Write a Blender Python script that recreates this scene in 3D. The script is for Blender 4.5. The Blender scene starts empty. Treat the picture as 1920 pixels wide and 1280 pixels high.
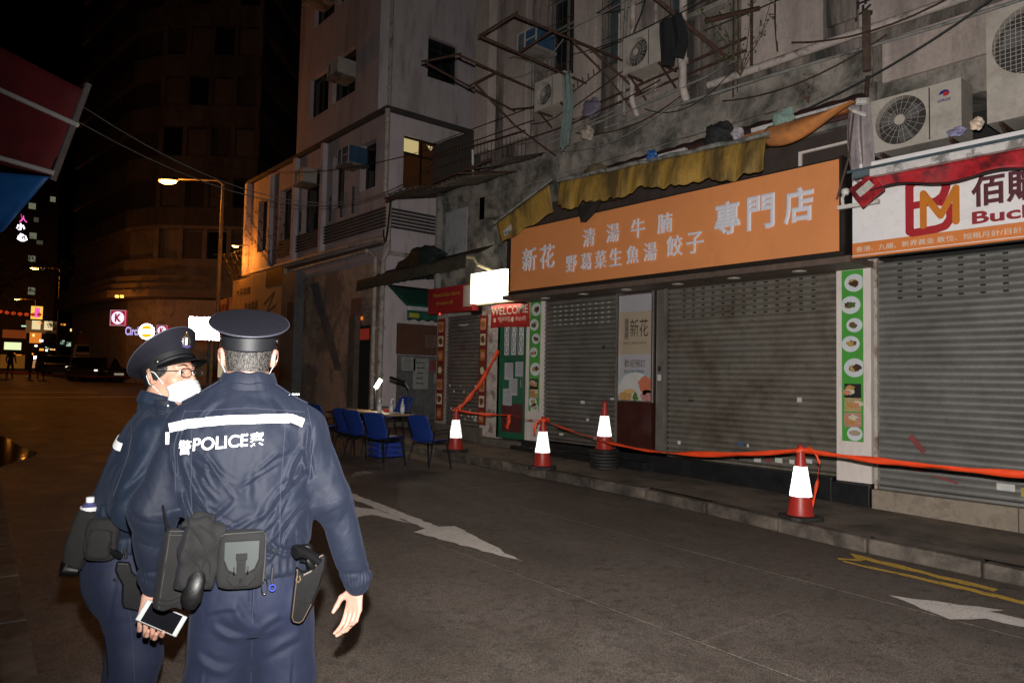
import bpy, bmesh, math, random
import numpy as np
from mathutils import Vector, Matrix
random.seed(7); rng = np.random.RandomState(7)
D = bpy.data; sc = bpy.context.scene; COL = sc.collection
# ------------------------------------------------------------------ camera
EYE = Vector((0, 0, 1.5))
def look(yaw, pitch, roll):
    f0 = Vector((math.sin(yaw), math.cos(yaw), 0)); r0 = Vector((math.cos(yaw), -math.sin(yaw), 0)); u = Vector((0, 0, 1))
    fw = f0*math.cos(pitch) + u*math.sin(pitch); u0 = -f0*math.sin(pitch) + u*math.cos(pitch)
    r = r0*math.cos(roll) + u0*math.sin(roll); up = u0*math.cos(roll) - r0*math.sin(roll)
    return Matrix((r, up, -fw)).transposed().to_4x4()
cam = D.objects.new('camera', D.cameras.new('camera')); COL.objects.link(cam); sc.camera = cam
cam.data.lens = 25.31; cam.data.sensor_width = 36; cam.data.clip_start = .05; cam.data.clip_end = 800
cam.matrix_world = Matrix.Translation(EYE) @ look(math.radians(39.806), math.radians(2.884), math.radians(1.18))
# ------------------------------------------------------------------ night sky
W = D.worlds.new('World'); sc.world = W; W.use_nodes = True
wn = W.node_tree; bg = wn.nodes['Background']
sky = wn.nodes.new('ShaderNodeTexSky'); sky.sky_type = 'NISHITA'; sky.sun_disc = False
sky.sun_elevation = math.radians(-6); sky.sun_rotation = math.radians(200)
wn.links.new(sky.outputs[0], bg.inputs[0]); bg.inputs[1].default_value = .05
sc.view_settings.view_transform = 'Standard'; sc.view_settings.look = 'None'; sc.view_settings.exposure = .18; sc.view_settings.gamma = 1
# ------------------------------------------------------------------ the photographer's flash, on top of the camera
fl = D.objects.new('camera_flash', D.lights.new('camera_flash', 'SPOT')); COL.objects.link(fl)
fl.data.energy = 1850; fl.data.color = (1, .965, .92); fl.data.shadow_soft_size = .028
fl.data.spot_size = math.radians(116); fl.data.spot_blend = 1
fl.matrix_world = Matrix.Translation((0.02, 0.04, 1.7)) @ look(math.radians(39.8+13), math.radians(1), 0)
def lamp_light(name, loc, w, col, r=.15):
    l = D.objects.new(name, D.lights.new(name, 'POINT')); COL.objects.link(l); l.location = loc
    l.data.energy = w; l.data.color = col; l.data.shadow_soft_size = r; return l
SODIUM = (1, .30, .03)
def G(y): return -.085 + .0185*min(y, 70)
# ------------------------------------------------------------------ materials
MATS = {}
class NT:
    def __init__(s, name):
        s.m = D.materials.new(name); s.m.use_nodes = True; s.t = s.m.node_tree; s.t.nodes.clear()
        s.out = s.n('ShaderNodeOutputMaterial'); s.tc = None
    def n(s, t, **k):
        x = s.t.nodes.new(t)
        for a, b in k.items(): setattr(x, a, b)
        return x
    def l(s, a, b): s.t.links.new(a, b)
    def co(s, scale=(1, 1, 1), world=True):
        g = s.n('ShaderNodeNewGeometry').outputs['Position'] if world else s.n('ShaderNodeTexCoord').outputs['Object']
        mp = s.n('ShaderNodeMapping'); mp.inputs['Scale'].default_value = scale; s.l(g, mp.inputs[0]); return mp.outputs[0]
    def noise(s, scale, detail=4, rough=.6, sc_=(1, 1, 1), world=True, dist=0):
        x = s.n('ShaderNodeTexNoise'); x.inputs['Scale'].default_value = scale; x.inputs['Detail'].default_value = detail
        x.inputs['Roughness'].default_value = rough; x.inputs['Distortion'].default_value = dist
        s.l(s.co(sc_, world), x.inputs[0]); return x.outputs[0]
    def ramp(s, src, a, b, v0=0., v1=1.):
        r = s.n('ShaderNodeMapRange'); r.inputs[1].default_value = a; r.inputs[2].default_value = b
        r.inputs[3].default_value = v0; r.inputs[4].default_value = v1; s.l(src, r.inputs[0]); return r.outputs[0]
    def mix(s, fac, a, b, mode='MIX'):
        x = s.n('ShaderNodeMix', data_type='RGBA', blend_type=mode)
        if isinstance(fac, (int, float)): x.inputs[0].default_value = fac
        else: s.l(fac, x.inputs[0])
        for v, i in ((a, 6), (b, 7)):
            if isinstance(v, tuple): x.inputs[i].default_value = (*v, 1)
            else: s.l(v, x.inputs[i])
        return x.outputs[2]
    def bsdf(s, col, rough=.7, metal=0, spec=.5, emit=None, es=0):
        b = s.n('ShaderNodeBsdfPrincipled')
        if isinstance(col, tuple): b.inputs['Base Color'].default_value = (*col, 1)
        else: s.l(col, b.inputs['Base Color'])
        if isinstance(rough, (int, float)): b.inputs['Roughness'].default_value = rough
        else: s.l(rough, b.inputs['Roughness'])
        b.inputs['Metallic'].default_value = metal; b.inputs['Specular IOR Level'].default_value = spec
        if emit: b.inputs['Emission Color'].default_value = (*emit, 1); b.inputs['Emission Strength'].default_value = es
        s.l(b.outputs[0], s.out.inputs[0]); s.b = b; return b
    def bump(s, h, strength=.3, dist=.01, prev=None):
        x = s.n('ShaderNodeBump'); x.inputs['Strength'].default_value = strength; x.inputs['Distance'].default_value = dist
        s.l(h, x.inputs['Height'])
        if prev is not None: s.l(prev, x.inputs['Normal'])
        s.l(x.outputs[0], s.b.inputs['Normal']); return x.outputs[0]
def M(name, col, rough=.7, metal=0, spec=.5, var=.25, vs=6, dirt=None, ds=3, dth=(.5, .7), damt=.8, streak=False, bump=.2, bs=60, bd=.004, fine=0, emit=None, es=0):
    """plain painted / plastic / plaster surface with colour variation, optional stains"""
    if name in MATS: return MATS[name]
    t = NT(name)
    c = t.mix(t.ramp(t.noise(vs, 5), .25, .75), tuple(v*(1-var) for v in col), tuple(min(1, v*(1+var)) for v in col))
    if fine: c = t.mix(t.ramp(t.noise(fine, 3, .7), .3, .7, 0, .5), c, tuple(v*.55 for v in col))
    if dirt:
        sc_ = (1, 1, .18) if streak else (1, 1, 1)
        f = t.ramp(t.noise(ds, 8, .68, sc_, dist=.3), dth[0], dth[1], 0, damt); c = t.mix(f, c, dirt)
        f2 = t.ramp(t.noise(ds*5, 6, .7, sc_), .52, .72, 0, damt*.6); c = t.mix(f2, c, dirt)
    t.bsdf(c, rough, metal, spec, emit, es)
    if bump: t.bump(t.noise(bs, 4), bump, bd)
    MATS[name] = t.m; return t.m
def EM(name, col, s):
    if name in MATS: return MATS[name]
    t = NT(name); e = t.n('ShaderNodeEmission'); e.inputs[0].default_value = (*col, 1); e.inputs[1].default_value = s
    t.l(e.outputs[0], t.out.inputs[0]); MATS[name] = t.m; return t.m
def RETRO(name, col, rough=.3, weave=False, amt=.5):
    """glass-bead retroreflective sheeting: sends light back towards where it came from"""
    if name in MATS: return MATS[name]
    t = NT(name); g = t.n('ShaderNodeNewGeometry'); a = t.n('ShaderNodeBsdfAnisotropic'); a.inputs['Color'].default_value = (*col, 1)
    a.inputs['Roughness'].default_value = rough; t.l(g.outputs['Incoming'], a.inputs['Normal'])
    d = t.n('ShaderNodeBsdfDiffuse'); d.inputs[0].default_value = (*[v*.7 for v in col], 1)
    m = t.n('ShaderNodeMixShader'); m.inputs[0].default_value = amt; t.l(d.outputs[0], m.inputs[1]); t.l(a.outputs[0], m.inputs[2])
    if weave:
        m.inputs[0].default_value = .5
        w = t.n('ShaderNodeTexVoronoi'); w.inputs['Scale'].default_value = 55; t.l(t.co(), w.inputs[0]); t.l(t.ramp(w.outputs['Distance'], .2, .75, amt*1.2, amt*.25), m.inputs[0])
    t.l(m.outputs[0], t.out.inputs[0]); MATS[name] = t.m; return t.m
# ------------------------------------------------------------------ mesh helpers
class MB:
    def __init__(s): s.v = []; s.f = []; s.sm = []
    def add(s, vs, fs, smooth=False):
        o = len(s.v); s.v += [tuple(p) for p in vs]; s.f += [tuple(i+o for i in f) for f in fs]; s.sm += [smooth]*len(fs); return s
    def box(s, a, b, rz=0, piv=None):
        (x0, y0, z0), (x1, y1, z1) = a, b
        x0, x1 = min(x0, x1), max(x0, x1); y0, y1 = min(y0, y1), max(y0, y1); z0, z1 = min(z0, z1), max(z0, z1)
        vs = [Vector(p) for p in ((x0,y0,z0),(x1,y0,z0),(x1,y1,z0),(x0,y1,z0),(x0,y0,z1),(x1,y0,z1),(x1,y1,z1),(x0,y1,z1))]
        if rz:
            c = Vector(piv) if piv else Vector(((x0+x1)/2, (y0+y1)/2, 0)); R = Matrix.Rotation(rz, 3, 'Z'); vs = [R@(p-c)+c for p in vs]
        return s.add(vs, [(0,3,2,1),(4,5,6,7),(0,1,5,4),(1,2,6,5),(2,3,7,6),(3,0,4,7)])
    def quad(s, a, b, c, d): return s.add([a, b, c, d], [(0, 1, 2, 3)])
    def poly(s, ps): return s.add(ps, [tuple(range(len(ps)))])
    def prism(s, ps, d):     # polygon extruded by vector d
        n = len(ps); ps = [Vector(p) for p in ps]; d = Vector(d); vs = ps + [p+d for p in ps]
        return s.add(vs, [tuple(range(n))[::-1], tuple(range(n, 2*n))] + [(i, (i+1) % n, (i+1) % n+n, i+n) for i in range(n)])
    def tube(s, pts, r, n=8, cap=True, flat=1.):
        pts = [Vector(p) for p in pts]; rs = r if isinstance(r, (list, tuple)) else [r]*len(pts)
        vs = []; fs = []; pu = None
        for i, p in enumerate(pts):
            t = (pts[min(i+1, len(pts)-1)] - pts[max(i-1, 0)]).normalized()
            if pu is None:
                a = Vector((0, 0, 1)) if abs(t.z) < .9 else Vector((1, 0, 0)); u = t.cross(a).normalized()
            else: u = (pu - t*pu.dot(t)).normalized()
            pu = u; w = t.cross(u)
            for k in range(n):
                an = 2*math.pi*k/n; vs.append(p + u*rs[i]*math.cos(an) + w*rs[i]*math.sin(an)*flat)
        for i in range(len(pts)-1):
            for k in range(n): fs.append((i*n+k, i*n+(k+1) % n, (i+1)*n+(k+1) % n, (i+1)*n+k))
        if cap: fs += [tuple(range(n))[::-1], tuple((len(pts)-1)*n+k for k in range(n))]
        return s.add(vs, fs, True)
    def lathe(s, prof, c=(0, 0, 0), n=24, axis='Z', cap=True):
        c = Vector(c); vs = []; fs = []
        for (r, h) in prof:
            for k in range(n):
                a = 2*math.pi*k/n; x, y = r*math.cos(a), r*math.sin(a)
                vs.append(c + (Vector((x, y, h)) if axis == 'Z' else Vector((h, x, y)) if axis == 'X' else Vector((x, h, y))))
        m = len(prof)
        for i in range(m-1):
            for k in range(n): fs.append((i*n+k, i*n+(k+1) % n, (i+1)*n+(k+1) % n, (i+1)*n+k))
        if cap: fs += [tuple(range(n))[::-1], tuple((m-1)*n+k for k in range(n))]
        return s.add(vs, fs, True)
    def grid(s, fn, nu, nv, smooth=True):
        vs = [fn(i/nu, j/nv) for j in range(nv+1) for i in range(nu+1)]
        return s.add(vs, [(j*(nu+1)+i, j*(nu+1)+i+1, (j+1)*(nu+1)+i+1, (j+1)*(nu+1)+i) for j in range(nv) for i in range(nu)], smooth)
    def mesh(s, name):
        me = D.meshes.new(name); me.from_pydata(s.v, [], s.f); me.polygons.foreach_set('use_smooth', s.sm); me.update(); return me
    def build(s, name, mat, parent=None, bevel=0, thick=0, auto=True):
        o = D.objects.new(name, s.mesh(name)); COL.objects.link(o)
        for m in (mat if isinstance(mat, (list, tuple)) else [mat]): o.data.materials.append(m)
        if parent: o.parent = parent
        if any(s.sm) and auto: o.data.set_sharp_from_angle(angle=math.radians(40))
        if thick: md = o.modifiers.new('s', 'SOLIDIFY'); md.thickness = thick; md.offset = 0
        if bevel: md = o.modifiers.new('b', 'BEVEL'); md.width = bevel; md.segments = 2; md.limit_method = 'ANGLE'
        return o
def tag(o, label=None, cat=None, group=None, kind=None):
    if label: o['label'] = label
    if cat: o['category'] = cat
    if group: o['group'] = group
    if kind: o['kind'] = kind
    return o
def thing(name, label, cat, loc=(0, 0, 0), rz=0, group=None):
    o = D.objects.new(name, None); COL.objects.link(o); o.location = loc; o.rotation_euler = (0, 0, rz); o.empty_display_size = .2
    return tag(o, label, cat, group)
def dup(root, loc=None, rz=None, label=None):
    r = root.copy(); COL.objects.link(r)
    if loc is not None: r.location = loc
    if rz is not None: r.rotation_euler = (0, 0, rz)
    if label: r['label'] = label
    for ch in root.children:
        c = ch.copy(); COL.objects.link(c); c.parent = r
        for g in ch.children: d = g.copy(); COL.objects.link(d); d.parent = c
    return r
def piece(name, me, mat, parent, loc=(0, 0, 0)):
    o = D.objects.new(name, me); COL.objects.link(o); o.parent = parent; o.location = loc
    if mat and not me.materials: me.materials.append(mat)
    return o
FACE = {'W': Matrix(((0, 0, -1), (-1, 0, 0), (0, 1, 0))),     # reads from the street, on walls whose face looks to -X
        'S': Matrix(((1, 0, 0), (0, 0, -1), (0, 1, 0)))}      # on walls whose face looks to -Y
def text(name, body, h, loc, mat, parent=None, face='W', bold=.0, ext=.004, width=None, align='LEFT', shear=0, R=None, res=3, inv=None):
    cu = D.curves.new(name, 'FONT'); cu.body = body; cu.size = 1; cu.align_x = align; thick = bold >= .012; cu.offset = 0 if thick else bold; cu.bevel_depth = bold if thick else 0; cu.bevel_resolution = 0; cu.extrude = 0; cu.shear = shear; cu.resolution_u = res
    o = D.objects.new(name, cu); COL.objects.link(o); bpy.context.view_layer.update()
    me = D.meshes.new_from_object(o.evaluated_get(bpy.context.evaluated_depsgraph_get())); D.objects.remove(o); D.curves.remove(cu)
    if not me.vertices: return None
    co = np.zeros(len(me.vertices)*3, np.float32); me.vertices.foreach_get('co', co); co = co.reshape(-1, 3)
    lo, hi = co.min(0), co.max(0); k = h/max(hi[1]-lo[1], 1e-6); kx = k if width is None else width/(hi[0]-lo[0])
    x = (co[:, 0]-lo[0])*kx; y = (co[:, 1]-lo[1])*k
    if align == 'CENTER': x -= (hi[0]-lo[0])*kx/2
    zz = (co[:, 2]/bold*ext*.5-ext*.5) if thick else np.zeros_like(x)
    vs = np.stack([x, y, zz], 1)
    fs = [tuple(p.vertices) for p in me.polygons]; D.meshes.remove(me)
    R = R if R is not None else FACE[face]
    mb = MB(); base = Vector(loc); top = [base + R@Vector((float(a), float(b), ext+float(c_))) for a, b, c_ in vs]
    mb.add(top, fs)
    if ext > .003 and not thick:       # side walls along the outline
        cnt = {}
        for f in fs:
            for i in range(len(f)): a, b = f[i], f[(i+1) % len(f)]; cnt[(a, b)] = 1
        n = R@Vector((0, 0, 1)); edges = [(a, b) for (a, b) in cnt if (b, a) not in cnt]
        for a, b in edges:
            p, q = top[a], top[b]; mb.add([p, q, q-n*ext, p-n*ext], [(1, 0, 3, 2)])
    if inv is not None: mb.v = [tuple(inv@Vector(v)) for v in mb.v]
    return mb.build(name, mat, parent)
def wallX(x, y0, y1, z0, z1, holes, depth=.18):     # wall facing -X with openings (ya,yb,za,zb)
    m = MB(); ys = sorted({y0, y1, *[h[0] for h in holes], *[h[1] for h in holes]}); zs = sorted({z0, z1, *[h[2] for h in holes], *[h[3] for h in holes]})
    for a, b in zip(ys, ys[1:]):
        for c, d in zip(zs, zs[1:]):
            my, mz = (a+b)/2, (c+d)/2
            if any(h[0] < my < h[1] and h[2] < mz < h[3] for h in holes) or b <= y0 or a >= y1 or d <= z0 or c >= z1: continue
            m.quad((x, b, c), (x, a, c), (x, a, d), (x, b, d))
    for (a, b, c, d) in holes:
        X = x+depth
        m.quad((x, a, c), (x, b, c), (X, b, c), (X, a, c)); m.quad((x, a, d), (X, a, d), (X, b, d), (x, b, d))
        m.quad((x, a, c), (X, a, c), (X, a, d), (x, a, d)); m.quad((x, b, c), (x, b, d), (X, b, d), (X, b, c))
    return m
def swapXY(m):      # turns a wall facing -X into one facing -Y (x<->y), winding fixed
    m.v = [(v[1], v[0], v[2]) for v in m.v]; m.f = [tuple(reversed(f)) for f in m.f]; return m
def windowX(x, a, b, c, d, parent, glass, frame, mull=1, trans=None, S=False, depth=.14, name='window'):
    sw = (lambda m: swapXY(m)) if S else (lambda m: m)
    X = x+depth; t = .035
    fr = MB(); fr.box((X-.03, a, c), (X+.02, a+t, d)); fr.box((X-.03, b-t, c), (X+.02, b, d)); fr.box((X-.03, a+t, c), (X+.02, b-t, c+t)); fr.box((X-.03, a+t, d-t), (X+.02, b-t, d))
    for i in range(mull): yy = a+(b-a)*(i+1)/(mull+1); fr.box((X-.026, yy-.02, c+t), (X+.016, yy+.02, d-t))
    if trans: fr.box((X-.023, a+t, c+(d-c)*trans-.02), (X+.013, b-t, c+(d-c)*trans+.02))
    w = sw(fr).build(name, frame, parent)
    p = MB(); p.box((X, a+t, c+t), (X+.008, b-t, d-t)); sw(p).build('pane', glass, w); return w
# ================================================================== materials for the ground
def mat_road():
    t = NT('road concrete')
    c = t.mix(t.ramp(t.noise(1.1, 6, .6), .3, .7), (.075, .062, .053), (.160, .134, .116))
    c = t.mix(t.ramp(t.noise(150, 2, .7), .47, .60, 0, .9), c, (.27, .225, .19))
    c = t.mix(t.ramp(t.noise(90, 3, .7), .50, .62, 0, .85), c, (.028, .022, .019))
    c = t.mix(t.ramp(t.noise(4.3, 3, .5), .66, .72, 0, .5), c, (.035, .029, .025))      # oil and gum spots
    c = t.mix(t.ramp(t.noise(9, 2, .4), .72, .75, 0, .55), c, (.03, .026, .023))
    c = t.mix(t.ramp(t.noise(60, 2, .6), .66, .70, 0, .8), c, (.34, .17, .10))           # brick-red chips
    c = t.mix(t.ramp(t.noise(13, 6, .75), .50, .62, 0, .55), c, (.045, .037, .032)); c = t.mix(t.ramp(t.noise(.5, 5, .6, (1, .35, 1)), .45, .7, 0, .75), c, (.042, .033, .027))
    r = t.ramp(t.noise(2.2, 5), .3, .7, .46, .72)
    t.bsdf(c, r, 0, .4)
    w = t.n('ShaderNodeTexWave'); w.bands_direction = 'Y'; w.inputs['Scale'].default_value = 4; w.inputs['Distortion'].default_value = 9; w.inputs['Detail'].default_value = 3; w.inputs['Detail Scale'].default_value = 2.5
    mp = t.n('ShaderNodeMapping'); mp.inputs['Rotation'].default_value = (0, 0, .35); t.l(t.n('ShaderNodeNewGeometry').outputs['Position'], mp.inputs[0]); t.l(mp.outputs[0], w.inputs[0])
    a = t.bump(w.outputs['Fac'], .10, .004)
    b = t.bump(t.noise(150, 3, .7), .9, .008, a); t.bump(t.noise(30, 4), .25, .01, b)
    MATS['road'] = t.m; return t.m
road_m = mat_road()
pave_m = M('pavement concrete', (.21, .165, .13), .75, var=.4, vs=2, dirt=(.022, .017, .014), ds=1.6, dth=(.46, .66), fine=110, bump=.5, bs=120, bd=.006)
kerb_m = M('kerb granite', (.155, .125, .10), .7, var=.45, vs=7, dirt=(.022, .017, .014), ds=2.2, dth=(.43, .62), fine=140, bump=.4, bs=150, bd=.004)
joint_m = M('joint dirt', (.018, .014, .012), .9)
def sheet(xs_ys, off):    # polygon in x,y laid on the sloping ground
    return [(x, y, G(y)+off) for x, y in xs_ys]
m = MB(); m.grid(lambda u, v: (-60+180*u, -30+330*v, G(-30+330*v)-.012), 6, 66, False)
road = tag(m.build('road', joint_m), kind='structure')
xs = [-14, -10.4, -6.8, -3.3, .35, 3.66, 5.42, 7.2]; ys = [-8, -3.2, 2.05, 7.6, 12.8, 18, 23.2, 28.4, 34, 40, 46, 52, 60]
for i in range(len(xs)-1):
    for j in range(len(ys)-1):
        a, b, c, d = xs[i], xs[i+1], ys[j], ys[j+1]; g = .005; off = .55*(i % 2)
        c2, d2 = c+off, d+off
        mm = MB(); lip = .004
        mm.add([(a+g, c2+g, G(c2)), (b-g, c2+g, G(c2)), (b-g, d2-g, G(d2)), (a+g, d2-g, G(d2)), (a+g, c2+g, G(c2)-.01), (b-g, c2+g, G(c2)-.01), (b-g, d2-g, G(d2)-.01), (a+g, d2-g, G(d2)-.01)],
               [(0, 1, 2, 3), (0, 4, 5, 1), (1, 5, 6, 2), (2, 6, 7, 3), (3, 7, 4, 0)])
        mm.build('road_slab', road_m, road)
# far road beyond the slabs and the side street on the right
MB().poly(sheet([(-14, 60.6), (16, 60.6), (30, 200), (0, 200)], 0)).build('road_surface', road_m, road)
MB().poly(sheet([(7.2, 24.6), (34, 24.6), (34, 45), (7.2, 45)], 0)).build('road_surface', road_m, road)
# right pavement with its kerb
def kx(y): return 6.77 if y < 3.2 else 6.77+.33*min(1, (y-3.2)/2.4) - .028*max(0, y-6)*.5
pav = MB(); N = 56; y0, y1 = -6, 24
for i in range(N):
    a, b = y0+(y1-y0)*i/N, y0+(y1-y0)*(i+1)/N
    pav.quad((kx(a)+.14, a, G(a)+.13), (9.6, a, G(a)+.13), (9.6, b, G(b)+.13), (kx(b)+.14, b, G(b)+.13))
pavement = tag(pav.build('pavement', pave_m), kind='structure')
y = y0; rk = random.Random(3)
while y < y1:
    L = rk.uniform(.86, .98) if y < 12 else 1.8
    a, b = y+.006, min(y+L, y1)-.006; jz = rk.uniform(-.006, .006); jx = rk.uniform(-.008, .008)
    k = MB(); A = [(kx(a)+jx, a), (kx(b)+jx, b), (kx(b)+.135+jx, b), (kx(a)+.135+jx, a)]
    k.add([(x, q, G(q)-.01) for x, q in A]+[(x, q, G(q)+.13+jz) for x, q in A], [(0, 3, 2, 1), (4, 5, 6, 7), (0, 1, 5, 4), (1, 2, 6, 5), (2, 3, 7, 6), (3, 0, 4, 7)])
    o = k.build('kerb_stone', kerb_m, pavement, bevel=.018); y += L
# left pavement (only its kerb shows)
def lx(y): return .30 + .055*y if y < 12 else .96+.075*(y-12)
lp = MB()
for i in range(30):
    a, b = -2+i, -1+i; lp.quad((-8, a, G(a)+.12), (lx(a)-.15, a, G(a)+.12), (lx(b)-.15, b, G(b)+.12), (-8, b, G(b)+.12))
lpav = tag(lp.build('footpath', pave_m), kind='structure')
y = -2
while y < 28:
    a, b = y+.006, y+.96; k = MB(); A = [(lx(a)-.15, a), (lx(a), a), (lx(b), b), (lx(b)-.15, b)]
    k.add([(x, q, G(q)-.01) for x, q in A]+[(x, q, G(q)+.12) for x, q in A], [(0, 3, 2, 1), (4, 5, 6, 7), (0, 1, 5, 4), (1, 2, 6, 5), (2, 3, 7, 6), (3, 0, 4, 7)])
    k.build('kerb_stone', kerb_m, lpav, bevel=.014); y += .97
# markings
def mat_paint(name, col, wear):
    t = NT(name); c = t.mix(t.ramp(t.noise(5, 5), .3, .7), tuple(v*.8 for v in col), col)
    c = t.mix(t.ramp(t.noise(26, 7, .7), wear, wear+.05), c, (.05, .042, .036))
    c = t.mix(t.ramp(t.noise(160, 2), .5, .65, 0, .5), c, (.12, .11, .1))
    t.bsdf(c, .65); t.bump(t.noise(120, 4), .5, .004); return t.m
white_paint = mat_paint('road paint white', (.85, .78, .73), .60)
yellow_paint = mat_paint('road paint yellow', (.80, .50, .06), .57)
def rag(pts, n=7, amp=.019, seed=1):      # ragged worn outline
    r = random.Random(seed); out = []
    for i in range(len(pts)):
        a, b = Vector(pts[i]), Vector(pts[(i+1) % len(pts)]); L = (b-a).length; k = max(1, int(L/.09))
        for j in range(k):
            p = a.lerp(b, j/k); w = 0 if j == 0 else 1; out.append((p.x+r.uniform(-amp, amp)*w, p.y+r.uniform(-amp, amp)*w))
    return out
def marking(name, polys, mat, label, cat, seed=1, group=None):
    m = MB()
    for q, p in enumerate(polys):
        pts = rag(p, seed=seed+q); n = len(pts)
        top = [(x, y, G(y)+.005) for x, y in pts]
        bm = bmesh.new(); vs = [bm.verts.new(v) for v in top]; f = bm.faces.new(vs); f.normal_update()
        if f.normal.z < 0: f.normal_flip()
        bmesh.ops.triangulate(bm, faces=[f]); bm.verts.index_update()
        m.add([v.co[:] for v in bm.verts], [tuple(v.index for v in f.verts) for f in bm.faces]); bm.free()
    return tag(m.build(name, mat), label, cat, group)
marking('road_arrow', [[(3.92, 4.50), (4.20, 5.86), (4.05, 5.93), (4.21, 8.6), (4.07, 8.6), (3.90, 5.93), (3.72, 5.86)],
                       [(3.90, 6.2), (3.96, 6.95), (3.72, 7.35), (3.80, 7.9), (3.62, 7.9), (3.58, 7.15), (3.44, 7.0), (3.42, 6.48), (3.55, 6.7), (3.76, 6.75)]],
        white_paint, 'long worn white straight-and-turn arrow painted on the road beside the standing officers', 'road marking', 3)
marking('road_arrow', [[(5.60, 2.34), (5.95, 1.70), (5.82, 1.76), (5.98, .4), (5.80, .4), (5.63, 1.72), (5.40, 1.86)]], white_paint, 'bright white arrow painted on the road next to the yellow kerb lines', 'road marking', 9)
marking('yellow_line', [[(6.62, 3.10), (6.50, 1.9), (6.40, 1.9), (6.50, 2.9), (6.34, 3.08), (6.30, 3.04), (6.42, 2.9)]], yellow_paint, 'inner short yellow kerb line, worn and broken, nearer the kerb', 'road marking', 5)
marking('yellow_line', [[(6.30, 3.02), (6.34, 2.2), (6.32, 1.2), (6.24, .2), (6.14, .2), (6.22, 1.2), (6.25, 2.2), (6.24, 2.96)]], yellow_paint, 'outer yellow kerb line, worn and patchy, running out of the frame', 'road marking', 6)
for yy, x0_, x1_ in ((29.8, 1.2, 8.2), (33.5, 1.5, 6.)):
    marking('give_way_line', [[(x0_, yy), (x1_, yy+.3), (x1_, yy+.62), (x0_, yy+.32)]], white_paint, ('nearer' if yy < 30 else 'farther')+' faint line painted across the road at the junction', 'road marking', 11)
# puddle in the left gutter
pw = NT('gutter water'); pw.bsdf((.01, .008, .006), .04, 0, .8); pw.bump(pw.noise(9, 2), .05, .01)
pts = [(lx(12)+.02, 12.0), (lx(12.4)+.15, 12.4), (lx(13)+.42, 13.0), (lx(13.6)+.52, 13.5), (lx(14.2)+.36, 14.4), (lx(15.2)+.25, 15.2), (lx(16.4)+.1, 16.4), (lx(16.6)+.02, 16.6), (lx(14)+.02, 14)]
marking('puddle', [pts], pw.m, 'puddle in the left gutter mirroring the orange street lamps', 'puddle', 4)
# ================================================================== shop building on the right
XF = 8.55
plaster = M('plaster grimy', (.34, .275, .245), .85, var=.25, vs=1.2, dirt=(.035, .034, .028), ds=1.5, dth=(.44, .62), damt=.95, streak=True, fine=25, bump=.4, bs=30, bd=.01)
plaster_pale = M('plaster pale', (.50, .41, .37), .85, var=.2, vs=1.5, dirt=(.14, .12, .10), ds=1.1, dth=(.5, .75), streak=True, fine=20, bump=.3, bs=30, bd=.008)
mould = M('plaster mouldy', (.30, .265, .23), .9, var=.4, vs=2, dirt=(.022, .025, .019), ds=2.2, dth=(.42, .62), bump=.5, bs=40, bd=.01)
dark_in = M('dark recess', (.02, .018, .016), .9, bump=0)
glass_dark = M('window glass', (.012, .016, .017), .12, spec=.6, var=.3, bump=0)
glass_teal = M('teal window glass', (.05, .085, .085), .15, spec=.6, var=.3, bump=0)
alu = M('aluminium frame', (.22, .22, .21), .5, .3, dirt=(.05, .05, .045), ds=6)
rust = M('rusty steel', (.075, .035, .022), .8, .2, var=.5, vs=20, dirt=(.02, .012, .01), ds=8, bump=.5, bs=120)
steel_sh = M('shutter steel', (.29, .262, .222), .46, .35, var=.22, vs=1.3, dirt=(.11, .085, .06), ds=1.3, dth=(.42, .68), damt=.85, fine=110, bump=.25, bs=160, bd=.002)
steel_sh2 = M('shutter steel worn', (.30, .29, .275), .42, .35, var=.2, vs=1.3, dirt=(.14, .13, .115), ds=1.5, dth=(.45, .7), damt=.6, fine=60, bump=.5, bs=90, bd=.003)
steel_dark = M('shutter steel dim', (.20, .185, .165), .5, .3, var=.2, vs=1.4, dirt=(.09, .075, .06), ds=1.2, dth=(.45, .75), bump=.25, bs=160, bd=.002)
white_board = M('white column board', (.76, .67, .62), .6, var=.06, vs=3, dirt=(.30, .24, .19), ds=2.5, dth=(.55, .8), damt=.6, streak=True, bump=.05)
black_tile = M('black plinth stone', (.016, .016, .017), .3, var=.4, bump=.05)
stone_step = M('stone step', (.32, .26, .20), .75, var=.25, vs=3, dirt=(.10, .08, .06), ds=3, dth=(.5, .7), fine=80)
concrete_d = M('dark concrete', (.12, .10, .085), .85, var=.4, vs=2, dirt=(.03, .026, .02), ds=2)
shop = thing('tenement_building', 'stained old tenement with rusty racks and closed roller shutters along the right pavement', 'building', (XF, 6, G(6)))
SI = Matrix.Translation((XF, 6, G(6))).inverted()
class PB(MB):      # mesh in world coordinates for a child of the tenement
    def __init__(s, inv=None): super().__init__(); s.inv = inv if inv is not None else SI
    def build(s, name, mat, parent=None, **k):
        s.v = [tuple(s.inv@Vector(v)) for v in s.v]; return super().build(name, mat, parent, **k)
P = lambda: PB()
wins = [(8.64, 9.40, 6.55, 8.3), (9.55, 9.75, 6.3, 7.1), (7.64, 8.06, 6.62, 8.5), (6.46, 6.76, 6.9, 8.6), (5.75, 6.06, 6.86, 8.6), (3.9, 4.9, 7.1, 8.7), (8.64, 9.4, 9.2, 11), (7.6, 8.06, 9.4, 11), (5.75, 6.76, 9.4, 11)]
w = wallX(XF, -4, 11.35, 5.05, 14, wins, .2); w.inv = SI; w.__class__ = PB; w.build('upper_wall', plaster, shop)
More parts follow.
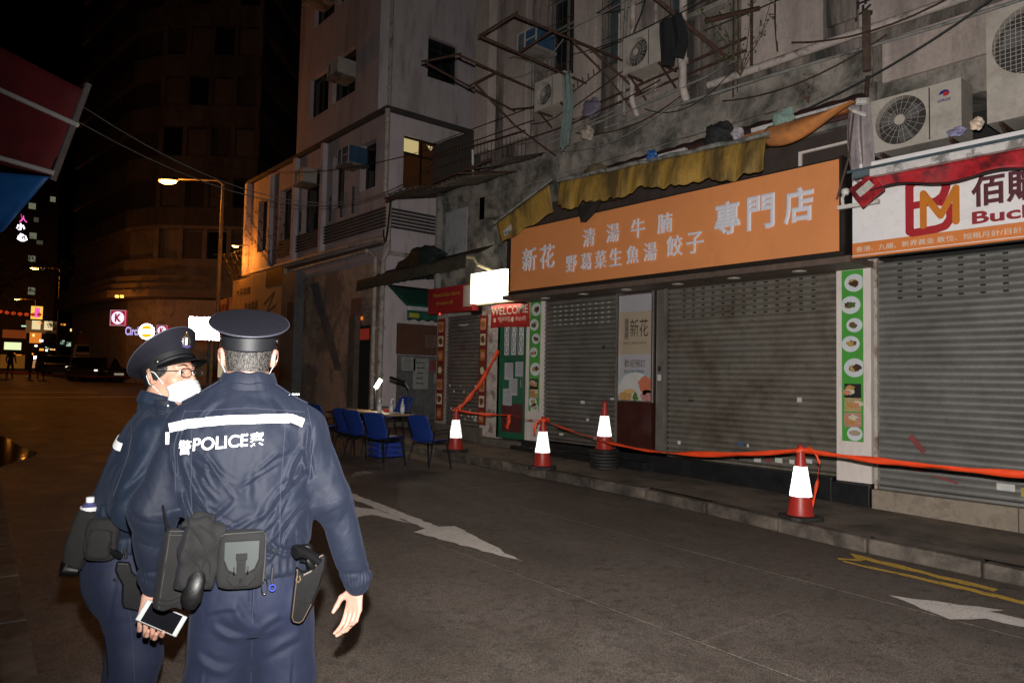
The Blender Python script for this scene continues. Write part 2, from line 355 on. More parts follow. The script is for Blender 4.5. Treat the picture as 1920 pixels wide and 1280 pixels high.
m = P(); m.box((XF, -4, 4.62), (XF+5, 3.66, 5.05)); m.box((XF-.05, 3.66, 4.62), (XF+5, 4.9, 5.05)); m.box((XF, 4.9, 4.62), (XF+5, 11.35, 5.05)); m.build('ledge_beam', mould, shop)
P().box((XF+.25, -4, 5.05), (XF+7, 11.3, 14)).build('building_core', dark_in, shop)
P().box((XF+.6, -4, .3), (XF+7, 12.75, 4.62)).build('ground_floor_core', dark_in, shop)
m = P(); m.quad((XF, 11.35, 4.62), (XF+7, 11.35, 4.62), (XF+7, 11.35, 14), (XF, 11.35, 14)); m.build('end_wall', plaster, shop)
# mouldy band and light plaster panels below the big pipe
P().box((XF-.035, 3.7, 5.06), (XF-.003, 11.3, 5.52)).build('mould_band', mould, shop)
P().box((XF-.05, 1, 5.0), (XF-.003, 3.58, 5.50)).build('plaster_panel', plaster_pale, shop)
P().box((XF-.03, 4.3, 5.72), (XF-.003, 5.45, 9.3)).build('plaster_panel', plaster_pale, shop)
P().box((XF-.03, 1.4, 5.72), (XF-.003, 3.85, 9.3)).build('plaster_panel', plaster_pale, shop)
for a, b, d in ((8.08, 8.60, .16), (7.28, 7.58, .12), (6.84, 7.14, .10), (6.10, 6.40, .08), (9.85, 10.5, .14), (5.5, 5.7, .06), (10.9, 11.34, .2), (3.88, 4.24, .07)):
    P().box((XF-d, a, 5.9), (XF-.002, b, 13.9)).build('pilaster', plaster_pale if d > .11 else plaster, shop, bevel=.01)
for i, h in enumerate(wins):
    f = windowX(XF, *h, None, glass_teal if i in (3, 4, 2) else glass_dark, alu, mull=0 if h[1]-h[0] < .6 else 1, trans=.7)
    for q in [f]+list(f.children):
        q.data.transform(SI)
    f.parent = shop
for a, b, z in ((8.5, 9.5, 8.42), (8.55, 9.5, 6.42), (5.6, 6.85, 6.74)):
    P().box((XF-.16, a, z), (XF+.05, b, z+.07)).build('window_sill', mould, shop, bevel=.01)
# shop-front recess frames behind the signboards
P().box((XF+.05, 3.72, 2.97), (XF+.6, 9.8, 4.62)).build('lintel', M('dark lintel', (.05, .035, .028), .8), shop)
P().box((XF-.62, 3.7, 2.86), (XF+.05, 9.8, 2.935)).build('soffit', M('soffit brown', (.13, .09, .07), .6, dirt=(.05, .04, .03)), shop)
for y in (4.45, 5.35, 6.25, 7.2, 8.1, 9.0):
    m = P(); m.lathe([(.085, 2.853), (.085, 2.862)], (XF-.33, y, 0), 20); m.lathe([(.06, 2.851), (.06, 2.8535)], (XF-.33, y, 0), 20); m.build('downlight', M('downlight trim', (.5, .45, .38), .4), shop)
m = P(); m.box((XF+.02, 3.75, 4.12), (XF+.05, 4.62, 4.16)); m.box((XF+.02, 3.75, 4.42), (XF+.05, 4.62, 4.45)); m.box((XF+.021, 3.72, 4.12), (XF+.049, 3.76, 4.45)); m.box((XF+.021, 4.61, 4.12), (XF+.049, 4.65, 4.45)); m.build('transom_frame', white_board, shop)
# -------- roller shutters: every slat is a piece
def shutter(y0, y1, z0, z1, mat, slots=None, slotmat=None, x=XF, label=None, top_gap=.0):
    s = P().box((x+.075, y0, z0), (x+.08, y1, z1)).build('roller_shutter', slotmat or dark_in, shop)
    if label: s['label'] = label
    n = int((z1-z0)/.0765); p = (z1-z0)/n; prof = [(.014, .0), (.008, .05), (-.012, .14), (-.022, .34), (-.022, .60), (-.012, .82), (.006, .93), (.014, 1.0)]
    def slat(holes):
        m = MB(); cols = [y0]; 
        if holes:
            for c in holes: cols += [c-.026, c+.026]
        cols.append(y1); cols.sort()
        # long slats get small dents so that they do not read as one sheet
        extra = [y0+(y1-y0)*k/6 for k in range(1, 6)] if not holes else []
        cols = sorted(cols+extra)
        dx = [0 if (i in (0, len(cols)-1) or holes) else rng.uniform(-.006, .006) for i in range(len(cols))]
        vs = [(x+.02+px+dx[i], c, (q*p)) for px, q in prof for i, c in enumerate(cols)]; n_ = len(cols); fs = []
        for r in range(len(prof)-1):
            for i in range(n_-1):
                if holes and r == 3 and (i % 2 == 1): continue
                fs.append((r*n_+i+1, r*n_+i, (r+1)*n_+i, (r+1)*n_+i+1))
        m.add(vs, fs, True)
        m.v = [(v[0]-XF, v[1]-6, v[2]-G(6)) for v in m.v]; me = m.mesh('slat'); me.materials.append(mat); return me
    plain = [slat(None) for _ in range(6)]; hol = slat(slots[0]) if slots else None
    for k in range(n):
        z = z0+k*p; me = hol if (slots and slots[1] <= z+p/2 <= slots[2]) else plain[rng.randint(6)]
        o = D.objects.new('slat', me); COL.objects.link(o); o.parent = s; o.location = (0, 0, z)
    b = P().box((x-.012, y0, z0-.035), (x+.05, y1, z0-.002)).build('bottom_bar', mat, s, bevel=.004); return s
pale_in = M('slot glint backing', (.55, .55, .5), .6)  # pale colour stands in for flash glints on the slot lips
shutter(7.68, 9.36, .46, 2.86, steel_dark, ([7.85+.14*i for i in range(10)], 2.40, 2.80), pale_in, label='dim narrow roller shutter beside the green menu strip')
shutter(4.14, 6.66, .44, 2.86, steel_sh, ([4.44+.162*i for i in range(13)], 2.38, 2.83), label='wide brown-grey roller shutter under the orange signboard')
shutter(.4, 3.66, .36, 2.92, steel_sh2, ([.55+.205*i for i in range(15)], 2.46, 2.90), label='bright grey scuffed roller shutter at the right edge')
shutter(11.22, 12.36, .52, 2.74, M('shutter steel red-tinted', (.17, .15, .14), .5, .3, dirt=(.08, .06, .055), ds=1.4), None, label='small dark roller shutter with white graffiti')
P().box((XF-.04, 6.68, .44), (XF+.02, 6.72, 2.86)).build('shutter_guide', steel_sh, shop)
P().box((XF+.02, 6.74, .44), (XF+.05, 6.9, 2.86)).build('shutter_guide', steel_dark, shop)
P().box((XF-.03, 3.665, .30), (XF+.03, 3.70, 3.0)).build('shutter_guide', M('rusty white steel', (.5, .45, .4), .6, dirt=(.16, .07, .03), ds=5, dth=(.48, .6)), shop)
P().box((XF-.03, 7.63, .44), (XF+.03, 7.67, 2.86)).build('shutter_guide', steel_sh, shop)
# small stickers on the shutters
stick = [(M('sticker white', (.6, .58, .55), .5), 'white'), (M('sticker blue', (.06, .11, .25), .5), 'blue'), (M('sticker dark', (.03, .03, .03), .5), 'dark'), (M('sticker red', (.22, .05, .05), .5), 'red'), (M('sticker yellow', (.45, .35, .06), .5), 'yellow')]
def decal(y, z, w, h, k, x=XF-.0045, parent=None):
    P().box((x-.0005, y-w/2, z-h/2), (x+.001, y+w/2, z+h/2)).build('sticker', stick[k][0], parent or shop)
for y, z, w, h, k in ((4.62, 1.30, .06, .06, 0), (6.25, 1.25, .09, .06, 2), (5.45, .68, .09, .05, 1), (5.34, .67, .03, .04, 0), (5.75, .5, .09, .06, 0), (5.5, .49, .07, .05, 2), (5.2, .5, .1, .06, 0), (5.05, .52, .08, .07, 3), (4.9, .52, .1, .06, 0), (4.72, .52, .07, .05, 0), (4.5, .55, .09, .05, 0),
                     (6.45, .62, .05, .05, 0), (8.1, .55, .09, .04, 0), (7.9, .6, .05, .05, 0), (8.4, 1.12, .09, .05, 0), (8.28, .84, .06, .04, 0), (7.75, 1.2, .08, .03, 0), (7.95, 2.02, .06, .06, 2), (8.9, .56, .1, .04, 0),
                     (2.42, .50, .16, .07, 0), (2.2, .47, .18, .09, 4), (6.82, 1.55, .07, .09, 0), (6.82, 1.68, .06, .07, 2)):
    decal(y, z, w, h, k)
for i in range(16): decal(11.3+.07*(i % 14)+rng.uniform(-.03, .03), rng.choice([.72, .85, 1.2, 1.32, .66]), .05, .045, 0)
m = P(); m.tube([(XF-.006, 11.95-.02*i, 2.54+.03*math.sin(i*1.9)) for i in range(16)], .004, 4); m.build('graffiti', stick[0][0], shop)
for z in (2.2, 2.12, 2.07): P().box((XF-.005, 11.5, z), (XF-.0035, 11.5+rng.uniform(.25, .5), z+.008)).build('graffiti', stick[3][0], shop)
m = P(); m.prism([(XF-.004, 3.35, .93), (XF-.004, 3.30, .97), (XF-.004, 3.16, .80), (XF-.004, 3.2, .76)], (-.002, 0, 0)); m.build('paint_smear', stick[3][0], shop)
m = P(); m.prism([(XF-.004, 3.45, .62), (XF-.004, 3.45, .645), (XF-.004, 2.85, .50), (XF-.004, 2.85, .47)], (-.002, 0, 0)); m.build('paint_smear', stick[3][0], shop)
# plinths, step, white columns
P().box((XF-.12, 4.16, .05), (XF+.3, 9.9, .40)).build('black_plinth', black_tile, shop, bevel=.006)
P().box((XF-.26, 6.9, .05), (XF-.125, 9.95, .30)).build('black_plinth', black_tile, shop, bevel=.006)
P().box((XF-.12, 3.72, .05), (XF+.05, 4.155, .36)).build('black_plinth', black_tile, shop, bevel=.006)
for a, b in ((-3, .0), (.006, 2.28), (2.286, 3.69)): P().box((XF-.13, a, .0), (XF+.2, b, .325-.09*0)).build('step_stone', stone_step, shop, bevel=.008)
P().box((XF-.05, 3.725, .37), (XF+.3, 4.13, 2.99)).build('white_column', white_board, shop, bevel=.004)
P().box((XF-.05, 9.38, .40), (XF+.3, 9.80, 2.99)).build('white_column', white_board, shop, bevel=.004)
# poster bay
bay_dark = M('maroon lacquer', (.055, .018, .014), .18, spec=.7, var=.3, vs=4, bump=.05, bs=8)
P().box((XF-.03, 6.94, .44), (XF+.2, 7.62, 1.165)).build('lacquer_panel', bay_dark, shop, bevel=.004)
P().box((XF+.02, 6.94, 1.165), (XF+.2, 7.62, 2.86)).build('lacquer_panel', bay_dark, shop)
m = P()
for a, b, c, d in ((6.93, 6.955, 1.17, 2.86), (7.605, 7.63, 1.17, 2.86), (6.955, 7.605, 1.17, 1.19), (6.955, 7.605, 2.82, 2.84)): m.box((XF-.035, a, c), (XF+.02, b, d))
m.build('poster_frame', M('chrome frame', (.6, .58, .56), .25, .9, var=.1, bump=0), shop)
# ================================================================== things fixed to the front
def shaped(name, label, cat, loc, group=None): 
    t = thing(name, label, cat, loc, 0, group); t['_'] = 0; del t['_']; return t, Matrix.Translation(loc).inverted()
# poster
po, I = shaped('shop_poster', 'tall white and beige poster with a noodle bowl between two shutters', 'poster', (XF-.03, 7.28, 1.19))
def B(I): return PB(I)
B(I).box((XF-.01, 6.957, 1.192), (XF+.018, 7.603, 2.818)).build('poster_sheet', M('poster white', (.40, .38, .40), .5, var=.04, bump=0), po)
B(I).box((XF-.013, 6.957, 1.90), (XF-.0105, 7.603, 2.56)).build('beige_band', M('poster beige', (.40, .32, .235), .5, var=.04, bump=0), po)
ink = M('ink dark', (.03, .02, .018), .5, bump=0, var=0); ink2 = M('ink brown', (.10, .07, .06), .5, bump=0, var=0)
text('lettering', '新花', .27, (XF-.0135, 7.39, 2.17), ink, po, ext=.0015, bold=-.002, width=.36, inv=I)
m = B(I); m.box((XF-.0142, 7.42, 2.13), (XF-.0135, 7.50, 2.46)); m.build('lettering_panel', M('poster seal', (.25, .2, .16), .5, bump=0), po)
for i, ch in enumerate('清湯腩'): text('lettering', ch, .08, (XF-.0145, 7.495, 2.36-.1*i), ink2, po, ext=.001, width=.07, inv=I)
text('lettering', '野葛菜生魚湯餃子專門店', .045, (XF-.0135, 7.52, 2.05), ink2, po, ext=.0015, width=.46, inv=I)
text('lettering', '歡迎預訂', .12, (XF-.0105, 7.50, 1.70), ink2, po, ext=.0015, bold=.006, width=.42, inv=I)
text('lettering', '歡迎查詢 團體預訂', .05, (XF-.0105, 7.50, 1.61), ink2, po, ext=.0015, bold=.01, width=.42, inv=I)
text('lettering', '(上午十一時至九時)', .035, (XF-.0105, 7.50, 1.53), ink2, po, ext=.0015, width=.42, inv=I)
def disc(I, x, y, z, ry, rz_, name, mat, parent, n=28, clip=None, t=.0012, wob=0, seed=0):
    r = random.Random(seed); pts = []
    for k in range(n):
        a = 2*math.pi*k/n; q = 1+wob*r.uniform(-1, 1); yy, zz = y+ry*q*math.cos(a), z+rz_*q*math.sin(a)
        if clip: yy = min(max(yy, clip[0]), clip[1]); zz = min(max(zz, clip[2]), clip[3])
        pts.append((x, yy, zz))
    m = PB(I); m.prism(pts, (-t, 0, 0)); return m.build(name, mat, parent)
cl = (6.958, 7.602, 1.193, 2.8)
F_ = lambda n, c: M('food '+n, c, .45, var=.45, vs=70, bump=0)
disc(I, XF-.0105, 7.28, 1.36, .36, .30, 'bowl', M('bowl blue', (.30, .42, .47), .4, var=.1, bump=0), po, clip=cl)
disc(I, XF-.012, 7.28, 1.35, .335, .275, 'bowl', M('bowl white', (.58, .55, .52), .4, var=.1, bump=0), po, clip=cl)
disc(I, XF-.0135, 7.07, 1.43, .14, .14, 'food_picture', F_('salmon', (.55, .17, .09)), po, clip=cl, wob=.15, seed=1)
disc(I, XF-.0135, 7.04, 1.27, .12, .09, 'food_picture', F_('pink', (.5, .22, .2)), po, clip=cl, wob=.1, seed=2)
disc(I, XF-.0142, 7.47, 1.25, .13, .08, 'food_picture', F_('dumpling', (.50, .28, .10)), po, clip=cl, wob=.12, seed=3)
disc(I, XF-.0148, 7.27, 1.25, .055, .06, 'food_picture', F_('greens', (.08, .16, .03)), po, clip=cl, wob=.3, seed=4)
disc(I, XF-.0152, 7.38, 1.33, .11, .035, 'food_picture', F_('noodle', (.6, .38, .16)), po, clip=cl, wob=.15, seed=5)
# green menu strips
gm = M('menu green', (.07, .33, .045), .5, var=.12, vs=4, bump=0)
def menu(label, y0, y1, z0, z1, x, dishes, group=None, small=False):
    t, I = shaped('menu_strip', label, 'menu board', (x, (y0+y1)/2, z0))
    PB(I).box((x-.006, y0, z0), (x, y1, z1)).build('board', gm, t)
    W_ = y1-y0
    for k, (zc, kind, s_) in enumerate(dishes):
        yc = (y0+y1)/2 + (.08*W_ if k % 2 else -.1*W_)
        c = (y0+.002, y1-.002, z0, z1)
        if kind == 'plate':
            disc(I, x-.0062, yc, zc, W_*.47*s_, W_*.42*s_, 'plate', M('plate pale', (.62, .66, .68), .35, var=.1, bump=0), t, clip=c)
            for q in range(3): disc(I, x-.0075-.0006*q, yc+rng.uniform(-.04, .04)*W_*3, zc+rng.uniform(-.03, .03)*W_*2, W_*.2*s_, W_*.15*s_, 'food_picture', [F_('brown meat', (.16, .075, .03)), F_('gold', (.45, .3, .09)), F_('dark sauce', (.07, .035, .02)), F_('leaf', (.09, .12, .04))][(k+q) % 4], t, n=14, clip=c, wob=.25, seed=k*7+q)
        elif kind == 'photo':
            PB(I).box((x-.0075, y0+W_*.1, zc-W_*.33), (x-.0062, y1-W_*.12, zc+W_*.33)).build('photo', [F_('sand', (.42, .32, .15)), F_('rose', (.5, .25, .2)), F_('black', (.02, .02, .02))][k % 3], t)
            for q in range(3): disc(I, x-.0077-.0006*q, yc+rng.uniform(-.2, .2)*W_, zc+rng.uniform(-.12, .12)*W_, W_*.22, W_*.14, 'food_picture', [F_('cream', (.6, .55, .4)), F_('shrimp', (.55, .22, .14)), F_('toast', (.5, .25, .08))][(k+q) % 3], t, n=12, clip=c, wob=.25, seed=k+q)
        else:
            disc(I, x-.0062, yc, zc, W_*.36, W_*.33, 'cup', M('plate pale', (.6, .64, .66), .35), t, clip=c); disc(I, x-.0076, yc, zc+.01, W_*.27, W_*.13, 'food_picture', F_('milk', (.38, .30, .2)), t, clip=c)
    return t
menu('long green menu strip with dish photos on the white column beside the right-hand shutter', 3.81, 4.06, .84, 2.855, XF-.051,
     [(2.70, 'plate', 1), (2.44, 'plate', 1), (2.20, 'plate', .8), (1.98, 'plate', .9), (1.70, 'plate', 1.05), (1.43, 'photo', 1), (1.27, 'photo', 1), (1.09, 'photo', 1), (.93, 'cup', 1)])
menu('green menu strip with dish photos between the green door and the dim shutter', 9.42, 9.70, .92, 2.87, XF-.051,
     [(2.72, 'plate', 1), (2.45, 'plate', .9), (2.2, 'plate', .8), (1.96, 'plate', .75), (1.66, 'plate', 1), (1.40, 'photo', 1), (1.24, 'photo', 1), (1.08, 'plate', .8), (.97, 'cup', 1)])
# ---- big orange signboard
sb, I = shaped('orange_signboard', 'long orange restaurant signboard with white raised Chinese characters', 'signboard', (7.9, 6.66, 2.9))
orange = M('sign orange', (.80, .30, .105), .5, var=.07, vs=.8, dirt=(.62, .22, .09), ds=.9, dth=(.5, .8), damt=.5, bump=.03, bs=6)
PB(I).box((7.9, 3.80, 2.99), (7.93, 9.56, 4.03)).build('face', orange, sb)
PB(I).box((7.935, 3.76, 2.93), (8.14, 9.60, 4.06)).build('box_frame', M('sign frame black', (.018, .014, .012), .5), sb)
m = PB(I)
for a, b, c, d in ((3.76, 9.60, 2.93, 2.985), (3.76, 3.795, 2.99, 4.06), (9.565, 9.60, 2.99, 4.06)): m.box((7.885, a, c), (7.932, b, d))
m.build('trim', MATS['sign frame black'], sb)
chm = M('sign letter pale', (.76, .74, .80), .5, var=.04, bump=0)
def chars(s, ys, z, h, wd, bold):
    for ch, y in zip(s, ys):
        o = text('character', ch, h, (7.899, y+wd/2, z), chm, sb, ext=.022, bold=bold, width=wd, inv=I)
chars('新花', (9.06, 8.62), 3.29, .40, .36, .022)
chars('清湯牛腩', (7.68, 7.19, 6.71, 6.23), 3.53, .285, .255, .018)
chars('野葛菜生魚湯', (8.05, 7.73, 7.43, 7.13, 6.80, 6.48), 3.17, .27, .235, .018)
chars('餃子', (6.06, 5.73), 3.19, .29, .27, .02)
chars('專門店', (5.24, 4.77, 4.28), 3.37, .43, .38, .036)
# ---- BM banner on the right
bb, I = shaped('shop_banner', 'white shop banner with a red and orange monogram and an orange band', 'signboard', (8.0, 2.2, 2.9))
bw = M('banner white', (.88, .84, .84), .55, var=.05, vs=2, dirt=(.5, .42, .38), ds=2, dth=(.55, .8), damt=.5, bump=.15, bs=5, bd=.01)
PB(I).box((8.0, .3, 3.07), (8.02, 3.70, 3.95)).build('banner_sheet', bw, bb)
PB(I).box((7.996, .3, 2.905), (8.024, 3.70, 3.068)).build('orange_band', M('banner orange', (.72, .22, .05), .5, var=.1, bump=0), bb)
PB(I).box((7.994, .3, 2.925), (7.9955, 3.70, 2.933)).build('white_line', bw, bb)
PB(I).box((8.03, .3, 2.90), (8.10, 3.72, 3.96)).build('backing', MATS['sign frame black'], bb)
red = M('logo red', (.42, .02, .028), .45, bump=0, var=.08); lorange = M('logo orange', (.62, .20, .02), .45, bump=0, var=.08); maroon = M('banner maroon', (.10, .018, .028), .5, bump=0, var=.08)
def stroke(I, pts, w, x, mat, parent, name='logo_stroke', t=.004, rnd=True):     # flat band along a polyline in (y,z)
    m = PB(I)
    for (a, b) in zip(pts, pts[1:]):
        a, b = Vector(a), Vector(b); d = (b-a).normalized(); n = Vector((-d.y, d.x))*w/2
        m.prism([(x, *(a+n)), (x, *(a-n)), (x, *(b-n)), (x, *(b+n))], (-t, 0, 0))
    for q, p in enumerate(pts):
        m.prism([(x-.0003-.0001*q, p[0]+w/2*math.cos(k*math.pi/6), p[1]+w/2*math.sin(k*math.pi/6)) for k in range(12)], (-t, 0, 0))
    return m.build(name, mat, parent)
bz = 3.12
stroke(I, [(3.10, 3.12), (3.10, 3.60), (3.06, 3.635), (2.82, 3.635), (2.76, 3.60), (2.75, 3.52), (2.78, 3.44), (2.84, 3.40), (2.76, 3.37), (2.71, 3.29), (2.71, 3.20), (2.76, 3.13), (2.84, 3.11), (3.07, 3.10), (3.10, 3.12)], .082, 7.9985, red, bb)
stroke(I, [(3.10, 3.385), (2.84, 3.40)], .075, 7.998, red, bb)
stroke(I, [(2.965, 3.16), (2.965, 3.50)], .066, 7.9955, lorange, bb); stroke(I, [(2.965, 3.50), (2.80, 3.24)], .066, 7.9952, lorange, bb)
stroke(I, [(2.80, 3.24), (2.66, 3.50)], .066, 7.9949, lorange, bb); stroke(I, [(2.66, 3.50), (2.66, 3.16)], .066, 7.9946, lorange, bb)
text('lettering', '佰購', .31, (7.9975, 2.525, 3.27), maroon, bb, ext=.004, bold=.03, width=.60, inv=I)
text('lettering', 'Bucko', .125, (7.9975, 2.52, 3.105), M('banner red', (.30, .02, .03), .5, bump=0), bb, ext=.004, bold=.03, width=.70, inv=I)
text('lettering', '香港、九龍、新界黃金 散位、短租月計/日計、頂手', .062, (7.9945, 3.66, 2.965), M('banner cream', (.72, .62, .5), .5, bump=0), bb, ext=.003, bold=.012, width=1.80, inv=I)
# little camera and arm at the banner's left end
t, I = shaped('banner_lamp', 'small white bracket lamp at the left end of the white banner', 'lamp', (7.85, 3.74, 3.5))
wht = M('white enamel', (.66, .64, .6), .4, var=.1, dirt=(.3, .27, .23), ds=9)
m = PB(I); m.tube([(7.88, 3.70, 3.62), (7.84, 3.72, 3.60), (7.80, 3.72, 3.55), (7.82, 3.72, 3.44)], .018); m.lathe([(.03, -.03), (.045, .0), (.04, .03), (.02, .045)], (7.83, 3.70, 3.62), 12); m.build('bracket', wht, t)
PB(I).box((7.72, 3.30, 3.415), (7.76, 3.74, 3.455)).build('arm', wht, t)
# red diamond box flap
t, I = shaped('red_sign_flap', 'tilted red square flap with a pale sticker hanging by the banner corner', 'sign', (7.3, 3.24, 3.28))
rc = M('awning red', (.42, .010, .018), .6, var=.3, vs=5, dirt=(.03, .006, .008), ds=4.5, dth=(.46, .60), bump=.2, bs=30)
c = [(7.3, 3.42, 3.50), (7.32, 3.20, 3.63), (7.3, 3.06, 3.43), (7.28, 3.27, 3.28)]
PB(I).prism(c, (.02, -.005, 0)).build('panel', rc, t, bevel=.006)
PB(I).prism([(7.296, 3.34, 3.46), (7.302, 3.21, 3.555), (7.295, 3.155, 3.49), (7.288, 3.29, 3.395)], (-.003, 0, 0)).build('sticker', M('sticker cream', (.5, .47, .42), .4, var=.3, vs=40), t)
# red awning over the banner
t, I = shaped('red_awning', 'dirty folded red awning with white bar over the white banner', 'awning', (7.3, 2.2, 3.4))
def val(u, v):
    y = 3.20-2.9*u; zb = 3.425-.045*u+.032*math.sin(u*20)+.02*math.sin(u*7+1); zt = 3.575
    return (7.31+.02*math.sin(u*31)*(v)+.03*math.sin(u*11)*v, y, zt+(zb-zt)*v)
PB(I).grid(val, 80, 6).build('valance', rc, t, thick=.006)
def piping(): return [(7.305, 3.20-2.9*u, 3.422-.045*u+.032*math.sin(u*20)+.02*math.sin(u*7+1)) for u in np.linspace(0, 1, 60)]
PB(I).tube(piping(), .010, 6).build('piping', M('piping dark', (.02, .008, .009), .6), t)
PB(I).box((7.26, .3, 3.58), (7.33, 3.19, 3.655)).build('front_bar', M('awning bar white', (.60, .56, .54), .5, var=.15, dirt=(.12, .1, .09), ds=5, dth=(.5, .6)), t, bevel=.006)
PB(I).box((7.265, 3.195, 3.60), (7.33, 3.36, 3.66)).build('bar_end', M('grey teal metal', (.10, .13, .145), .5), t)
PB(I).prism([(7.27, .3, 3.66), (7.27, 3.42, 3.655), (8.4, 3.30, 3.95), (8.4, .3, 3.96)], (0, 0, .03)).build('canopy_cover', M('canopy teal', (.045, .075, .09), .6, dirt=(.03, .03, .03), ds=3), t)
# yellow awning
t, I = shaped('yellow_awning', 'torn dirty yellow awning hanging over the orange signboard', 'awning', (7.6, 6.8, 4.0))
yc = M('awning yellow', (.42, .245, .045), .7, var=.3, vs=3, dirt=(.05, .035, .018), ds=2.8, dth=(.45, .62), streak=True, fine=30, bump=.3, bs=12, bd=.01)
yr = random.Random(5)
def yv(u, v):
    y = 8.05-3.52*u; zt = 4.56-.16*u; ln = .40+.03*math.sin(u*9) ; zb = zt-ln-.028*abs(math.sin(u*62))-.03*math.sin(u*23)+.05*max(0, math.sin(u*41+1))**6
    return (7.62-.05*v+.026*math.sin(u*52+v+2*math.sin(u*13))*v+.02*math.sin(u*19)*v-.03*math.sin(v*2.6), y, zt+(zb-zt)*v)
PB(I).grid(yv, 150, 10).build('valance', yc, t, thick=.005)
def yt(u, v): return (7.63+.55*v, 8.05-3.52*u, 4.565-.16*u+.06*v-.04*math.sin(v*3.1)-.015*math.sin(u*30)*math.sin(v*3))
PB(I).grid(yt, 60, 6).build('top_cloth', M('awning yellow top', (.22, .17, .09), .8, var=.3, dirt=(.03, .03, .022), ds=3, dth=(.4, .6)), t, thick=.006)
PB(I).tube([(7.62, 8.1-3.6*k/20, 4.585-.16*k/20+.012*math.sin(k*1.7)) for k in range(21)], .03, 8).build('front_rail', M('rail grey', (.25, .24, .22), .7, dirt=(.06, .06, .05), ds=8, dth=(.45, .6)), t)
def yl(u, v): return (7.45+.10*v, 8.12+1.28*u, 4.52-.42*u-.02+(-.42+.10*u+.02*math.sin(u*15))*v+.0)
PB(I).grid(yl, 20, 8).build('corner_flap', yc, t, thick=.005)
PB(I).tube([(7.44, 8.05, 4.56), (7.42, 9.45, 4.09)], .022, 8).build('corner_rail', MATS['rail grey'], t)
m = PB(I); m.prism([(7.463, 9.24, 3.93), (7.463, 9.04, 4.02), (7.468, 9.02, 3.93), (7.468, 9.20, 3.84)], (-.003, 0, 0)); m.build('sticker', M('sticker cream', (.5, .47, .42), .4), t)
text('lettering', '新花', .05, (7.459, 9.2, 3.87), stick[1][0], t, ext=.001, bold=.03, width=.14, inv=I@Matrix.Translation((0, 0, .0)))
for a, b in (((7.6, 7.45, 4.14), (8.3, 7.5, 4.3)), ((7.6, 5.2, 4.3), (8.4, 5.2, 4.5))): PB(I).tube([a, b], .018, 6).build('support_arm', rust, t)
PB(I).prism([(7.7, 7.75, 4.12), (7.65, 7.62, 3.86), (7.68, 7.48, 3.97), (7.7, 7.35, 4.16)], (.12, 0, .02)).build('torn_scrap', M('scrap black', (.02, .018, .016), .8), t)
# orange folded cloth at right of the yellow awning
t, I = shaped('orange_awning_cloth', 'sagging triangular orange and brown cloth below the white roller bar', 'awning', (7.7, 4.1, 4.3))
def oc(u, v):
    y = 4.62-1.06*u; top = 4.585; sag = .30*math.sin(math.pi*min(1, (u*.72+.28)))**1.1*(1-u)**.35+.012
    return (7.80-.10*math.sin(v*3), y, top-sag*v-.0)
PB(I).grid(oc, 30, 10).build('cloth', M('cloth orange brown', (.52, .19, .05), .7, var=.3, vs=5, dirt=(.20, .10, .04), ds=3, dth=(.45, .7), bump=.3, bs=25), t, thick=.004)
t, I = shaped('awning_roller', 'long white retracted awning roller bar under the mouldy ledge', 'awning', (7.9, 5.3, 4.6))
rb = M('roller white', (.58, .55, .54), .5, var=.15, dirt=(.2, .17, .15), ds=4)
for a, b in ((3.66, 4.9), (5.16, 5.5), (5.9, 7.05)): PB(I).box((7.88, a, 4.60), (7.96, b, 4.655)).build('front_bar', rb, t, bevel=.005)
PB(I).box((7.89, 3.70, 4.545), (7.95, 7.0, 4.598)).build('orange_roll', M('roll orange', (.42, .13, .03), .7, dirt=(.1, .05, .03), ds=5), t)
def cov(u, v): a = -1.9+2.6*v; return (8.06+.15*math.cos(a+1.57)*1.1, 3.60+4.2*u, 4.63+.13*math.sin(a+1.57)+.01*math.sin(u*90)*v)
PB(I).grid(cov, 90, 8).build('cover_sheet', M('cover maroon', (.07, .025, .025), .7, var=.4, dirt=(.02, .018, .016), ds=5, dth=(.45, .6), bump=.5, bs=40), t, thick=.006)
m = PB(I); m.tube([(7.86, 3.66, 4.56), (7.80, 3.6, 4.5), (7.92, 3.52, 4.46)], .022, 6); m.tube([(7.9, 3.6, 4.63), (7.9, 3.48, 4.6)], .04, 8); m.build('end_bracket', wht, t)
PB(I).tube([(7.86, 3.62, 4.5), (7.83, 3.66, 4.0), (7.80, 3.78, 3.55)], .012, 6).build('crank_hook', M('hook rust', (.14, .09, .07), .6, .4), t)
# clothing and bags caught on the awning
def bag(name, label, cat, c, r, mat, seed=0, stretch=(1, 1, 1)):
    r_ = random.Random(seed); ph = [r_.uniform(0, 6) for _ in range(6)]
    m = MB()
    def f(u, v):
        a, b = u*2*math.pi, (v-.5)*math.pi; q = 1+.16*math.sin(3*a+ph[0])*math.cos(b)+.13*math.sin(5*b+ph[1]+2*a)+.10*abs(math.sin(7*a+ph[2]+4*b))-.10*abs(math.sin(9*b+5*a+ph[3]))+.05*math.sin(15*a+11*b+ph[4])
        return (r*stretch[0]*q*math.cos(a)*math.cos(b), r*stretch[1]*q*math.sin(a)*math.cos(b), r*stretch[2]*q*math.sin(b))
    m.grid(f, 48, 30); o = m.build(name, mat); o.location = c; return tag(o, label, cat)
bag('blue_bag', 'crumpled blue plastic bag lying on the yellow awning rail', 'plastic bag', (7.72, 6.32, 4.60), .07, M('bag blue', (.03, .12, .36), .4), 1)
bag('black_bundle', 'black cloth bundle lying over the white roller bar', 'bundle', (7.82, 5.33, 4.66), .15, M('bundle black', (.014, .013, .014), .8), 2, (.8, 1.3, 1))
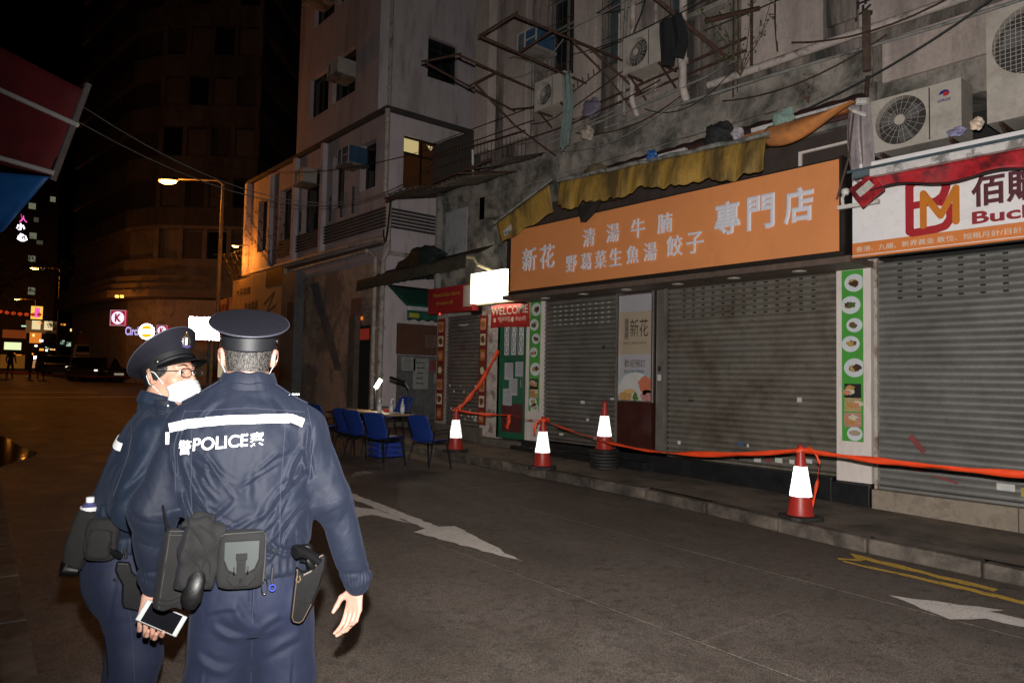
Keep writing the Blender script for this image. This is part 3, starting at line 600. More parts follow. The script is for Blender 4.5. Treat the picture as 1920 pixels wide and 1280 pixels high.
bag('pale_rag', 'pale rag beside the black bundle on the awning', 'rag', (7.78, 5.02, 4.60), .07, M('rag pale', (.4, .36, .38), .8), 3)
bag('green_rag', 'pale green rag draped over the end of the roller bar', 'rag', (7.82, 4.42, 4.62), .11, M('rag green', (.25, .36, .31), .8, dirt=(.1, .1, .08)), 4, (.5, 1.2, 1.1))
bag('dried_weeds', 'brown clump of dried weeds on the yellow awning top', 'plant', (7.75, 7.45, 4.66), .10, M('weed brown', (.12, .09, .05), .9), 6, (.7, 2, .6))
bag('white_bag', 'pale knotted bag hanging on the ledge below the air conditioner', 'plastic bag', (8.1, 7.95, 5.42), .10, M('bag cream', (.42, .35, .29), .7), 7)
bag('lavender_bag', 'lavender plastic bag hanging from the rusty bars', 'plastic bag', (8.2, 7.95, 5.85), .14, M('bag lavender', (.17, .15, .2), .5), 8, (.7, 1.2, 1))
bag('round_lamp', 'round cream lamp glass standing on the teal canopy', 'lamp', (7.85, 2.42, 4.06), .055, M('lamp cream', (.75, .58, .45), .4), 9)
bag('purple_box', 'white and purple packet lying beside the cream lamp', 'packet', (7.86, 2.60, 4.03), .05, M('packet purple', (.30, .28, .45), .5), 10, (.8, 1.5, .8))
# ================================================================== upper-floor clutter
pipe_w = M('pipe white dirty', (.50, .43, .39), .6, var=.2, vs=6, dirt=(.10, .07, .05), ds=5, dth=(.5, .66))
pipe_g = M('pipe grey', (.27, .26, .24), .6, var=.2, vs=6, dirt=(.06, .055, .05), ds=5, dth=(.5, .66))
def pipe(name, label, pts, r, mat, cat='pipe', collars=(), group=None, n=10):
    o = Vector(pts[0]); t = thing(name, label, cat, o, group=group); m = MB(); m.tube([Vector(p)-o for p in pts], r, n); m.build('pipe_run', mat, t)
    for c in collars:
        c = Vector(c); m = MB(); m.lathe([(r*1.35, -.035), (r*1.35, .035)], c-o, 12); m.build('collar', mat, t)
    return t
pipe('drain_pipe', 'thick white vertical drain pipe right of the black garment', [(8.33, 6.28, 9.5), (8.33, 6.28, 5.72), (8.42, 6.28, 5.55)], .06, pipe_w, collars=[(8.33, 6.28, 7.6), (8.33, 6.28, 6.1)])
pipe('drain_pipe', 'slimmer white drain pipe behind the upper air conditioner', [(8.35, 7.25, 9.5), (8.35, 7.25, 5.8), (8.45, 7.22, 5.58)], .045, pipe_w, collars=[(8.35, 7.25, 6.1)])
pipe('drain_pipe', 'white drain pipe next to the air conditioner beside the dark tall window', [(8.33, 7.20, 9.5), (8.33, 7.40, 6.9), (8.37, 7.42, 5.62)], .03, pipe_g)
pipe('drain_pipe', 'rust-stained thin pipe on the wall above the ledge plant', [(8.5, 5.28, 9), (8.5, 5.28, 5.7)], .02, rust)
pipe('horizontal_pipe', 'big pale pipe running along the wall above the awnings', [(8.42, 5.9, 5.66), (8.42, 3.9, 5.66), (8.42, 3.72, 5.65), (8.42, .5, 5.62)], .055, pipe_w)
pipe('horizontal_pipe', 'narrow grey conduit under the big pale pipe', [(8.46, 7.9, 5.58), (8.46, 5, 5.52), (8.46, 3.0, 5.44), (8.46, .5, 5.4)], .02, pipe_g)
pipe('horizontal_pipe', 'upper rusty conduit behind the drain pipes', [(8.4, 8.0, 6.0), (8.4, 5.3, 6.12)], .02, rust)
pipe('horizontal_pipe', 'middle rusty conduit behind the drain pipes', [(8.4, 8.4, 5.85), (8.4, 5.3, 5.95)], .018, rust)
pipe('horizontal_pipe', 'lower dark conduit behind the drain pipes', [(8.4, 9.2, 5.62), (8.4, 5.9, 5.78)], .018, pipe_g)
pipe('cable', 'black cable sagging from the wall towards the white banner', [(8.2, 4.5-2.9*u, 5.0+1.0*u-.15*math.sin(u*3.1)-.2) for u in np.linspace(0, 1, 14)], .011, M('cable black', (.02, .02, .02), .7), 'cable', n=6)
pipe('cable', 'dark cable hanging in front of the upper wall beside the tall window', [(8.3, 6.9, 7.4), (8.25, 7.0, 7.05), (8.2, 7.15, 6.7)], .012, MATS['cable black'], 'cable', n=6)
# vertical stub post through the pale pipe and downpipe right
pipe('rusty_post', 'rotten wooden post crossing the big pale pipe', [(8.36, 3.70, 5.85), (8.38, 3.70, 5.15)], .05, M('rotten wood', (.10, .065, .05), .9, dirt=(.02, .015, .01)), 'post', n=6)
pipe('rusty_post', 'thin brown pipe beside the air conditioner with the logo', [(8.30, 3.66, 5.05), (8.28, 3.68, 4.62)], .025, rust, 'post')
# tangle of thin cables, conduits and hooks along the facade
cr2 = random.Random(41)
for i in range(16):
    y0_ = cr2.uniform(4.5, 11); L_ = cr2.uniform(1.0, 3.5); z_ = cr2.uniform(5.2, 7.6); sg = cr2.uniform(.03, .3); X_ = cr2.uniform(8.15, 8.45); mt_ = (MATS['cable black'], pipe_g, rust)[i % 3]
    pipe('cable', 'thin %s cable sagging along the tenement wall' % ('black', 'grey', 'rust-brown')[i % 3], [(X_, y0_-L_*u, z_+.12*L_*(cr2.random()*.0)+.15*u-sg*4*u*(1-u)) for u in np.linspace(0, 1, 12)], cr2.uniform(.006, .012), mt_, 'cable', group='%s cables on the tenement wall' % ('black', 'grey', 'rust-brown')[i % 3], n=5)
for i in range(9):
    y_ = cr2.uniform(4.3, 11); pipe('conduit', 'thin vertical conduit on the stained tenement wall', [(8.44, y_, cr2.uniform(7.2, 9)), (8.44, y_+cr2.uniform(-.03, .03), 6.2), (8.46, y_, cr2.uniform(5.2, 5.9))], cr2.uniform(.008, .018), (pipe_g, rust, pipe_w)[i % 3], 'pipe', group='thin conduits on the tenement wall', n=6)
for (a, b, c, d) in ((8.64, 9.40, 6.6, 8.2), (6.46, 6.76, 6.92, 8.5), (5.75, 6.06, 6.9, 8.5), (7.64, 8.06, 6.66, 8.4)):
    m = P(); n_ = max(3, int((b-a)/.11))
    for k in range(n_+1): yy = a+(b-a)*k/n_; m.tube([(XF-.03, yy, c), (XF-.03, yy, d)], .007, 4)
    for k in range(5): zz = c+(d-c)*k/4; m.tube([(XF-.03, a, zz), (XF-.03, b, zz)], .008, 4)
    tag(m.build('window_bars', rust, shop), kind='stuff')
# metal drying racks
def rack(label, bars, r=.021):
    t = thing('drying_rack', label, 'metal rack', bars[0][0], group='rusty racks on the tenement'); o = Vector(bars[0][0])
    for b in bars: m = MB(); m.tube([Vector(p)-o for p in b], r, 4); m.build('bar', rust, t)
    return t
ra = rack('upper rusty drying rack jutting out around the blue air conditioner', [
    [(6.2, 8.30, 6.50), (8.45, 8.28, 6.40)], [(6.2, 7.52, 6.52), (8.45, 7.52, 6.55)], [(6.2, 8.36, 6.52), (6.2, 7.46, 6.54)], [(6.9, 8.28, 6.46), (6.9, 7.52, 6.53)], [(7.7, 7.55, 6.56), (8.45, 7.2, 5.95)]])
rack('lower rusty drying rack in front of the pink building', [
    [(6.38, 10.1, 6.76), (8.45, 10.14, 6.44)], [(6.6, 9.42, 6.72), (8.45, 9.45, 6.60)], [(6.36, 10.16, 6.78), (6.6, 9.36, 6.72)], [(7.3, 10.12, 6.6), (7.4, 9.44, 6.68)], [(8.4, 10.2, 6.5), (8.4, 9.3, 6.3)]])
rack('long rusty brace slanting down from the lower rack to the awning', [[(7.3, 9.9, 6.6), (8.1, 9.75, 6.0), (8.4, 9.0, 5.35)], [(7.3, 7.5, 6.5), (8.1, 7.48, 6.15), (8.4, 7.3, 5.7)]], .018)
rack('short rusty brackets holding the black garment', [[(7.2, 5.95, 6.55), (8.4, 5.6, 5.95)], [(7.9, 5.6, 6.3), (8.4, 5.1, 6.45)]], .034)
rack('thin horizontal rusty bars with spikes beside the upper air conditioner', [[(8.2, 8.5, 6.22), (8.2, 7.4, 6.5)], [(8.2, 8.5, 5.95), (8.2, 7.3, 6.25)]]+[[(8.2, 8.4-.12*i, 6.26+.03*i), (8.2, 8.42-.12*i, 6.36+.03*i)] for i in range(6)], .012)
# garment and cloths
def cloth(name, label, cat, p0, w, h, mat, taper=.8, amp=.03, seed=0):
    r = random.Random(seed); a, b = r.uniform(0, 6), r.uniform(0, 6); m = MB()
    def f(u, v):
        ww = w*(1-(1-taper)*math.sin(v*math.pi)); return (amp*math.sin(u*13+a)*(.4+v)+.03*math.sin(v*5+b), (u-.5)*ww*-1, -h*v-.05*h*math.sin(u*7+b)*v)
    m.grid(f, 26, 18); o = m.build(name, mat, thick=.006); o.location = p0; return tag(o, label, cat)
cloth('black_garment', 'black garment hanging from the rusty brackets', 'clothing', (7.6, 5.93, 6.36), .36, .62, M('garment black', (.008, .008, .009), .9), 1.25, .05, 1)
cloth('green_cloth', 'long pale green cloth strip hanging below the rack', 'cloth', (7.9, 8.22, 6.42), .20, 1.22, M('cloth green', (.16, .21, .19), .85, var=.2, vs=9, dirt=(.08, .1, .09)), 1.1, .03, 2)
cloth('plastic_curtain', 'dirty pinkish plastic sheet hanging left of the logo air conditioner', 'plastic sheet', (7.95, 3.60, 4.62), .22, .9, M('sheet pinkish', (.36, .30, .30), .5, var=.3, vs=14, dirt=(.12, .14, .17), ds=8, streak=True), 1.3, .05, 3)
# outdoor air-conditioning units
ac_m = M('ac casing', (.47, .42, .37), .5, var=.12, vs=4, dirt=(.22, .17, .13), ds=3, dth=(.5, .75), damt=.6, bump=.1)
ac_d = M('ac inside', (.035, .03, .028), .7); ac_bl = M('ac fan blade', (.10, .095, .09), .6)
def ac_unit(label, x, y0, y1, z0, z1, fan=(.34, .5), fr=.4, logo=False, grid=False, dep=.32, mat=ac_m, split=True, brack=True):
    w, h = y1-y0, z1-z0; t = thing('air_conditioner', label, 'air conditioner', (x+dep/2, (y0+y1)/2, z0), group=None); I = Matrix.Translation(t.location).inverted()
    fy, fz, R_ = y1-w*fan[0], z0+h*fan[1], h*fr
    # casing with a round opening in the front
    m = PB(I); n = 40; ring = [(x, fy+R_*math.cos(2*math.pi*k/n), fz+R_*math.sin(2*math.pi*k/n)) for k in range(n)]
    def sq(a):
        c, s_ = math.cos(a), math.sin(a); L = min(((y1-fy) if c > 0 else (fy-y0))/max(abs(c), 1e-6), ((z1-fz) if s_ > 0 else (fz-z0))/max(abs(s_), 1e-6)); return (x, fy+c*L, fz+s_*L)
    corners = sorted([math.atan2(zz-fz, yy-fy) % (2*math.pi) for yy in (y0, y1) for zz in (z0, z1)]); angs = sorted([2*math.pi*k/n for k in range(n)]+corners)
    vi = [(x, fy+R_*math.cos(a), fz+R_*math.sin(a)) for a in angs]; vo = [sq(a) for a in angs]; vb = [(x+.10, p[1], p[2]) for p in vi]; N_ = len(angs)
    m.add(vi+vo+vb, [f for k in range(N_) for f in ((k, N_+k, N_+(k+1) % N_, (k+1) % N_), (k, (k+1) % N_, 2*N_+(k+1) % N_, 2*N_+k))])
    m.f = [tuple(reversed(f)) for f in m.f]; m.sm = [False]*len(m.f)
    m.add([(x, y0, z0), (x, y1, z0), (x, y1, z1), (x, y0, z1), (x+dep, y0, z0), (x+dep, y1, z0), (x+dep, y1, z1), (x+dep, y0, z1)], [(0, 1, 5, 4), (3, 7, 6, 2), (0, 4, 7, 3), (1, 2, 6, 5), (4, 5, 6, 7)])
    m.build('casing', mat, t)
    PB(I).lathe([(R_, .10), (R_, .101)], (x, fy, fz), 28, 'X').build('fan_cavity', ac_d, t)
    m = PB(I)
    for k in range(3):
        a = k*2.094+.4; pts = [(x+.07, fy+q*R_*math.cos(a+w_), fz+q*R_*math.sin(a+w_)) for q, w_ in ((.15, -.3), (.85, -.45), (.9, .25), (.5, .55), (.15, .3))]; m.prism(pts, (.008, 0, 0))
    m.build('fan', ac_bl, t)
    m = PB(I); rw = .0022
    if grid:
        for k in range(-7, 8):
            q = k*R_/7.6; L = math.sqrt(max(0, R_*R_-q*q)); m.box((x-.012, fy+q-rw, fz-L), (x-.007, fy+q+rw, fz+L)); m.box((x-.006, fy-L, fz+q-rw), (x-.001, fy+L, fz+q+rw))
    else:
        for k in range(20 if h > .45 else 12):
            a = 2*math.pi*k/(20 if h > .45 else 12); m.tube([(x-.008, fy+R_*.2*math.cos(a), fz+R_*.2*math.sin(a)), (x-.008, fy+R_*math.cos(a+.12), fz+R_*math.sin(a+.12))], rw, 4)
        m.lathe([(R_*.21, -.016), (R_*.21, -.004)], (x, fy, fz), 20, 'X')
        for q in (.45, .72): m.tube([(x-.009, fy+R_*q*math.cos(a), fz+R_*q*math.sin(a)) for a in np.linspace(0, 2*math.pi, 30)], rw*.8, 4)
    m.build('fan_guard', mat, t)
    if split: yy = fy-R_-.035*w; PB(I).box((x-.0035, yy-.006, z0+.02), (x-.0005, yy+.006, z1-.02)).build('seam', ac_d, t)
    if logo:
        ly = (fy-R_+y0)/2-.01; lz = z1-.12
        blue = M('logo blue', (.02, .02, .16), .5, bump=0, var=0)
        m = PB(I); m.prism([(x-.003, ly+.048*math.cos(a), lz+.036*math.sin(a)) for a in np.linspace(-.2, 4.1, 18)]+[(x-.003, ly+.0*math.cos(0), lz)], (-.001, 0, 0)); m.build('logo_mark', blue, t)
        PB(I).prism([(x-.004, ly-.045, lz+.012), (x-.004, ly+.005, lz+.015), (x-.004, ly+.012, lz-.028), (x-.004, ly-.025, lz-.034)], (-.001, 0, 0)).build('logo_mark', M('logo red bright', (.55, .03, .03), .5, bump=0), t)
        text('lettering', 'GREE', .028, (x-.0025, ly+.065, lz-.085), blue, t, ext=.002, bold=.02, width=.13, inv=I, shear=.2)
    if brack:
        for yy in (y0+.12*w, y1-.12*w):
            m = PB(I); m.box((x+.02, yy-.015, z0-.035), (x+dep+.12, yy+.015, z0-.003)); m.build('wall_bracket', rust, t)
            m = PB(I); m.prism([(x+.05, yy-.012, z0-.036), (x+dep+.12, yy-.012, z0-.30), (x+dep+.12, yy-.012, z0-.27), (x+.09, yy-.012, z0-.036)], (0, .024, 0)); m.build('bracket_brace', rust, t)
    return t
ac_unit('big cream air conditioner with a logo and dirty fan standing on the teal canopy', 8.05, 2.62, 3.52, 4.05, 4.64, (.345, .52), .44, logo=True)
ac_unit('tallest cream air conditioner with gridded fan at the top right edge', 7.9, 1.45, 2.35, 4.05, 5.15, (.42, .66), .30, grid=True, dep=.4, split=False)
ac_unit('cream air conditioner beside the black garment on the upper wall', 8.1, 6.46, 7.22, 6.12, 6.68, (.34, .5), .38)
ac_unit('dingy air conditioner behind the green cloth strip', 8.2, 8.62, 9.36, 6.17, 6.68, (.32, .5), .38)
def win_ac(label, loc, w, d, h, body, rz=0, group=None):
    t = thing('window_air_conditioner', label, 'air conditioner', loc, rz); m = MB(); m.box((-d, -w/2, 0), (0, w/2, h)); m.build('casing', body, t, bevel=.01)
    fr = MB(); fr.box((-d-.02, -w/2, 0), (-d-.002, -w/2+.02, h)); fr.box((-d-.02, w/2-.02, 0), (-d-.002, w/2, h)); fr.box((-d-.02, -w/2+.02, 0), (-d-.002, w/2-.02, .02)); fr.box((-d-.02, -w/2+.02, h-.02), (-d-.002, w/2-.02, h))
    fr.box((-d-.02, -.01+w*.1, .02), (-d-.002, .01+w*.1, h-.02)); fr.box((-d-.019, -w/2+.02, h*.45), (-d-.003, w*.1-.01, h*.5)); fr.build('grille_frame', ac_m, t)
    g = MB()
    for k in range(7): z = .03+(h-.06)*k/7; g.box((-d-.012, w*.1+.012, z), (-d-.004, w/2-.022, z+.02))
    g.build('louvre', M('louvre grey', (.16, .15, .14), .6), t); MB().box((-d-.05, -w/2-.02, -.05), (.05, w/2+.02, -.004)).build('shelf', mould, t); return t
win_ac('blue-sided window air conditioner framed by the upper rusty rack', (8.5, 9.45, 7.28), .52, .42, .36, M('ac blue', (.035, .085, .16), .5))
# ledge plant: weeds growing out of the wall
def weed(name, label, loc, h, n, seed, leaf=(.055, .085, .025), spread=.25, dense=1.):
    r = random.Random(seed); t = thing(name, label, 'plant', loc)
    st = MB(); lf = MB()
    for i in range(n):
        a = r.uniform(0, 6.28); p = Vector((0, 0, 0)); pts = [p.copy()]; d = Vector((math.cos(a)*.35-.15, math.sin(a)*spread*2, 1)).normalized()
        for k in range(6): d = (d+Vector((r.uniform(-.25, .15), r.uniform(-.3, .3), r.uniform(-.1, .15)))).normalized(); p = p+d*h*r.uniform(.11, .2); pts.append(p.copy())
        st.tube(pts, [.008, .007, .006, .005, .004, .003, .002], 5)
        for q in pts[2:]:
            for _ in range(int(4*dense)):
                c = q+Vector((r.uniform(-.06, .06), r.uniform(-.07, .07), r.uniform(-.05, .05))); L = r.uniform(.03, .06); ax = Vector((r.uniform(-1, 1), r.uniform(-1, 1), r.uniform(-1.2, .1))).normalized(); sd = ax.cross(Vector((r.random(), r.random(), 1))).normalized()*L*.3
                lf.add([c, c+ax*L*.5+sd, c+ax*L, c+ax*L*.5-sd], [(0, 1, 2, 3)])
    st.build('stem', M('stem brown', (.09, .06, .04), .9), t); o = lf.build('foliage', M('leaf '+name, leaf, .6, var=.5, vs=30, bump=0), t); return t
weed('ledge_shrub', 'small leafy shrub growing from the wall ledge above the awnings', (8.35, 5.35, 5.60), 1.1, 7, 3)
weed('ledge_weed', 'thin reddish weed on the mouldy band', (8.45, 4.45, 5.0), .35, 3, 4, (.12, .04, .03), dense=.4)
# wall slogan strokes at the very top
for y, z, ch in ((3.95, 5.85, '花'), (3.50, 6.0, '險'), (3.85, 6.15, '危')): text('painted_character', ch, .25, (XF-.033, y, z), M('wall paint black', (.02, .02, .022), .7), shop, ext=.002, bold=.02, width=.26, inv=SI)
# rust canopy sheets over the low unit
cor = M('corrugated rusty', (.085, .065, .05), .8, var=.4, dirt=(.02, .018, .015), ds=3, dth=(.45, .6), bump=.4, bs=30)
t, I = shaped('sheet_canopy', 'broken rusty sheet canopy over the low white wall', 'canopy', (7.6, 11.2, 5.0))
for k, (a, b, c, z) in enumerate(((12.7, 11.5, 7.15, 5.05), (12.0, 10.9, 7.5, 5.12), (11.2, 10.2, 7.3, 5.0), (10.4, 9.4, 7.5, 5.2))):
    m = PB(I); m.grid(lambda u, v, a=a, b=b, c=c, z=z: (c+(8.55-c)*u, a+(b-a)*v, z+.34*u+.02*math.sin(v*40)+.03*math.sin(k*3+v*3)), 4, 40); m.build('corrugated_sheet', cor, t, thick=.006)
m = PB(I)
for y in (12.5, 11.3, 10.1): m.tube([(7.1, y, 5.02), (8.55, y+.1, 5.35)], .02, 4)
m.tube([(7.2, 12.7, 5.0), (7.3, 9.4, 5.15)], .022, 4); m.tube([(8.3, 12.6, 6.1), (8.2, 9.6, 5.9)], .02, 4); m.build('frame', rust, t)
t, I = shaped('wire_cage', 'dark cluttered wire cage with rags above the sheet canopy', 'cage', (8.3, 11.4, 5.6))
m = PB(I)
for k in range(30): y = 12.7-.11*k; m.tube([(8.15, y, 5.42), (8.15, y, 6.35-.02*k)], .008, 4)
for z in (5.45, 5.8, 6.1, 6.35): m.tube([(8.15, 12.75, z), (8.15, 9.3, z-.1)], .010, 4)
m.build('bars', rust, t)['kind'] = 'stuff'
PB(I).box((8.35, 11.4, 5.4), (XF+.3, 12.75, 6.4)).build('cage_box', M('cage dark', (.05, .05, .045), .9, dirt=(.02, .02, .018), ds=3), t)
pipe('tube_lamp', 'unlit white tube lamp standing against the cage', [(7.9, 10.75, 5.75), (7.9, 10.72, 5.28)], .022, wht, 'lamp')
# ---- low unit: wall above the red sign, white board, light tube
low = thing('low_annex', 'mouldy low annex wall with a whitewashed patch above the red sign', 'building', (XF, 12, G(12))); LI = Matrix.Translation(low.location).inverted()
PB(LI).box((XF, 11.2, 2.9), (XF+3, 12.75, 5.45)).build('wall', mould, low)
PB(LI).box((XF-.02, 11.75, 3.98), (XF-.002, 12.5, 4.95)).build('whitewashed_patch', M('whitewash', (.38, .38, .40), .8, var=.08, dirt=(.10, .10, .09), ds=2, dth=(.58, .7)), low)
PB(LI).box((XF, 12.36, .3), (XF+3, 12.75, 2.9)).build('pier', M('pier white dirty', (.34, .30, .27), .8, dirt=(.1, .08, .06), ds=3), low)
PB(LI).box((XF, 10.62, .3), (XF+.5, 11.2, 2.9)).build('pier', M('pier peeling', (.50, .44, .40), .8, dirt=(.14, .06, .05), ds=4, dth=(.5, .62)), low)
PB(LI).box((XF-.04, 11.1, .18), (XF+.4, 12.8, .52)).build('step', concrete_d, low, bevel=.01)
PB(LI).box((XF-.12, 12.66, 2.9), (XF+.0, 12.74, 6.2)).build('post', pipe_g, low)
PB(LI).box((XF-.2, 9.8, .10), (XF+.2, 11.1, .36)).build('step', concrete_d, low, bevel=.01)
pipe('tube_lamp', 'unlit white tube lamp slanting above the red sign', [(7.95, 12.6, 3.62), (8.0, 11.35, 3.78)], .02, wht, 'lamp')
t = thing('red_signboard', 'red shop signboard with yellow writing above the small dark shutter', 'signboard', (8.35, 12.0, 2.8)); I = Matrix.Translation(t.location).inverted()
PB(I).box((8.35, 11.25, 2.80), (8.5, 12.82, 3.33)).build('panel', M('sign red', (.30, .018, .02), .5, var=.2, vs=4, bump=0), t)
yl_ = M('sign yellow', (.42, .27, .03), .5, bump=0)
text('lettering', 'Nepal Asian Store', .10, (8.348, 12.62, 3.12), yl_, t, ext=.003, bold=.01, width=.95, inv=I)
text('lettering', '& Import SK', .09, (8.348, 12.5, 2.95), yl_, t, ext=.003, bold=.01, width=.62, inv=I)
PB(I).box((8.344, 11.28, 2.88), (8.349, 11.55, 3.30)).build('picture', F_('advert', (.45, .35, .3)), t)
PB(I).box((8.34, 12.35, 2.77), (8.35, 12.38, 2.80)).build('red_lamp', EM('red led', (1, .05, .03), 3), t)
def redmenu(label, y0, y1):
    t = thing('menu_strip', label, 'menu board', (8.5, (y0+y1)/2, .58)); I = Matrix.Translation(t.location).inverted()
    PB(I).box((8.505, y0, .58), (8.53, y1, 2.70)).build('board', M('menu dark red', (.16, .02, .015), .5, bump=0), t)
    cs = [F_('curry', (.32, .12, .03)), F_('cream', (.5, .4, .3)), F_('shrimp', (.4, .14, .08)), F_('sauce', (.14, .05, .02))]
    for k in range(7):
        z = .62+.3*k; PB(I).box((8.502, y0+.03, z), (8.5045, y1-.03, z+.22)).build('photo', cs[k % 4], t)
        disc(I, 8.5015, (y0+y1)/2, z+.11, (y1-y0)*.3, .07, 'food_picture', cs[(k+2) % 4], t, n=14, wob=.15, seed=k)
redmenu('red dish-photo strip left of the small dark shutter', 12.42, 12.66); redmenu('red dish-photo strip right of the small dark shutter', 10.98, 11.2)
# ---- lit box, welcome banner, green door
t = thing('lit_light_box', 'glowing blank white light box above the welcome banner', 'light box', (8.3, 10.5, 2.9)); I = Matrix.Translation(t.location).inverted()
PB(I).box((8.22, 10.10, 2.91), (8.36, 11.14, 3.48)).build('lit_face', EM('box light', (1, .93, .70), 4.5), t)
PB(I).box((8.37, 9.72, 2.885), (8.50, 11.16, 3.50)).build('backing', M('backing dirty', (.3, .27, .16), .7, dirt=(.1, .06, .03)), t)
PB(I).box((8.22, 9.70, 2.90), (8.365, 10.08, 3.02)).build('lit_face', MATS['box light'], t)
t = thing('welcome_banner', 'red WELCOME banner under the glowing light box', 'banner', (8.35, 10.1, 2.42)); I = Matrix.Translation(t.location).inverted()
def wb(u, v): return (8.35+.012*math.sin(u*9+v*2), 10.66-1.12*u, 2.42+.42*v+.012*math.sin(u*5))
PB(I).grid(wb, 24, 4).build('sheet', M('banner red bright', (.50, .025, .02), .5, var=.15, vs=10, bump=0), t, thick=.004)
cm = M('banner lettering', (.8, .74, .6), .5, bump=0)
text('lettering', 'WELCOME', .15, (8.33, 10.61, 2.655), cm, t, ext=.003, bold=.01, width=1.04, inv=I)
text('lettering', 'फुडहरू', .09, (8.33, 10.42, 2.52), cm, t, ext=.003, width=.38, inv=I)
text('lettering', 'नेपाली', .09, (8.33, 9.92, 2.52), cm, t, ext=.003, width=.3, inv=I)
for y in (10.52, 10.0): disc(I, 8.332, y, 2.56, .035, .05, 'flower_print', cm, t, n=10, wob=.3, seed=int(y*7))
gd = M('door green', (.012, .11, .055), .5, var=.15, vs=5, bump=.05)
t = thing('green_door', 'green metal door with white grille and pasted notices', 'door', (XF, 10.25, .4)); I = Matrix.Translation(t.location).inverted()
PB(I).box((XF+.03, 9.84, .38), (XF+.08, 10.60, 1.02)).build('lower_panel', M('door maroon', (.09, .015, .018), .5), t)
PB(I).box((XF+.03, 9.84, 1.02), (XF+.08, 10.60, 1.90)).build('door_leaf', gd, t)
PB(I).box((XF+.05, 9.84, 1.90), (XF+.07, 10.60, 2.5)).build('grille_backing', M('grille backing', (.62, .62, .62), .6), t)
m = PB(I); m.box((XF+.0, 10.56, .38), (XF+.1, 10.68, 2.5)); m.box((XF+.0, 9.80, .38), (XF+.1, 9.92, 2.5)); m.box((XF+.002, 9.92, .38), (XF+.1, 10.56, .5)); m.box((XF+.002, 9.92, 1.84), (XF+.09, 10.56, 1.92)); m.build('frame', gd, t)
m = PB(I)
for k in range(3):
    yc_ = 10.03+.21*k
    for d_ in (-.085, .085): m.box((XF+.02, yc_+d_-.006, 1.92), (XF+.035, yc_+d_+.006, 2.5))
    for zz in (2.03, 2.21, 2.39):
        m.tube([(XF+.025, yc_+.045*math.cos(a), zz+.075*math.sin(a)) for a in np.linspace(0, 2*math.pi, 9)], .006, 4)
m.build('grille', M('grille dark', (.02, .05, .04), .6), t)
PB(I).box((XF-.01, 9.96, 1.32), (XF+.03, 9.98, 1.52)).build('handle', M('handle steel', (.5, .5, .5), .3, .8), t)
paper = M('notice paper', (.42, .42, .46), .6, var=.06, vs=30, bump=.05)
for i, (y, z, w_, h_, lb) in enumerate(((10.36, 1.62, .25, .32, 'upper left notice on the green door'), (10.06, 1.66, .22, .27, 'upper right notice on the green door, beside the door frame'), (10.22, 1.33, .24, .31, 'middle notice on the green door, overlapping its neighbour'), (10.38, 1.14, .26, .31, 'lowest notice on the green door, above the maroon panel'))):
    tt = thing('paper_notice', lb, 'notice', (XF+.02, y, z), group='paper notices on the green door'); MB().box((0-.002*i, -w_/2, -h_/2), (.001-.002*i, w_/2, h_/2)).build('sheet', paper, tt)
    m = MB()
    for k in range(7): m.box((-.0015-.002*i, -w_*.38, h_*.36-k*h_*.11), (-.0005-.002*i, w_*.38-rng.uniform(0, .08), h_*.37-k*h_*.11+.003))
    m.build('printed_lines', ink2, tt)
# ================================================================== pink corner building
pink = M('pink plaster', (.50, .41, .42), .85, var=.15, vs=.8, dirt=(.16, .13, .13), ds=.9, dth=(.52, .78), streak=True, damt=.7, bump=.2, bs=20, bd=.008)
pinkl = M('pink plaster light', (.64, .55, .57), .85, var=.12, vs=1, dirt=(.14, .11, .10), ds=1, dth=(.55, .8), streak=True, bump=.2, bs=20)
base_w = M('base wall patchy', (.52, .36, .27), .85, var=.3, vs=.7, dirt=(.10, .085, .08), ds=.7, dth=(.46, .56), damt=.7, bump=.2, bs=20)
pk = thing('pink_corner_building', 'pink corner building with unlit windows beyond the low annex', 'building', (8.5, 15, G(15))); PI_ = Matrix.Translation(pk.location).inverted()
Q = lambda: PB(PI_)
def toP(f):
    for q in [f]+list(f.children): q.data.transform(PI_)
    f.parent = pk
X0 = 8.5; Y0 = 15.0
w = wallX(X0, Y0, 24.2, G(15), 7.85, [(17.2, 17.9, 5.9, 7.35), (15.55, 16.35, 6.1, 7.3), (18.4, 19.9, 5.5, 7.2), (20.5, 21.5, 5.5, 7.1), (22.2, 23.3, 5.4, 7.1)], .25); w.inv = PI_; w.__class__ = PB; w.build('street_wall', pink, pk)
for h in ((17.2, 17.9, 5.9, 7.35), (15.55, 16.35, 6.1, 7.3), (18.4, 19.9, 5.5, 7.2), (20.5, 21.5, 5.5, 7.1), (22.2, 23.3, 5.4, 7.1)): toP(windowX(X0, *h, None, glass_dark, rust, mull=1 if h[1]-h[0] > 1 else 0, depth=.2))
hs = [(8.95, 10.6, 6.05, 7.35)]
w = swapXY(wallX(Y0, X0, 15, G(15), 7.85, hs, .2)); w.inv = PI_; w.__class__ = PB; w.build('alley_wall', pinkl, pk)
f = windowX(Y0, 8.95, 10.6, 6.05, 7.35, None, M('warm glass', (.05, .022, .01), .3, emit=(1, .32, .08), es=.010), M('black frame', (.01, .01, .01), .5), mull=2, trans=.68, S=True, depth=.1); toP(f)
Q().box((9.0, Y0+.085, 6.98), (9.42, Y0+.095, 7.3)).build('lit_pane', EM('lit pane yellow', (1, .80, .36), .42), pk)
m = Q(); m.prism([(9.66, Y0+.09, 7.28), (9.86, Y0+.09, 7.26), (9.78, Y0+.09, 7.15)], (0, .006, 0)); m.build('lit_pane', MATS['lit pane yellow'], pk)
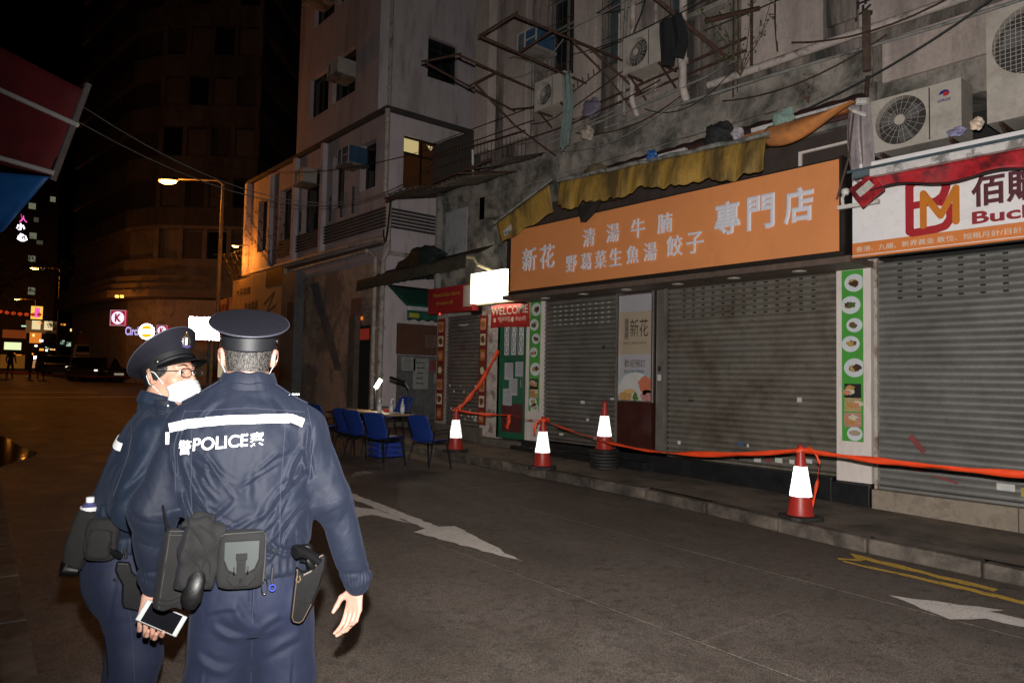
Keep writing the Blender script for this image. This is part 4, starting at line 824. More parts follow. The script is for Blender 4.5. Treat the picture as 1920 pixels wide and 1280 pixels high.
Q().box((X0-.10, Y0-.10, 7.80), (X0+7, 24.3, 7.92)).build('roof_ledge', M('ledge dark', (.07, .06, .055), .9, dirt=(.03, .028, .025)), pk)
Q().box((X0+.3, Y0+.3, G(15)), (15, 24, 7.8)).build('building_core', dark_in, pk)
# upper block, set back
UX, UY = 8.62, 15.75
uw = [(18.6, 19.85, 8.9, 10.1), (17.0, 18.35, 8.95, 10.2), (18.4, 19.7, 11.6, 12.9), (17.0, 18.2, 11.7, 13), (18.4, 19.7, 14.4, 15.8)]
w = wallX(UX, UY, 20.7, 7.92, 22, uw, .2); w.inv = PI_; w.__class__ = PB; w.build('street_wall', pink, pk)
for h in uw: toP(windowX(UX, *h, None, glass_dark, M('dark frame', (.03, .03, .03), .6), mull=1, depth=.15))
# soffit / overhang beyond the ledge on the street side
m = Q(); m.prism([(UX-.02, 17.3, 7.93), (UX-.02, 20.7, 7.93), (UX-.02, 20.7, 7.50), (UX-.02, 17.3, 7.62)], (.1, 0, 0)); m.build('overhang', MATS['ledge dark'], pk)
vw = [(10.05, 11.0, 9.35, 10.45), (11.65, 12.95, 9.35, 10.5), (11.6, 13.0, 11.9, 13.2), (10.3, 11.2, 12.35, 13.4), (11.6, 13.0, 14.6, 15.8)]
w = swapXY(wallX(UY, UX, 15, 7.92, 22, vw, .2)); w.inv = PI_; w.__class__ = PB; w.build('alley_wall', pinkl, pk)
for h in vw: toP(windowX(UY, *h, None, glass_dark, MATS['dark frame'], mull=1, trans=.75, S=True, depth=.15))
Q().box((UX+.3, UY+.3, 7.9), (15, 20.4, 22)).build('building_core', dark_in, pk)
m = Q(); m.quad((UX, 20.7, 7.9), (15, 20.7, 7.9), (15, 20.7, 22), (UX, 20.7, 22)); m.build('far_wall', pink, pk)
m = Q(); m.quad((X0, 24.2, .3), (15, 24.2, .3), (15, 24.2, 7.9), (X0, 24.2, 7.9)); m.build('far_wall', pink, pk)
# ribbed bands + cornice pipes
for k in range(6): z = 5.02-.0+.085*k; Q().box((X0-.05, Y0-.05, z), (X0-.004, 21.5, z+.05)).build('band_rib', MATS['ledge dark'], pk); Q().box((X0-.004, Y0-.05, z), (11.5, Y0-.003, z+.05)).build('band_rib', MATS['ledge dark'], pk)
Q().box((X0-.10, Y0-.02, 4.58), (X0-.004, 24.2, 4.64)).build('cornice', concrete_d, pk)
Q().box((X0-.05, Y0-.06, 4.36), (12, Y0-.003, 4.46)).build('cornice', pipe_w, pk)
Q().box((X0-.045, Y0-.0, G(15)), (X0-.003, 24.1, 4.2)).build('base_panel', base_w, pk)
for i in range(7): y = 16.6+.65*i; Q().box((X0-.06, y, 5.6-.0), (X0-.004, y+.03, 6.3-.02*i)).build('stain_batten', MATS['ledge dark'], pk)
Q().box((X0-.14, 18.25, 4.7), (X0-.004, 18.40, 7.8)).build('pilaster', pinkl, pk); Q().box((X0-.14, 20.1, 4.7), (X0-.004, 20.28, 7.8)).build('pilaster', pinkl, pk)
Q().box((X0-.16, 24.0, 4.7), (X0-.004, 24.2, 7.8)).build('pilaster', pinkl, pk); Q().box((X0-.14, 22.0, 4.2), (X0-.004, 22.16, 7.7)).build('pilaster', pinkl, pk)
# faded posters and stains on the base wall
m = Q(); m.prism([(X0-.05, 19.0, 4.0), (X0-.05, 18.5, 4.0), (X0-.05, 16.9, 1.6), (X0-.05, 17.3, 1.6)], (-.003, 0, 0)); m.build('stain_stripe', M('stain grey', (.13, .12, .125), .85, var=.4), pk)
for y, z, s_ in ((16.45, 3.05, '招租'), (16.4, 2.2, '電')):
    Q().box((X0-.055, y-.55, z-.75), (X0-.05, y+.05, z+.35)).build('old_notice', M('old notice red', (.24, .10, .07), .8, var=.3), pk)
    text('lettering', s_, .4, (X0-.056, y-.1, z-.2), MATS['stain grey'], pk, ext=.001, inv=PI_)
# street door with small red grille
Q().box((X0-.06, 15.45, G(15)), (X0-.05, 16.2, 2.7)).build('doorway', dark_in, pk)
Q().box((X0-.07, 15.5, 2.35), (X0-.061, 15.95, 2.62)).build('red_grille_light', M('red glow', (.06, .01, .01), .5, emit=(1, .1, .06), es=.10), pk)
Q().box((X0-.2, 15.98, G(15)), (X0-.05, 16.3, 2.95)).build('door_post', concrete_d, pk)
Q().box((X0-.09, 15.86, 2.84), (X0-.051, 15.90, 2.92)).build('amber_lamp', EM('amber led', (1, .25, .02), .7), pk)
for i, (pts, r_) in enumerate((([(8.40, 14.86, 7.8), (8.40, 14.86, 5.8), (8.5, 14.84, 5.6), (8.5, 14.84, 4.7), (8.5, 14.84, 4.45), (8.38, 14.84, 4.2), (8.38, 14.84, .4)], .065), ([(8.34, 15.4, 4.45), (8.32, 15.1, 4.3), (8.32, 15.05, .4)], .055))):
    pipe('drain_pipe', ('thick pale drain pipe on the corner of the pink building', 'second drain pipe left of the thick one on the pink corner')[i], pts, r_, pipe_w, collars=[(pts[-1][0], pts[-1][1], z) for z in (1.5, 2.6, 3.6)])
pipe('drain_pipe', 'slim pale pipe high on the pink upper wall', [(8.9, UY-.07, 20), (8.9, UY-.07, 7.95)], .05, pipe_w, collars=[(8.9, UY-.07, 8.7), (8.9, UY-.07, 11.1)])
pipe('horizontal_pipe', 'pale pipe bending round the pink corner', [(8.38, 24, 4.72), (8.38, 16, 4.74), (8.40, 14.88, 4.72)], .06, pipe_w)
pipe('horizontal_pipe', 'lower brown pipe running round the pink corner', [(8.36, 24, 4.40), (8.36, 15.6, 4.5)], .05, pipe_w)
win_ac('pale air conditioner in the middle window of the pink upper wall', (UX+.05, 17.4, 9.35), .62, .5, .42, ac_m)
win_ac('pale air conditioner below the ledge of the pink building', (X0+.05, 16.4, 6.75), .62, .5, .42, M('ac blue', (.035, .085, .16), .5))
win_ac('pale air conditioner above the brown window of the pink building', (X0+.05, 19.3, 6.85), .60, .4, .4, ac_m)
win_ac('small box air conditioner at the top of the pink upper wall', (UX+.05, 18.9, 12.0), .7, .6, .45, ac_m)
weed('wall_bush', 'dark bush growing on the orange-lit wall of the corner building', (8.35, 21.6, 4.7), 1.9, 12, 5, (.03, .04, .012), dense=2)
weed('wall_bush', 'round dark bush at the far end of the orange-lit wall', (8.4, 24.3, 4.2), 1.5, 12, 6, (.03, .04, .012), dense=2)
# alley: boards, corrugated hoarding and notices on the alley wall
al = thing('alley_hoarding', 'brown board over a grey metal hoarding with pasted notices in the alley mouth', 'hoarding', (9.6, 14.6, G(14.6))); I = Matrix.Translation(al.location).inverted()
PB(I).box((8.66, 14.55, 2.0), (10.9, 14.6, 2.72)).build('brown_board', M('board brown', (.115, .05, .03), .7, var=.2), al)
for k in range(9): PB(I).box((8.66+.25*k, 14.52, .45), (8.90+.25*k, 14.55, 1.98)).build('hoarding_panel', M('hoarding grey', (.17, .165, .165), .6, .2, dirt=(.08, .07, .06), ds=3), al)
PB(I).box((8.4, 14.4, .2), (11, 14.9, .44)).build('step', concrete_d, al)
for i, (x, z, w_, h_, mt) in enumerate(((8.95, 1.78, .38, .32, 'notice dim'), (9.3, 1.55, .42, .72, 'notice dim'), (9.72, 1.75, .34, .26, 'notice red'), (9.78, 1.45, .22, .22, 'notice dim'), (9.55, 2.33, .3, .3, 'notice brown'))):
    tt = thing('pasted_notice', ('small pale notice at the left of the alley hoarding', 'tall white notice in the middle of the alley hoarding', 'reddish notice right of the tall white one', 'small square notice under the reddish one', 'faint notice on the brown alley board')[i], 'notice', (x, 14.515, z))
    MB().box((-w_/2, -.002, -h_/2), (w_/2, .002, h_/2)).build('sheet', M(mt, {'notice dim': (.30, .30, .28), 'notice red': (.24, .06, .06), 'notice brown': (.17, .10, .08)}[mt], .7, var=.3, vs=20), tt)
    m = MB()
    for k in range(5): m.box((-w_*.35+rng.uniform(0, .1)*w_, -.004, h_*(.35-.17*k)), (w_*.1+rng.uniform(0, .2)*w_, -.0025, h_*(.38-.17*k)))
    m.build('printed_lines', ink, tt)
dg = M('awning dark olive', (.055, .05, .035), .8, var=.3, dirt=(.015, .014, .01), ds=2); gg = M('awning green', (.012, .085, .055), .7, var=.2)
t = thing('olive_awning', 'long dark olive awning with scalloped edge across the alley mouth', 'awning', (8, 12.8, 3.5)); I = Matrix.Translation(t.location).inverted()
PB(I).grid(lambda u, v: (7.85-.02*math.sin(u*3), 15.1-4.3*u, 3.66+.10*u-(.24-.02*abs(math.sin(u*50)))*v), 120, 4).build('valance', dg, t, thick=.005)
PB(I).grid(lambda u, v: (7.85+.65*v, 15.1-4.3*u, 3.67+.10*u+.28*v-.05*math.sin(v*3.1)), 20, 5).build('canopy', dg, t, thick=.005)
PB(I).tube([(7.9, 10.85, 3.74), (7.98, 10.75, 3.72), (8.05, 10.72, 3.60), (8.5, 10.7, 3.5)], .03, 8).build('arm', M('arm yellow', (.4, .33, .2), .6), t)
t = thing('green_awning', 'green awning with a white stripe and yellow tag in the alley', 'awning', (8.9, 13.8, 3.0)); I = Matrix.Translation(t.location).inverted()
PB(I).grid(lambda u, v: (8.25+1.5*u, 13.5+.9*v*(1), 3.02+.55*v), 10, 6).build('canopy', gg, t, thick=.005)
PB(I).box((8.25, 13.48, 2.93), (9.75, 13.50, 3.02)).build('white_stripe', M('stripe white', (.4, .4, .42), .6), t)
PB(I).grid(lambda u, v: (8.25+1.5*u, 13.49, 2.93-(.19+.02*math.sin(u*40))*v), 50, 3).build('valance', gg, t, thick=.005)
PB(I).box((8.30, 13.475, 2.77), (8.55, 13.483, 2.87)).build('yellow_tag', M('tag yellow', (.35, .33, .03), .6), t)
bag('dark_tarpaulin', 'dark crumpled tarpaulin heaped on the olive awning', 'tarpaulin', (8.6, 13.3, 4.0), .5, M('tarp dark', (.012, .022, .020), .8), 12, (.8, 1.7, .62))
# ================================================================== cones, tyres, barrier tape
cone_red = M('cone red', (.42, .028, .018), .42, var=.12, vs=12, dirt=(.14, .02, .015), ds=9, dth=(.55, .7), bump=.05)
rub = M('rubber black', (.018, .017, .016), .7, var=.3, dirt=(.05, .04, .035), ds=7)
sleeve = RETRO('cone reflective sleeve', (1, 1, 1), .3, weave=True, amt=.17)
def make_cone(label, loc, rz):
    t = thing('traffic_cone', label, 'traffic cone', loc, rz, 'traffic cones holding the red tape')
    m = MB(); m.lathe([(.137, .045), (.130, .06), (.112, .19), (.086, .36), (.060, .54), (.038, .67), (.034, .715), (.030, .745), (.018, .758), (.004, .76)], (0, 0, 0), 32, cap=False); m.build('cone_body', cone_red, t)
    m = MB(); m.lathe([(.1095, .235), (.1105, .237), (.0640, .535), (.062, .537)], (0, 0, 0), 32, cap=False); m.build('reflective_sleeve', sleeve, t)
    m = MB(); pts = []
    for k in range(32):
        a = 2*math.pi*k/32; q = 1/max(abs(math.cos(a)), abs(math.sin(a))); q = min(q, 1.22); pts.append((.185*q*math.cos(a), .185*q*math.sin(a), 0))
    m.prism(pts, (0, 0, .04)); m.build('rubber_base', rub, t, bevel=.01); return t
cpos = [((7.17, 10.05), 'traffic cone nearest the green door, holding the tape end'), ((7.14, 7.82), 'traffic cone on the kerb in front of the green menu strip'), ((7.09, 3.82), 'biggest nearest traffic cone on the kerb before the right shutter')]
c0 = make_cone(cpos[0][1], (*cpos[0][0], G(10.05)+.13), .3)
for i, ((x, y), lb) in enumerate(cpos[1:]): dup(c0, (x, y, G(y)+.13), .6+i*.5, lb)
c4 = dup(c0, (8.02, 7.42, G(7.4)+.13+.24), .1, 'traffic cone standing on stacked black rubber bases by the wall')
t = thing('rubber_base_stack', 'stack of black ribbed rubber weights under the raised traffic cone', 'rubber weights', (8.02, 7.42, G(7.4)+.13), group=None)
for k in range(5):
    m = MB(); m.lathe([(.20, 0), (.215, .008), (.215, .036), (.20, .044)], (rng.uniform(-.008, .008), rng.uniform(-.008, .008), .047*k), 28); m.build('rubber_ring', rub, t)
tape_m = M('tape orange red', (.85, .07, .016), .45, var=.12, vs=14, bump=.05)
def tape(label, pts, w=.052, twist=0, tw0=0, n=60, sag=0, name='barrier_tape', rag_=0):
    pts = [Vector(p) for p in pts]; P_ = []
    for i in range(len(pts)-1):
        for k in range(n): u = k/n; P_.append(pts[i].lerp(pts[i+1], u)-Vector((0, 0, sag*4*u*(1-u))))
    P_.append(pts[-1]); vs = []
    for i, p in enumerate(P_):
        d = (P_[min(i+1, len(P_)-1)]-P_[max(i-1, 0)]).normalized(); u = Vector((0, 0, 1)) if abs(d.z) < .8 else Vector((1, 0, 0)); s_ = (u-d*u.dot(d)).normalized(); q = d.cross(s_)
        f = i/len(P_); a = tw0+twist*f+.35*math.sin(f*17+tw0*3)+.2*math.sin(f*41); ww = w*(.75+.25*math.sin(f*23+1)*math.sin(f*7))
        c = s_*math.cos(a)+q*math.sin(a); vs += [p-c*ww/2, p+q*.004*math.sin(i*.9), p+c*ww/2]
    m = MB(); m.add(vs, [(3*i+j, 3*i+j+1, 3*i+j+4, 3*i+j+3) for i in range(len(P_)-1) for j in (0, 1)], True)
    o0 = pts[0]; m.v = [tuple(Vector(v)-o0) for v in m.v]; o = m.build(name, tape_m, thick=.0015, auto=False); o.location = o0; return tag(o, label, 'barrier tape', 'red tape strung between the cones')
T1, T2, T3 = [Vector((x, y, G(y)+.13+.70)) for (x, y), _ in cpos]
tape('red tape rising from the farthest cone to the green door frame', [(8.52, 10.62, 2.02), T1], .095, .8, .3, sag=.13)
tape('red tape running from the farthest cone past the green door', [T1, (8.0, 9.55, .86), T2], .065, 1.6, .2, sag=.03)
tape('red tape hanging from the middle cone to the nearest cone in front of the shutters', [T2, Vector((7.2, 5.9, .62)), T3], .068, 3.4, .5, sag=.045)
tape('wide red tape stretched from the nearest cone out of the right edge', [T3, (6.9, 1.2, .83)], .066, .5, .0, sag=.03)
tape('tape tail dangling from the nearest cone down to its base', [T3+Vector((0, -.16, 0)), T3+Vector((0, -.2, -.12)), T3+Vector((.02, -.17, -.30)), T3+Vector((.03, -.10, -.6))], .035, 5, .4, n=20)
tape('short tape tail knotted on the middle cone', [T2+Vector((-.05, .05, .0)), T2+Vector((-.09, .08, -.10)), T2+Vector((-.10, .07, -.2))], .05, 1, .4, n=12)
tape('short tape tail hanging before the green door', [Vector((7.98, 9.62, .87)), Vector((7.96, 9.60, .74)), Vector((7.97, 9.66, .62))], .09, .5, .9, n=12)
for T_, lb in ((T1, 'knot of red tape on the farthest cone'), (T2, 'knot of red tape on the middle cone'), (T3, 'knot of red tape on the nearest cone')):
    m = MB(); rr = random.Random(int(T_.y*10)); 
    m.tube([Vector((.045*math.cos(a)*(1+.2*math.sin(3*a)), .045*math.sin(a), .012*math.sin(2*a))) for a in np.linspace(0, 6.28, 16)], .013, 6, flat=1.6); m.tube([(0.02, -.05, .01), (.0, -.10, .025), (-.02, -.15, .0)], [.018, .024, .010], 6)
    o = m.build('tape_knot', tape_m); o.location = T_; tag(o, lb, 'tape knot', 'red tape strung between the cones')
# ================================================================== table, chairs, lamps, bottles
ch_b = M('chair plastic blue', (.012, .035, .19), .42, var=.12, bump=.05); ch_l = M('chair leg black', (.008, .008, .008), .5, spec=.2)
def make_chair(label, loc, rz):
    t = thing('plastic_chair', label, 'chair', loc, rz, 'blue chairs around the table')
    m = MB()        # faces +Y ; back at -Y
    def back(u, v): a = (u-.5); return (a*.44*(1-.06*v), -.20-.07*v+.16*a*a*(1.2-v)+.02*math.cos(v*3), .43+.40*v-.03*(2*a)**4*v)
    m.grid(back, 14, 10); m.build('backrest', ch_b, t, thick=.014)
    m = MB()
    def seat(u, v): a = (u-.5); return (a*.44, -.21+.42*v, .435-.016*math.cos(a*5)+.015*(2*a)**2-.03*max(0, v-.85)*6*.5+.02*(v < .1))
    m.grid(seat, 14, 10); m.build('seat', ch_b, t, thick=.014)
    for sx in (-1, 1):
        m = MB(); m.tube([(sx*.17, .16, .415), (sx*.20, .18, .36), (sx*.235, .24, .0)], .0125, 8); m.build('leg', ch_l, t)
        m = MB(); m.tube([(sx*.17, -.16, .415), (sx*.20, -.17, .36), (sx*.225, -.25, .0)], .0125, 8); m.build('leg', ch_l, t)
        m = MB(); m.tube([(sx*.17, -.19, .40), (sx*.17, .19, .40)], .011, 6); m.build('seat_rail', ch_l, t)
    for yy in (.15, -.15): m = MB(); m.tube([(-.17, yy, .40), (.17, yy, .40)], .011, 6); m.build('seat_rail', ch_l, t)
    m = MB(); m.tube([(.20, -.17, .36), (.245, -.16, .60), (.245, .10, .615), (.225, .19, .58), (.21, .18, .36)], .0125, 8); m.build('armrest', ch_l, t); return t
chs = [((6.10, 9.22), -math.radians(76), 'largest blue chair in front, its back to the table end, black legs'), ((5.70, 9.88), -math.radians(72), 'blue chair at the near end of the row along the table'), ((5.68, 10.50), -math.radians(80), 'second blue chair from the near end of the row'), ((5.70, 10.92), -math.radians(78), 'third blue chair from the near end of the row, close against the second'), ((5.72, 11.95), -math.radians(80), 'blue chair at the far end of the row'), ((7.25, 12.2), math.radians(100), 'blue chair on the shop side of the table, mostly hidden')]
C0 = make_chair(chs[0][2], (*chs[0][0], G(9.3)), chs[0][1])
for (x, y), a, lb in chs[1:]: dup(C0, (x, y, G(y)+(.13 if x > 6.9 else 0)), a, lb)
t = thing('folding_table', 'long wooden-top folding table with lamps and bottles', 'table', (6.25, 11.45, G(11)), 0); tz = .745
wood = M('table top wood', (.36, .24, .13), .45, var=.15, vs=3, fine=40, bump=.05)
MB().box((-.25, -1.15, tz-.03), (.25, 1.15, tz)).build('table_top', wood, t, bevel=.01)
for sy in (-1, 1):
    for sx in (-1, 1): m = MB(); m.tube([(sx*.20, sy*.95, 0), (sx*.20, sy*.85, tz-.03)], .016, 8); m.build('leg', ch_l, t)
    m = MB(); m.tube([(-.20, sy*.9, .35), (.20, sy*.9, .35)], .012, 6); m.build('crossbar', ch_l, t)
TZ = G(11)+tz
btl = M('bottle clear', (.45, .46, .48), .15, var=.1, bump=0); pumpw = M('pump white', (.8, .8, .8), .4, bump=0)
def bottle(label, loc, rz):
    t = thing('sanitiser_bottle', label, 'bottle', loc, rz, 'pump bottles on the table')
    m = MB(); m.lathe([(.033, 0), (.036, .01), (.036, .13), (.028, .155), (.013, .17), (.013, .18)], (0, 0, 0), 18); m.build('bottle_body', btl, t)
    m = MB(); m.lathe([(.0368, .03), (.0368, .11)], (0, 0, 0), 18, cap=False); m.build('label', M('bottle label', (.6, .6, .62), .5, bump=0, var=.3, vs=60), t)
    m = MB(); m.lathe([(.016, .18), (.016, .20), (.006, .202), (.006, .235)], (0, 0, 0), 12); m.tube([(0, 0, .235), (.02, 0, .238), (.05, 0, .228)], [.009, .008, .005], 8); m.build('pump', pumpw, t); return t
b0 = bottle('pump bottle at the left, far along the table', (6.18, 10.92, TZ), .2)
dup(b0, (6.27, 10.68, TZ), -.5, 'middle pump bottle on the table beside the red packet'); dup(b0, (6.37, 10.48, TZ), .9, 'pump bottle nearest the lamp clamp at the right')
m = MB(); m.box((-.06, -.04, 0), (.06, .04, .05)); o = m.build('red_packet', M('packet red', (.5, .02, .02), .5), bevel=.006); o.location = (6.38, 11.0, TZ); tag(o, 'small red packet on the table behind the middle bottle', 'packet')
t = thing('desk_lamp', 'lit desk lamp with glowing tube head on a stem at the table', 'lamp', (6.42, 11.5, TZ)); m = MB(); m.lathe([(.07, 0), (.07, .02), (.02, .03)], (0, 0, 0), 16); m.tube([(0, 0, .02), (.0, 0, .36)], .02, 8); m.build('stem', ch_l, t)
m = MB(); m.tube([(-.0, 0, .40), (.085, -.03, .56)], .036, 12); m.build('glowing_head', EM('lamp tube', (1, .96, .86), 14), t)
m = MB(); m.tube([(-.01, 0, .36), (-.0, 0, .41)], .03, 10); m.build('neck', ch_l, t)
lamp_light('desk_lamp_glow', (6.42, 11.38, TZ+.42), 9, (1, .9, .72), .03)
t = thing('desk_lamp', 'unlit black swing-arm desk lamp clamped to the near table end', 'lamp', (6.46, 10.45, TZ)); m = MB(); m.lathe([(.06, 0), (.06, .02), (.02, .025)], (0, 0, 0), 14); m.tube([(0, 0, .02), (.0, 0, .42)], .009, 6); m.build('stem', ch_l, t)
m = MB(); m.tube([(0, 0, .42), (-.04, .05, .52)], .012, 6); m.build('elbow', M('lamp joint', (.3, .3, .3), .4, .5), t)
m = MB(); m.tube([(-.04, .05, .52), (-.22, .25, .60)], .026, 8); m.build('lamp_head', ch_l, t)
t = thing('plastic_crate', 'blue plastic crate with white papers under the table', 'crate', (6.30, 10.85, G(10.8))); m = MB()
for a, b, c, d in ((-.25, .25, -.18, -.165), (-.25, .25, .165, .18), (-.25, -.235, -.165, .165), (.235, .25, -.165, .165)):
    for z in (.0, .09, .18, .27): m.box((a, c, z), (b, d, z+.06))
m.box((-.25, -.18, .0), (.25, .18, .015)); m.build('crate_shell', M('crate blue', (.02, .05, .30), .45), t)
m = MB(); m.box((-.2, -.15, .33), (.2, .1, .345)); o = m.build('paper_sheaf', M('paper white', (.7, .7, .7), .6)); o.location = (6.30, 10.85, G(10.8)+.01); o.rotation_euler = (0.1, .05, .3); tag(o, 'white papers lying on top of the blue crate', 'papers')
# small litter
lit = M('litter pale', (.5, .48, .46), .7)
for i, (x, y, w_) in enumerate(((5.85, 12.6, .12), (5.6, 11.9, .10), (5.9, 12.1, .07), (1.35, 8.1, .05), (1.0, 6.4, .05), (1.0, 5.0, .03))):
    m = MB(); m.prism([(w_*math.cos(a)*(.6+.4*math.sin(3*a+i)), .6*w_*math.sin(a), 0) for a in np.linspace(0, 5.6, 7)], (0, 0, .004)); o = m.build('paper_scrap', lit); o.location = (x, y, G(y)+.002)
    tag(o, ['pale scrap below the far chairs', 'pale scrap below the chair row', 'small scrap beside the chair legs', 'white scrap in the left gutter', 'second white scrap farther down the left gutter', 'small white speck beside the left kerb'][i], 'litter', 'litter on the road')
# ================================================================== street lamps
def street_lamp(label, head, base, top, w=1200, em=40, pole_r=.09, light=True, s_=1.):
    K_ = s_
    t = thing('street_lamp', label, 'street lamp', base, group='sodium street lamps'); o = Vector(base)
    m = MB(); m.tube([Vector(base)-o, Vector(top)-o], [pole_r, pole_r*.6], 10); m.build('pole', M('lamp pole', (.20, .17, .14), .6, .3), t)
    m = MB(); h = Vector(head); m.tube([Vector(top)-o, Vector(top)-o+(h-Vector(top))*.1+Vector((0, 0, .12*K_)), h-o+Vector((0, 0, .10*K_))], .04*K_, 8); m.build('arm', MATS['lamp pole'], t)
    d = (h-Vector(top)); d.z = 0; d.normalize(); m = MB()
    R_ = Matrix(((d.x, -d.y, 0), (d.y, d.x, 0), (0, 0, 1)))
    s_ = MB(); s_.lathe([(.001, -.36), (.10, -.28), (.15, -.1), (.16, .1), (.12, .26), (.001, .36)], (0, 0, 0), 14, 'X', cap=False); s_.v = [tuple(R_@Vector((v[0], v[1], max(v[2], 0)*.8+.03))*K_+h-o) for v in s_.v]; s_.build('lamp_housing', MATS['lamp pole'], t)
    s_ = MB(); s_.lathe([(.001, -.32), (.11, -.22), (.15, -.02), (.13, .18), (.001, .32)], (0, 0, 0), 14, 'X', cap=False); s_.v = [tuple(R_@Vector((v[0], v[1], min(v[2], 0)*.7))*K_+h-o) for v in s_.v]; s_.build('glowing_bowl', EM('sodium bowl', (1, .42, .07), em), t)
    if light: lamp_light('street_lamp_light', h+Vector((0, 0, -.35)), w, SODIUM, .15)
    return t
street_lamp('nearest sodium street lamp, its pole before the corner shop building', (6.55, 26.69, 8.06), (8.05, 25.6, G(25)), (8.02, 25.45, 8.0), 260)
street_lamp('sodium street lamp on the left far along the street, highest of the distant ones', (7.54, 71.4, 9.78), (9.4, 71, G(70)), (9.3, 71, 9.8), 260)
street_lamp('distant sodium street lamp, upper of the three stacked in the distance', (10.91, 120.6, 10.96), (13, 120, G(70)), (13, 120, 10.9), 500, light=True)
street_lamp('distant sodium street lamp, middle of the three stacked in the distance', (12.2, 140, 11.0), (14.5, 140, G(70)), (14.5, 140, 11), 0, light=False)
street_lamp('distant sodium street lamp, lowest of the three stacked in the distance', (13.9, 160, 11.0), (16.5, 160, G(70)), (16.5, 160, 11), 0, light=False)
street_lamp('small sodium lamp fixed to the wall by the dark bush', (7.95, 23.75, 5.60), (8.4, 23.75, 5.0), (8.4, 23.75, 5.65), 45, em=12, pole_r=.02, s_=.35)
street_lamp('added unseen sodium street lamp beyond the left edge of the view', (1.2, 37.5, 8.6), (-.6, 37.5, G(37)), (-.6, 37.5, 8.5), 120)  # unseen lamp, added to light the corner block and left road

# ================================================================== shop with orange-lit signboard at the end of the pink building
goldw = M('sign pale gold', (.50, .36, .20), .7, var=.12, vs=3, dirt=(.25, .18, .1), ds=2, dth=(.55, .8))
def board(name, label, y0, y1, z0, z1, x, mt, lines, cat='signboard'):
    t = thing(name, label, cat, (x, (y0+y1)/2, z0)); I = Matrix.Translation(t.location).inverted()
    PB(I).box((x, y0, z0), (x+.12, y1, z1)).build('panel', mt, t, bevel=.01)
    for s_, h, y, z, mat, wd in lines: text('lettering', s_, h, (x-.004, y, z), mat, t, ext=.003, bold=.01, width=wd, inv=I)
    return t
inkb = M('ink sign brown', (.06, .035, .02), .6, bump=0)
t = board('wall_signboard', 'large pale gold shop signboard lit orange by the street lamp', 20.3, 24.6, 2.75, 4.55, 8.2, goldw, [('大舜家居', .24, 24.2, 4.0, inkb, 1.3), ('五金電器', .30, 23.4, 3.45, inkb, 1.2), ('裝修 工程', .34, 22.6, 2.95, inkb, 1.3)])
I = Matrix.Translation(t.location).inverted(); PB(I).box((8.18, 20.32, 4.1), (8.198, 21.6, 4.6)).build('dark_plate', M('plate dark red', (.05, .02, .015), .6), t)
stroke(I, [(21.7, 3.6), (20.9, 3.9), (21.5, 3.3), (20.8, 3.5)], .05, 8.197, inkb, t, 'scribble')
t = board('wall_signboard', 'small orange-lit signboard farther along behind the lamp pole', 25.0, 26.7, 3.3, 4.05, 8.3, M('sign pink orange', (.48, .26, .18), .7), [('水喉電器', .42, 26.5, 3.45, M('ink red brown', (.25, .06, .03), .6), 1.2)])
# grey shutter box between signboard and base wall
t = thing('metal_kiosk', 'tall grey metal cabinet front between the gold signboard and the brown wall', 'kiosk', (8.3, 20.0, G(20))); I = Matrix.Translation(t.location).inverted()
PB(I).box((8.15, 19.3, G(20)), (8.42, 20.25, 4.35)).build('panel', M('kiosk grey', (.15, .15, .15), .6, var=.2, dirt=(.05, .045, .04), ds=2), t)
PB(I).box((8.13, 19.45, 2.8), (8.15, 19.75, 3.5)).build('meter_box', M('meter dark', (.03, .03, .03), .6), t)
# ================================================================== corner building with convenience shop
kb = thing('corner_tower_block', 'tall dark corner block with curved canopy and lit convenience signs', 'building', (11, 45, G(45))); KI = Matrix.Translation(kb.location).inverted()
kc = M('tower concrete', (.30, .245, .20), .9, var=.25, vs=.4, dirt=(.07, .055, .045), ds=.4, dth=(.48, .7)); ku = M('tower concrete shaded', (.11, .095, .082), .9, var=.35, vs=.6, dirt=(.03, .026, .022), ds=.5, dth=(.45, .65), streak=True); kd = M('tower dark', (.05, .04, .035), .9)  # upper floors: darkened copy of the tower concrete, shade painted in, plus dirt streaks
foot = [(8.2, 58), (9.3, 46.5), (10.4, 44.1), (14.6, 40.6), (19.5, 46.5), (17, 58)]
def prismK(fp, z0, z1, name, mat, parent=kb): m = PB(KI); m.prism([(x, y, z0) for x, y in fp][::-1], (0, 0, z1-z0)); return m.build(name, mat, parent)
def grow(fp, d):
    c = (13.5, 50); out = []
    for x, y in fp: v = Vector((x-c[0], y-c[1])); L = v.length; v *= (L+d)/L; out.append((c[0]+v.x, c[1]+v.y))
    return out
prismK(grow(foot, -.4), .5, 5.6, 'shop_wall', M('shopfront dim', (.45, .40, .34), .7, dirt=(.08, .07, .06)))
prismK(grow(foot, 1.3), 5.55, 5.95, 'canopy', kc); prismK(grow(foot, 1.0), 5.96, 6.35, 'canopy', kc); prismK(grow(foot, .7), 6.36, 6.8, 'canopy', kc)
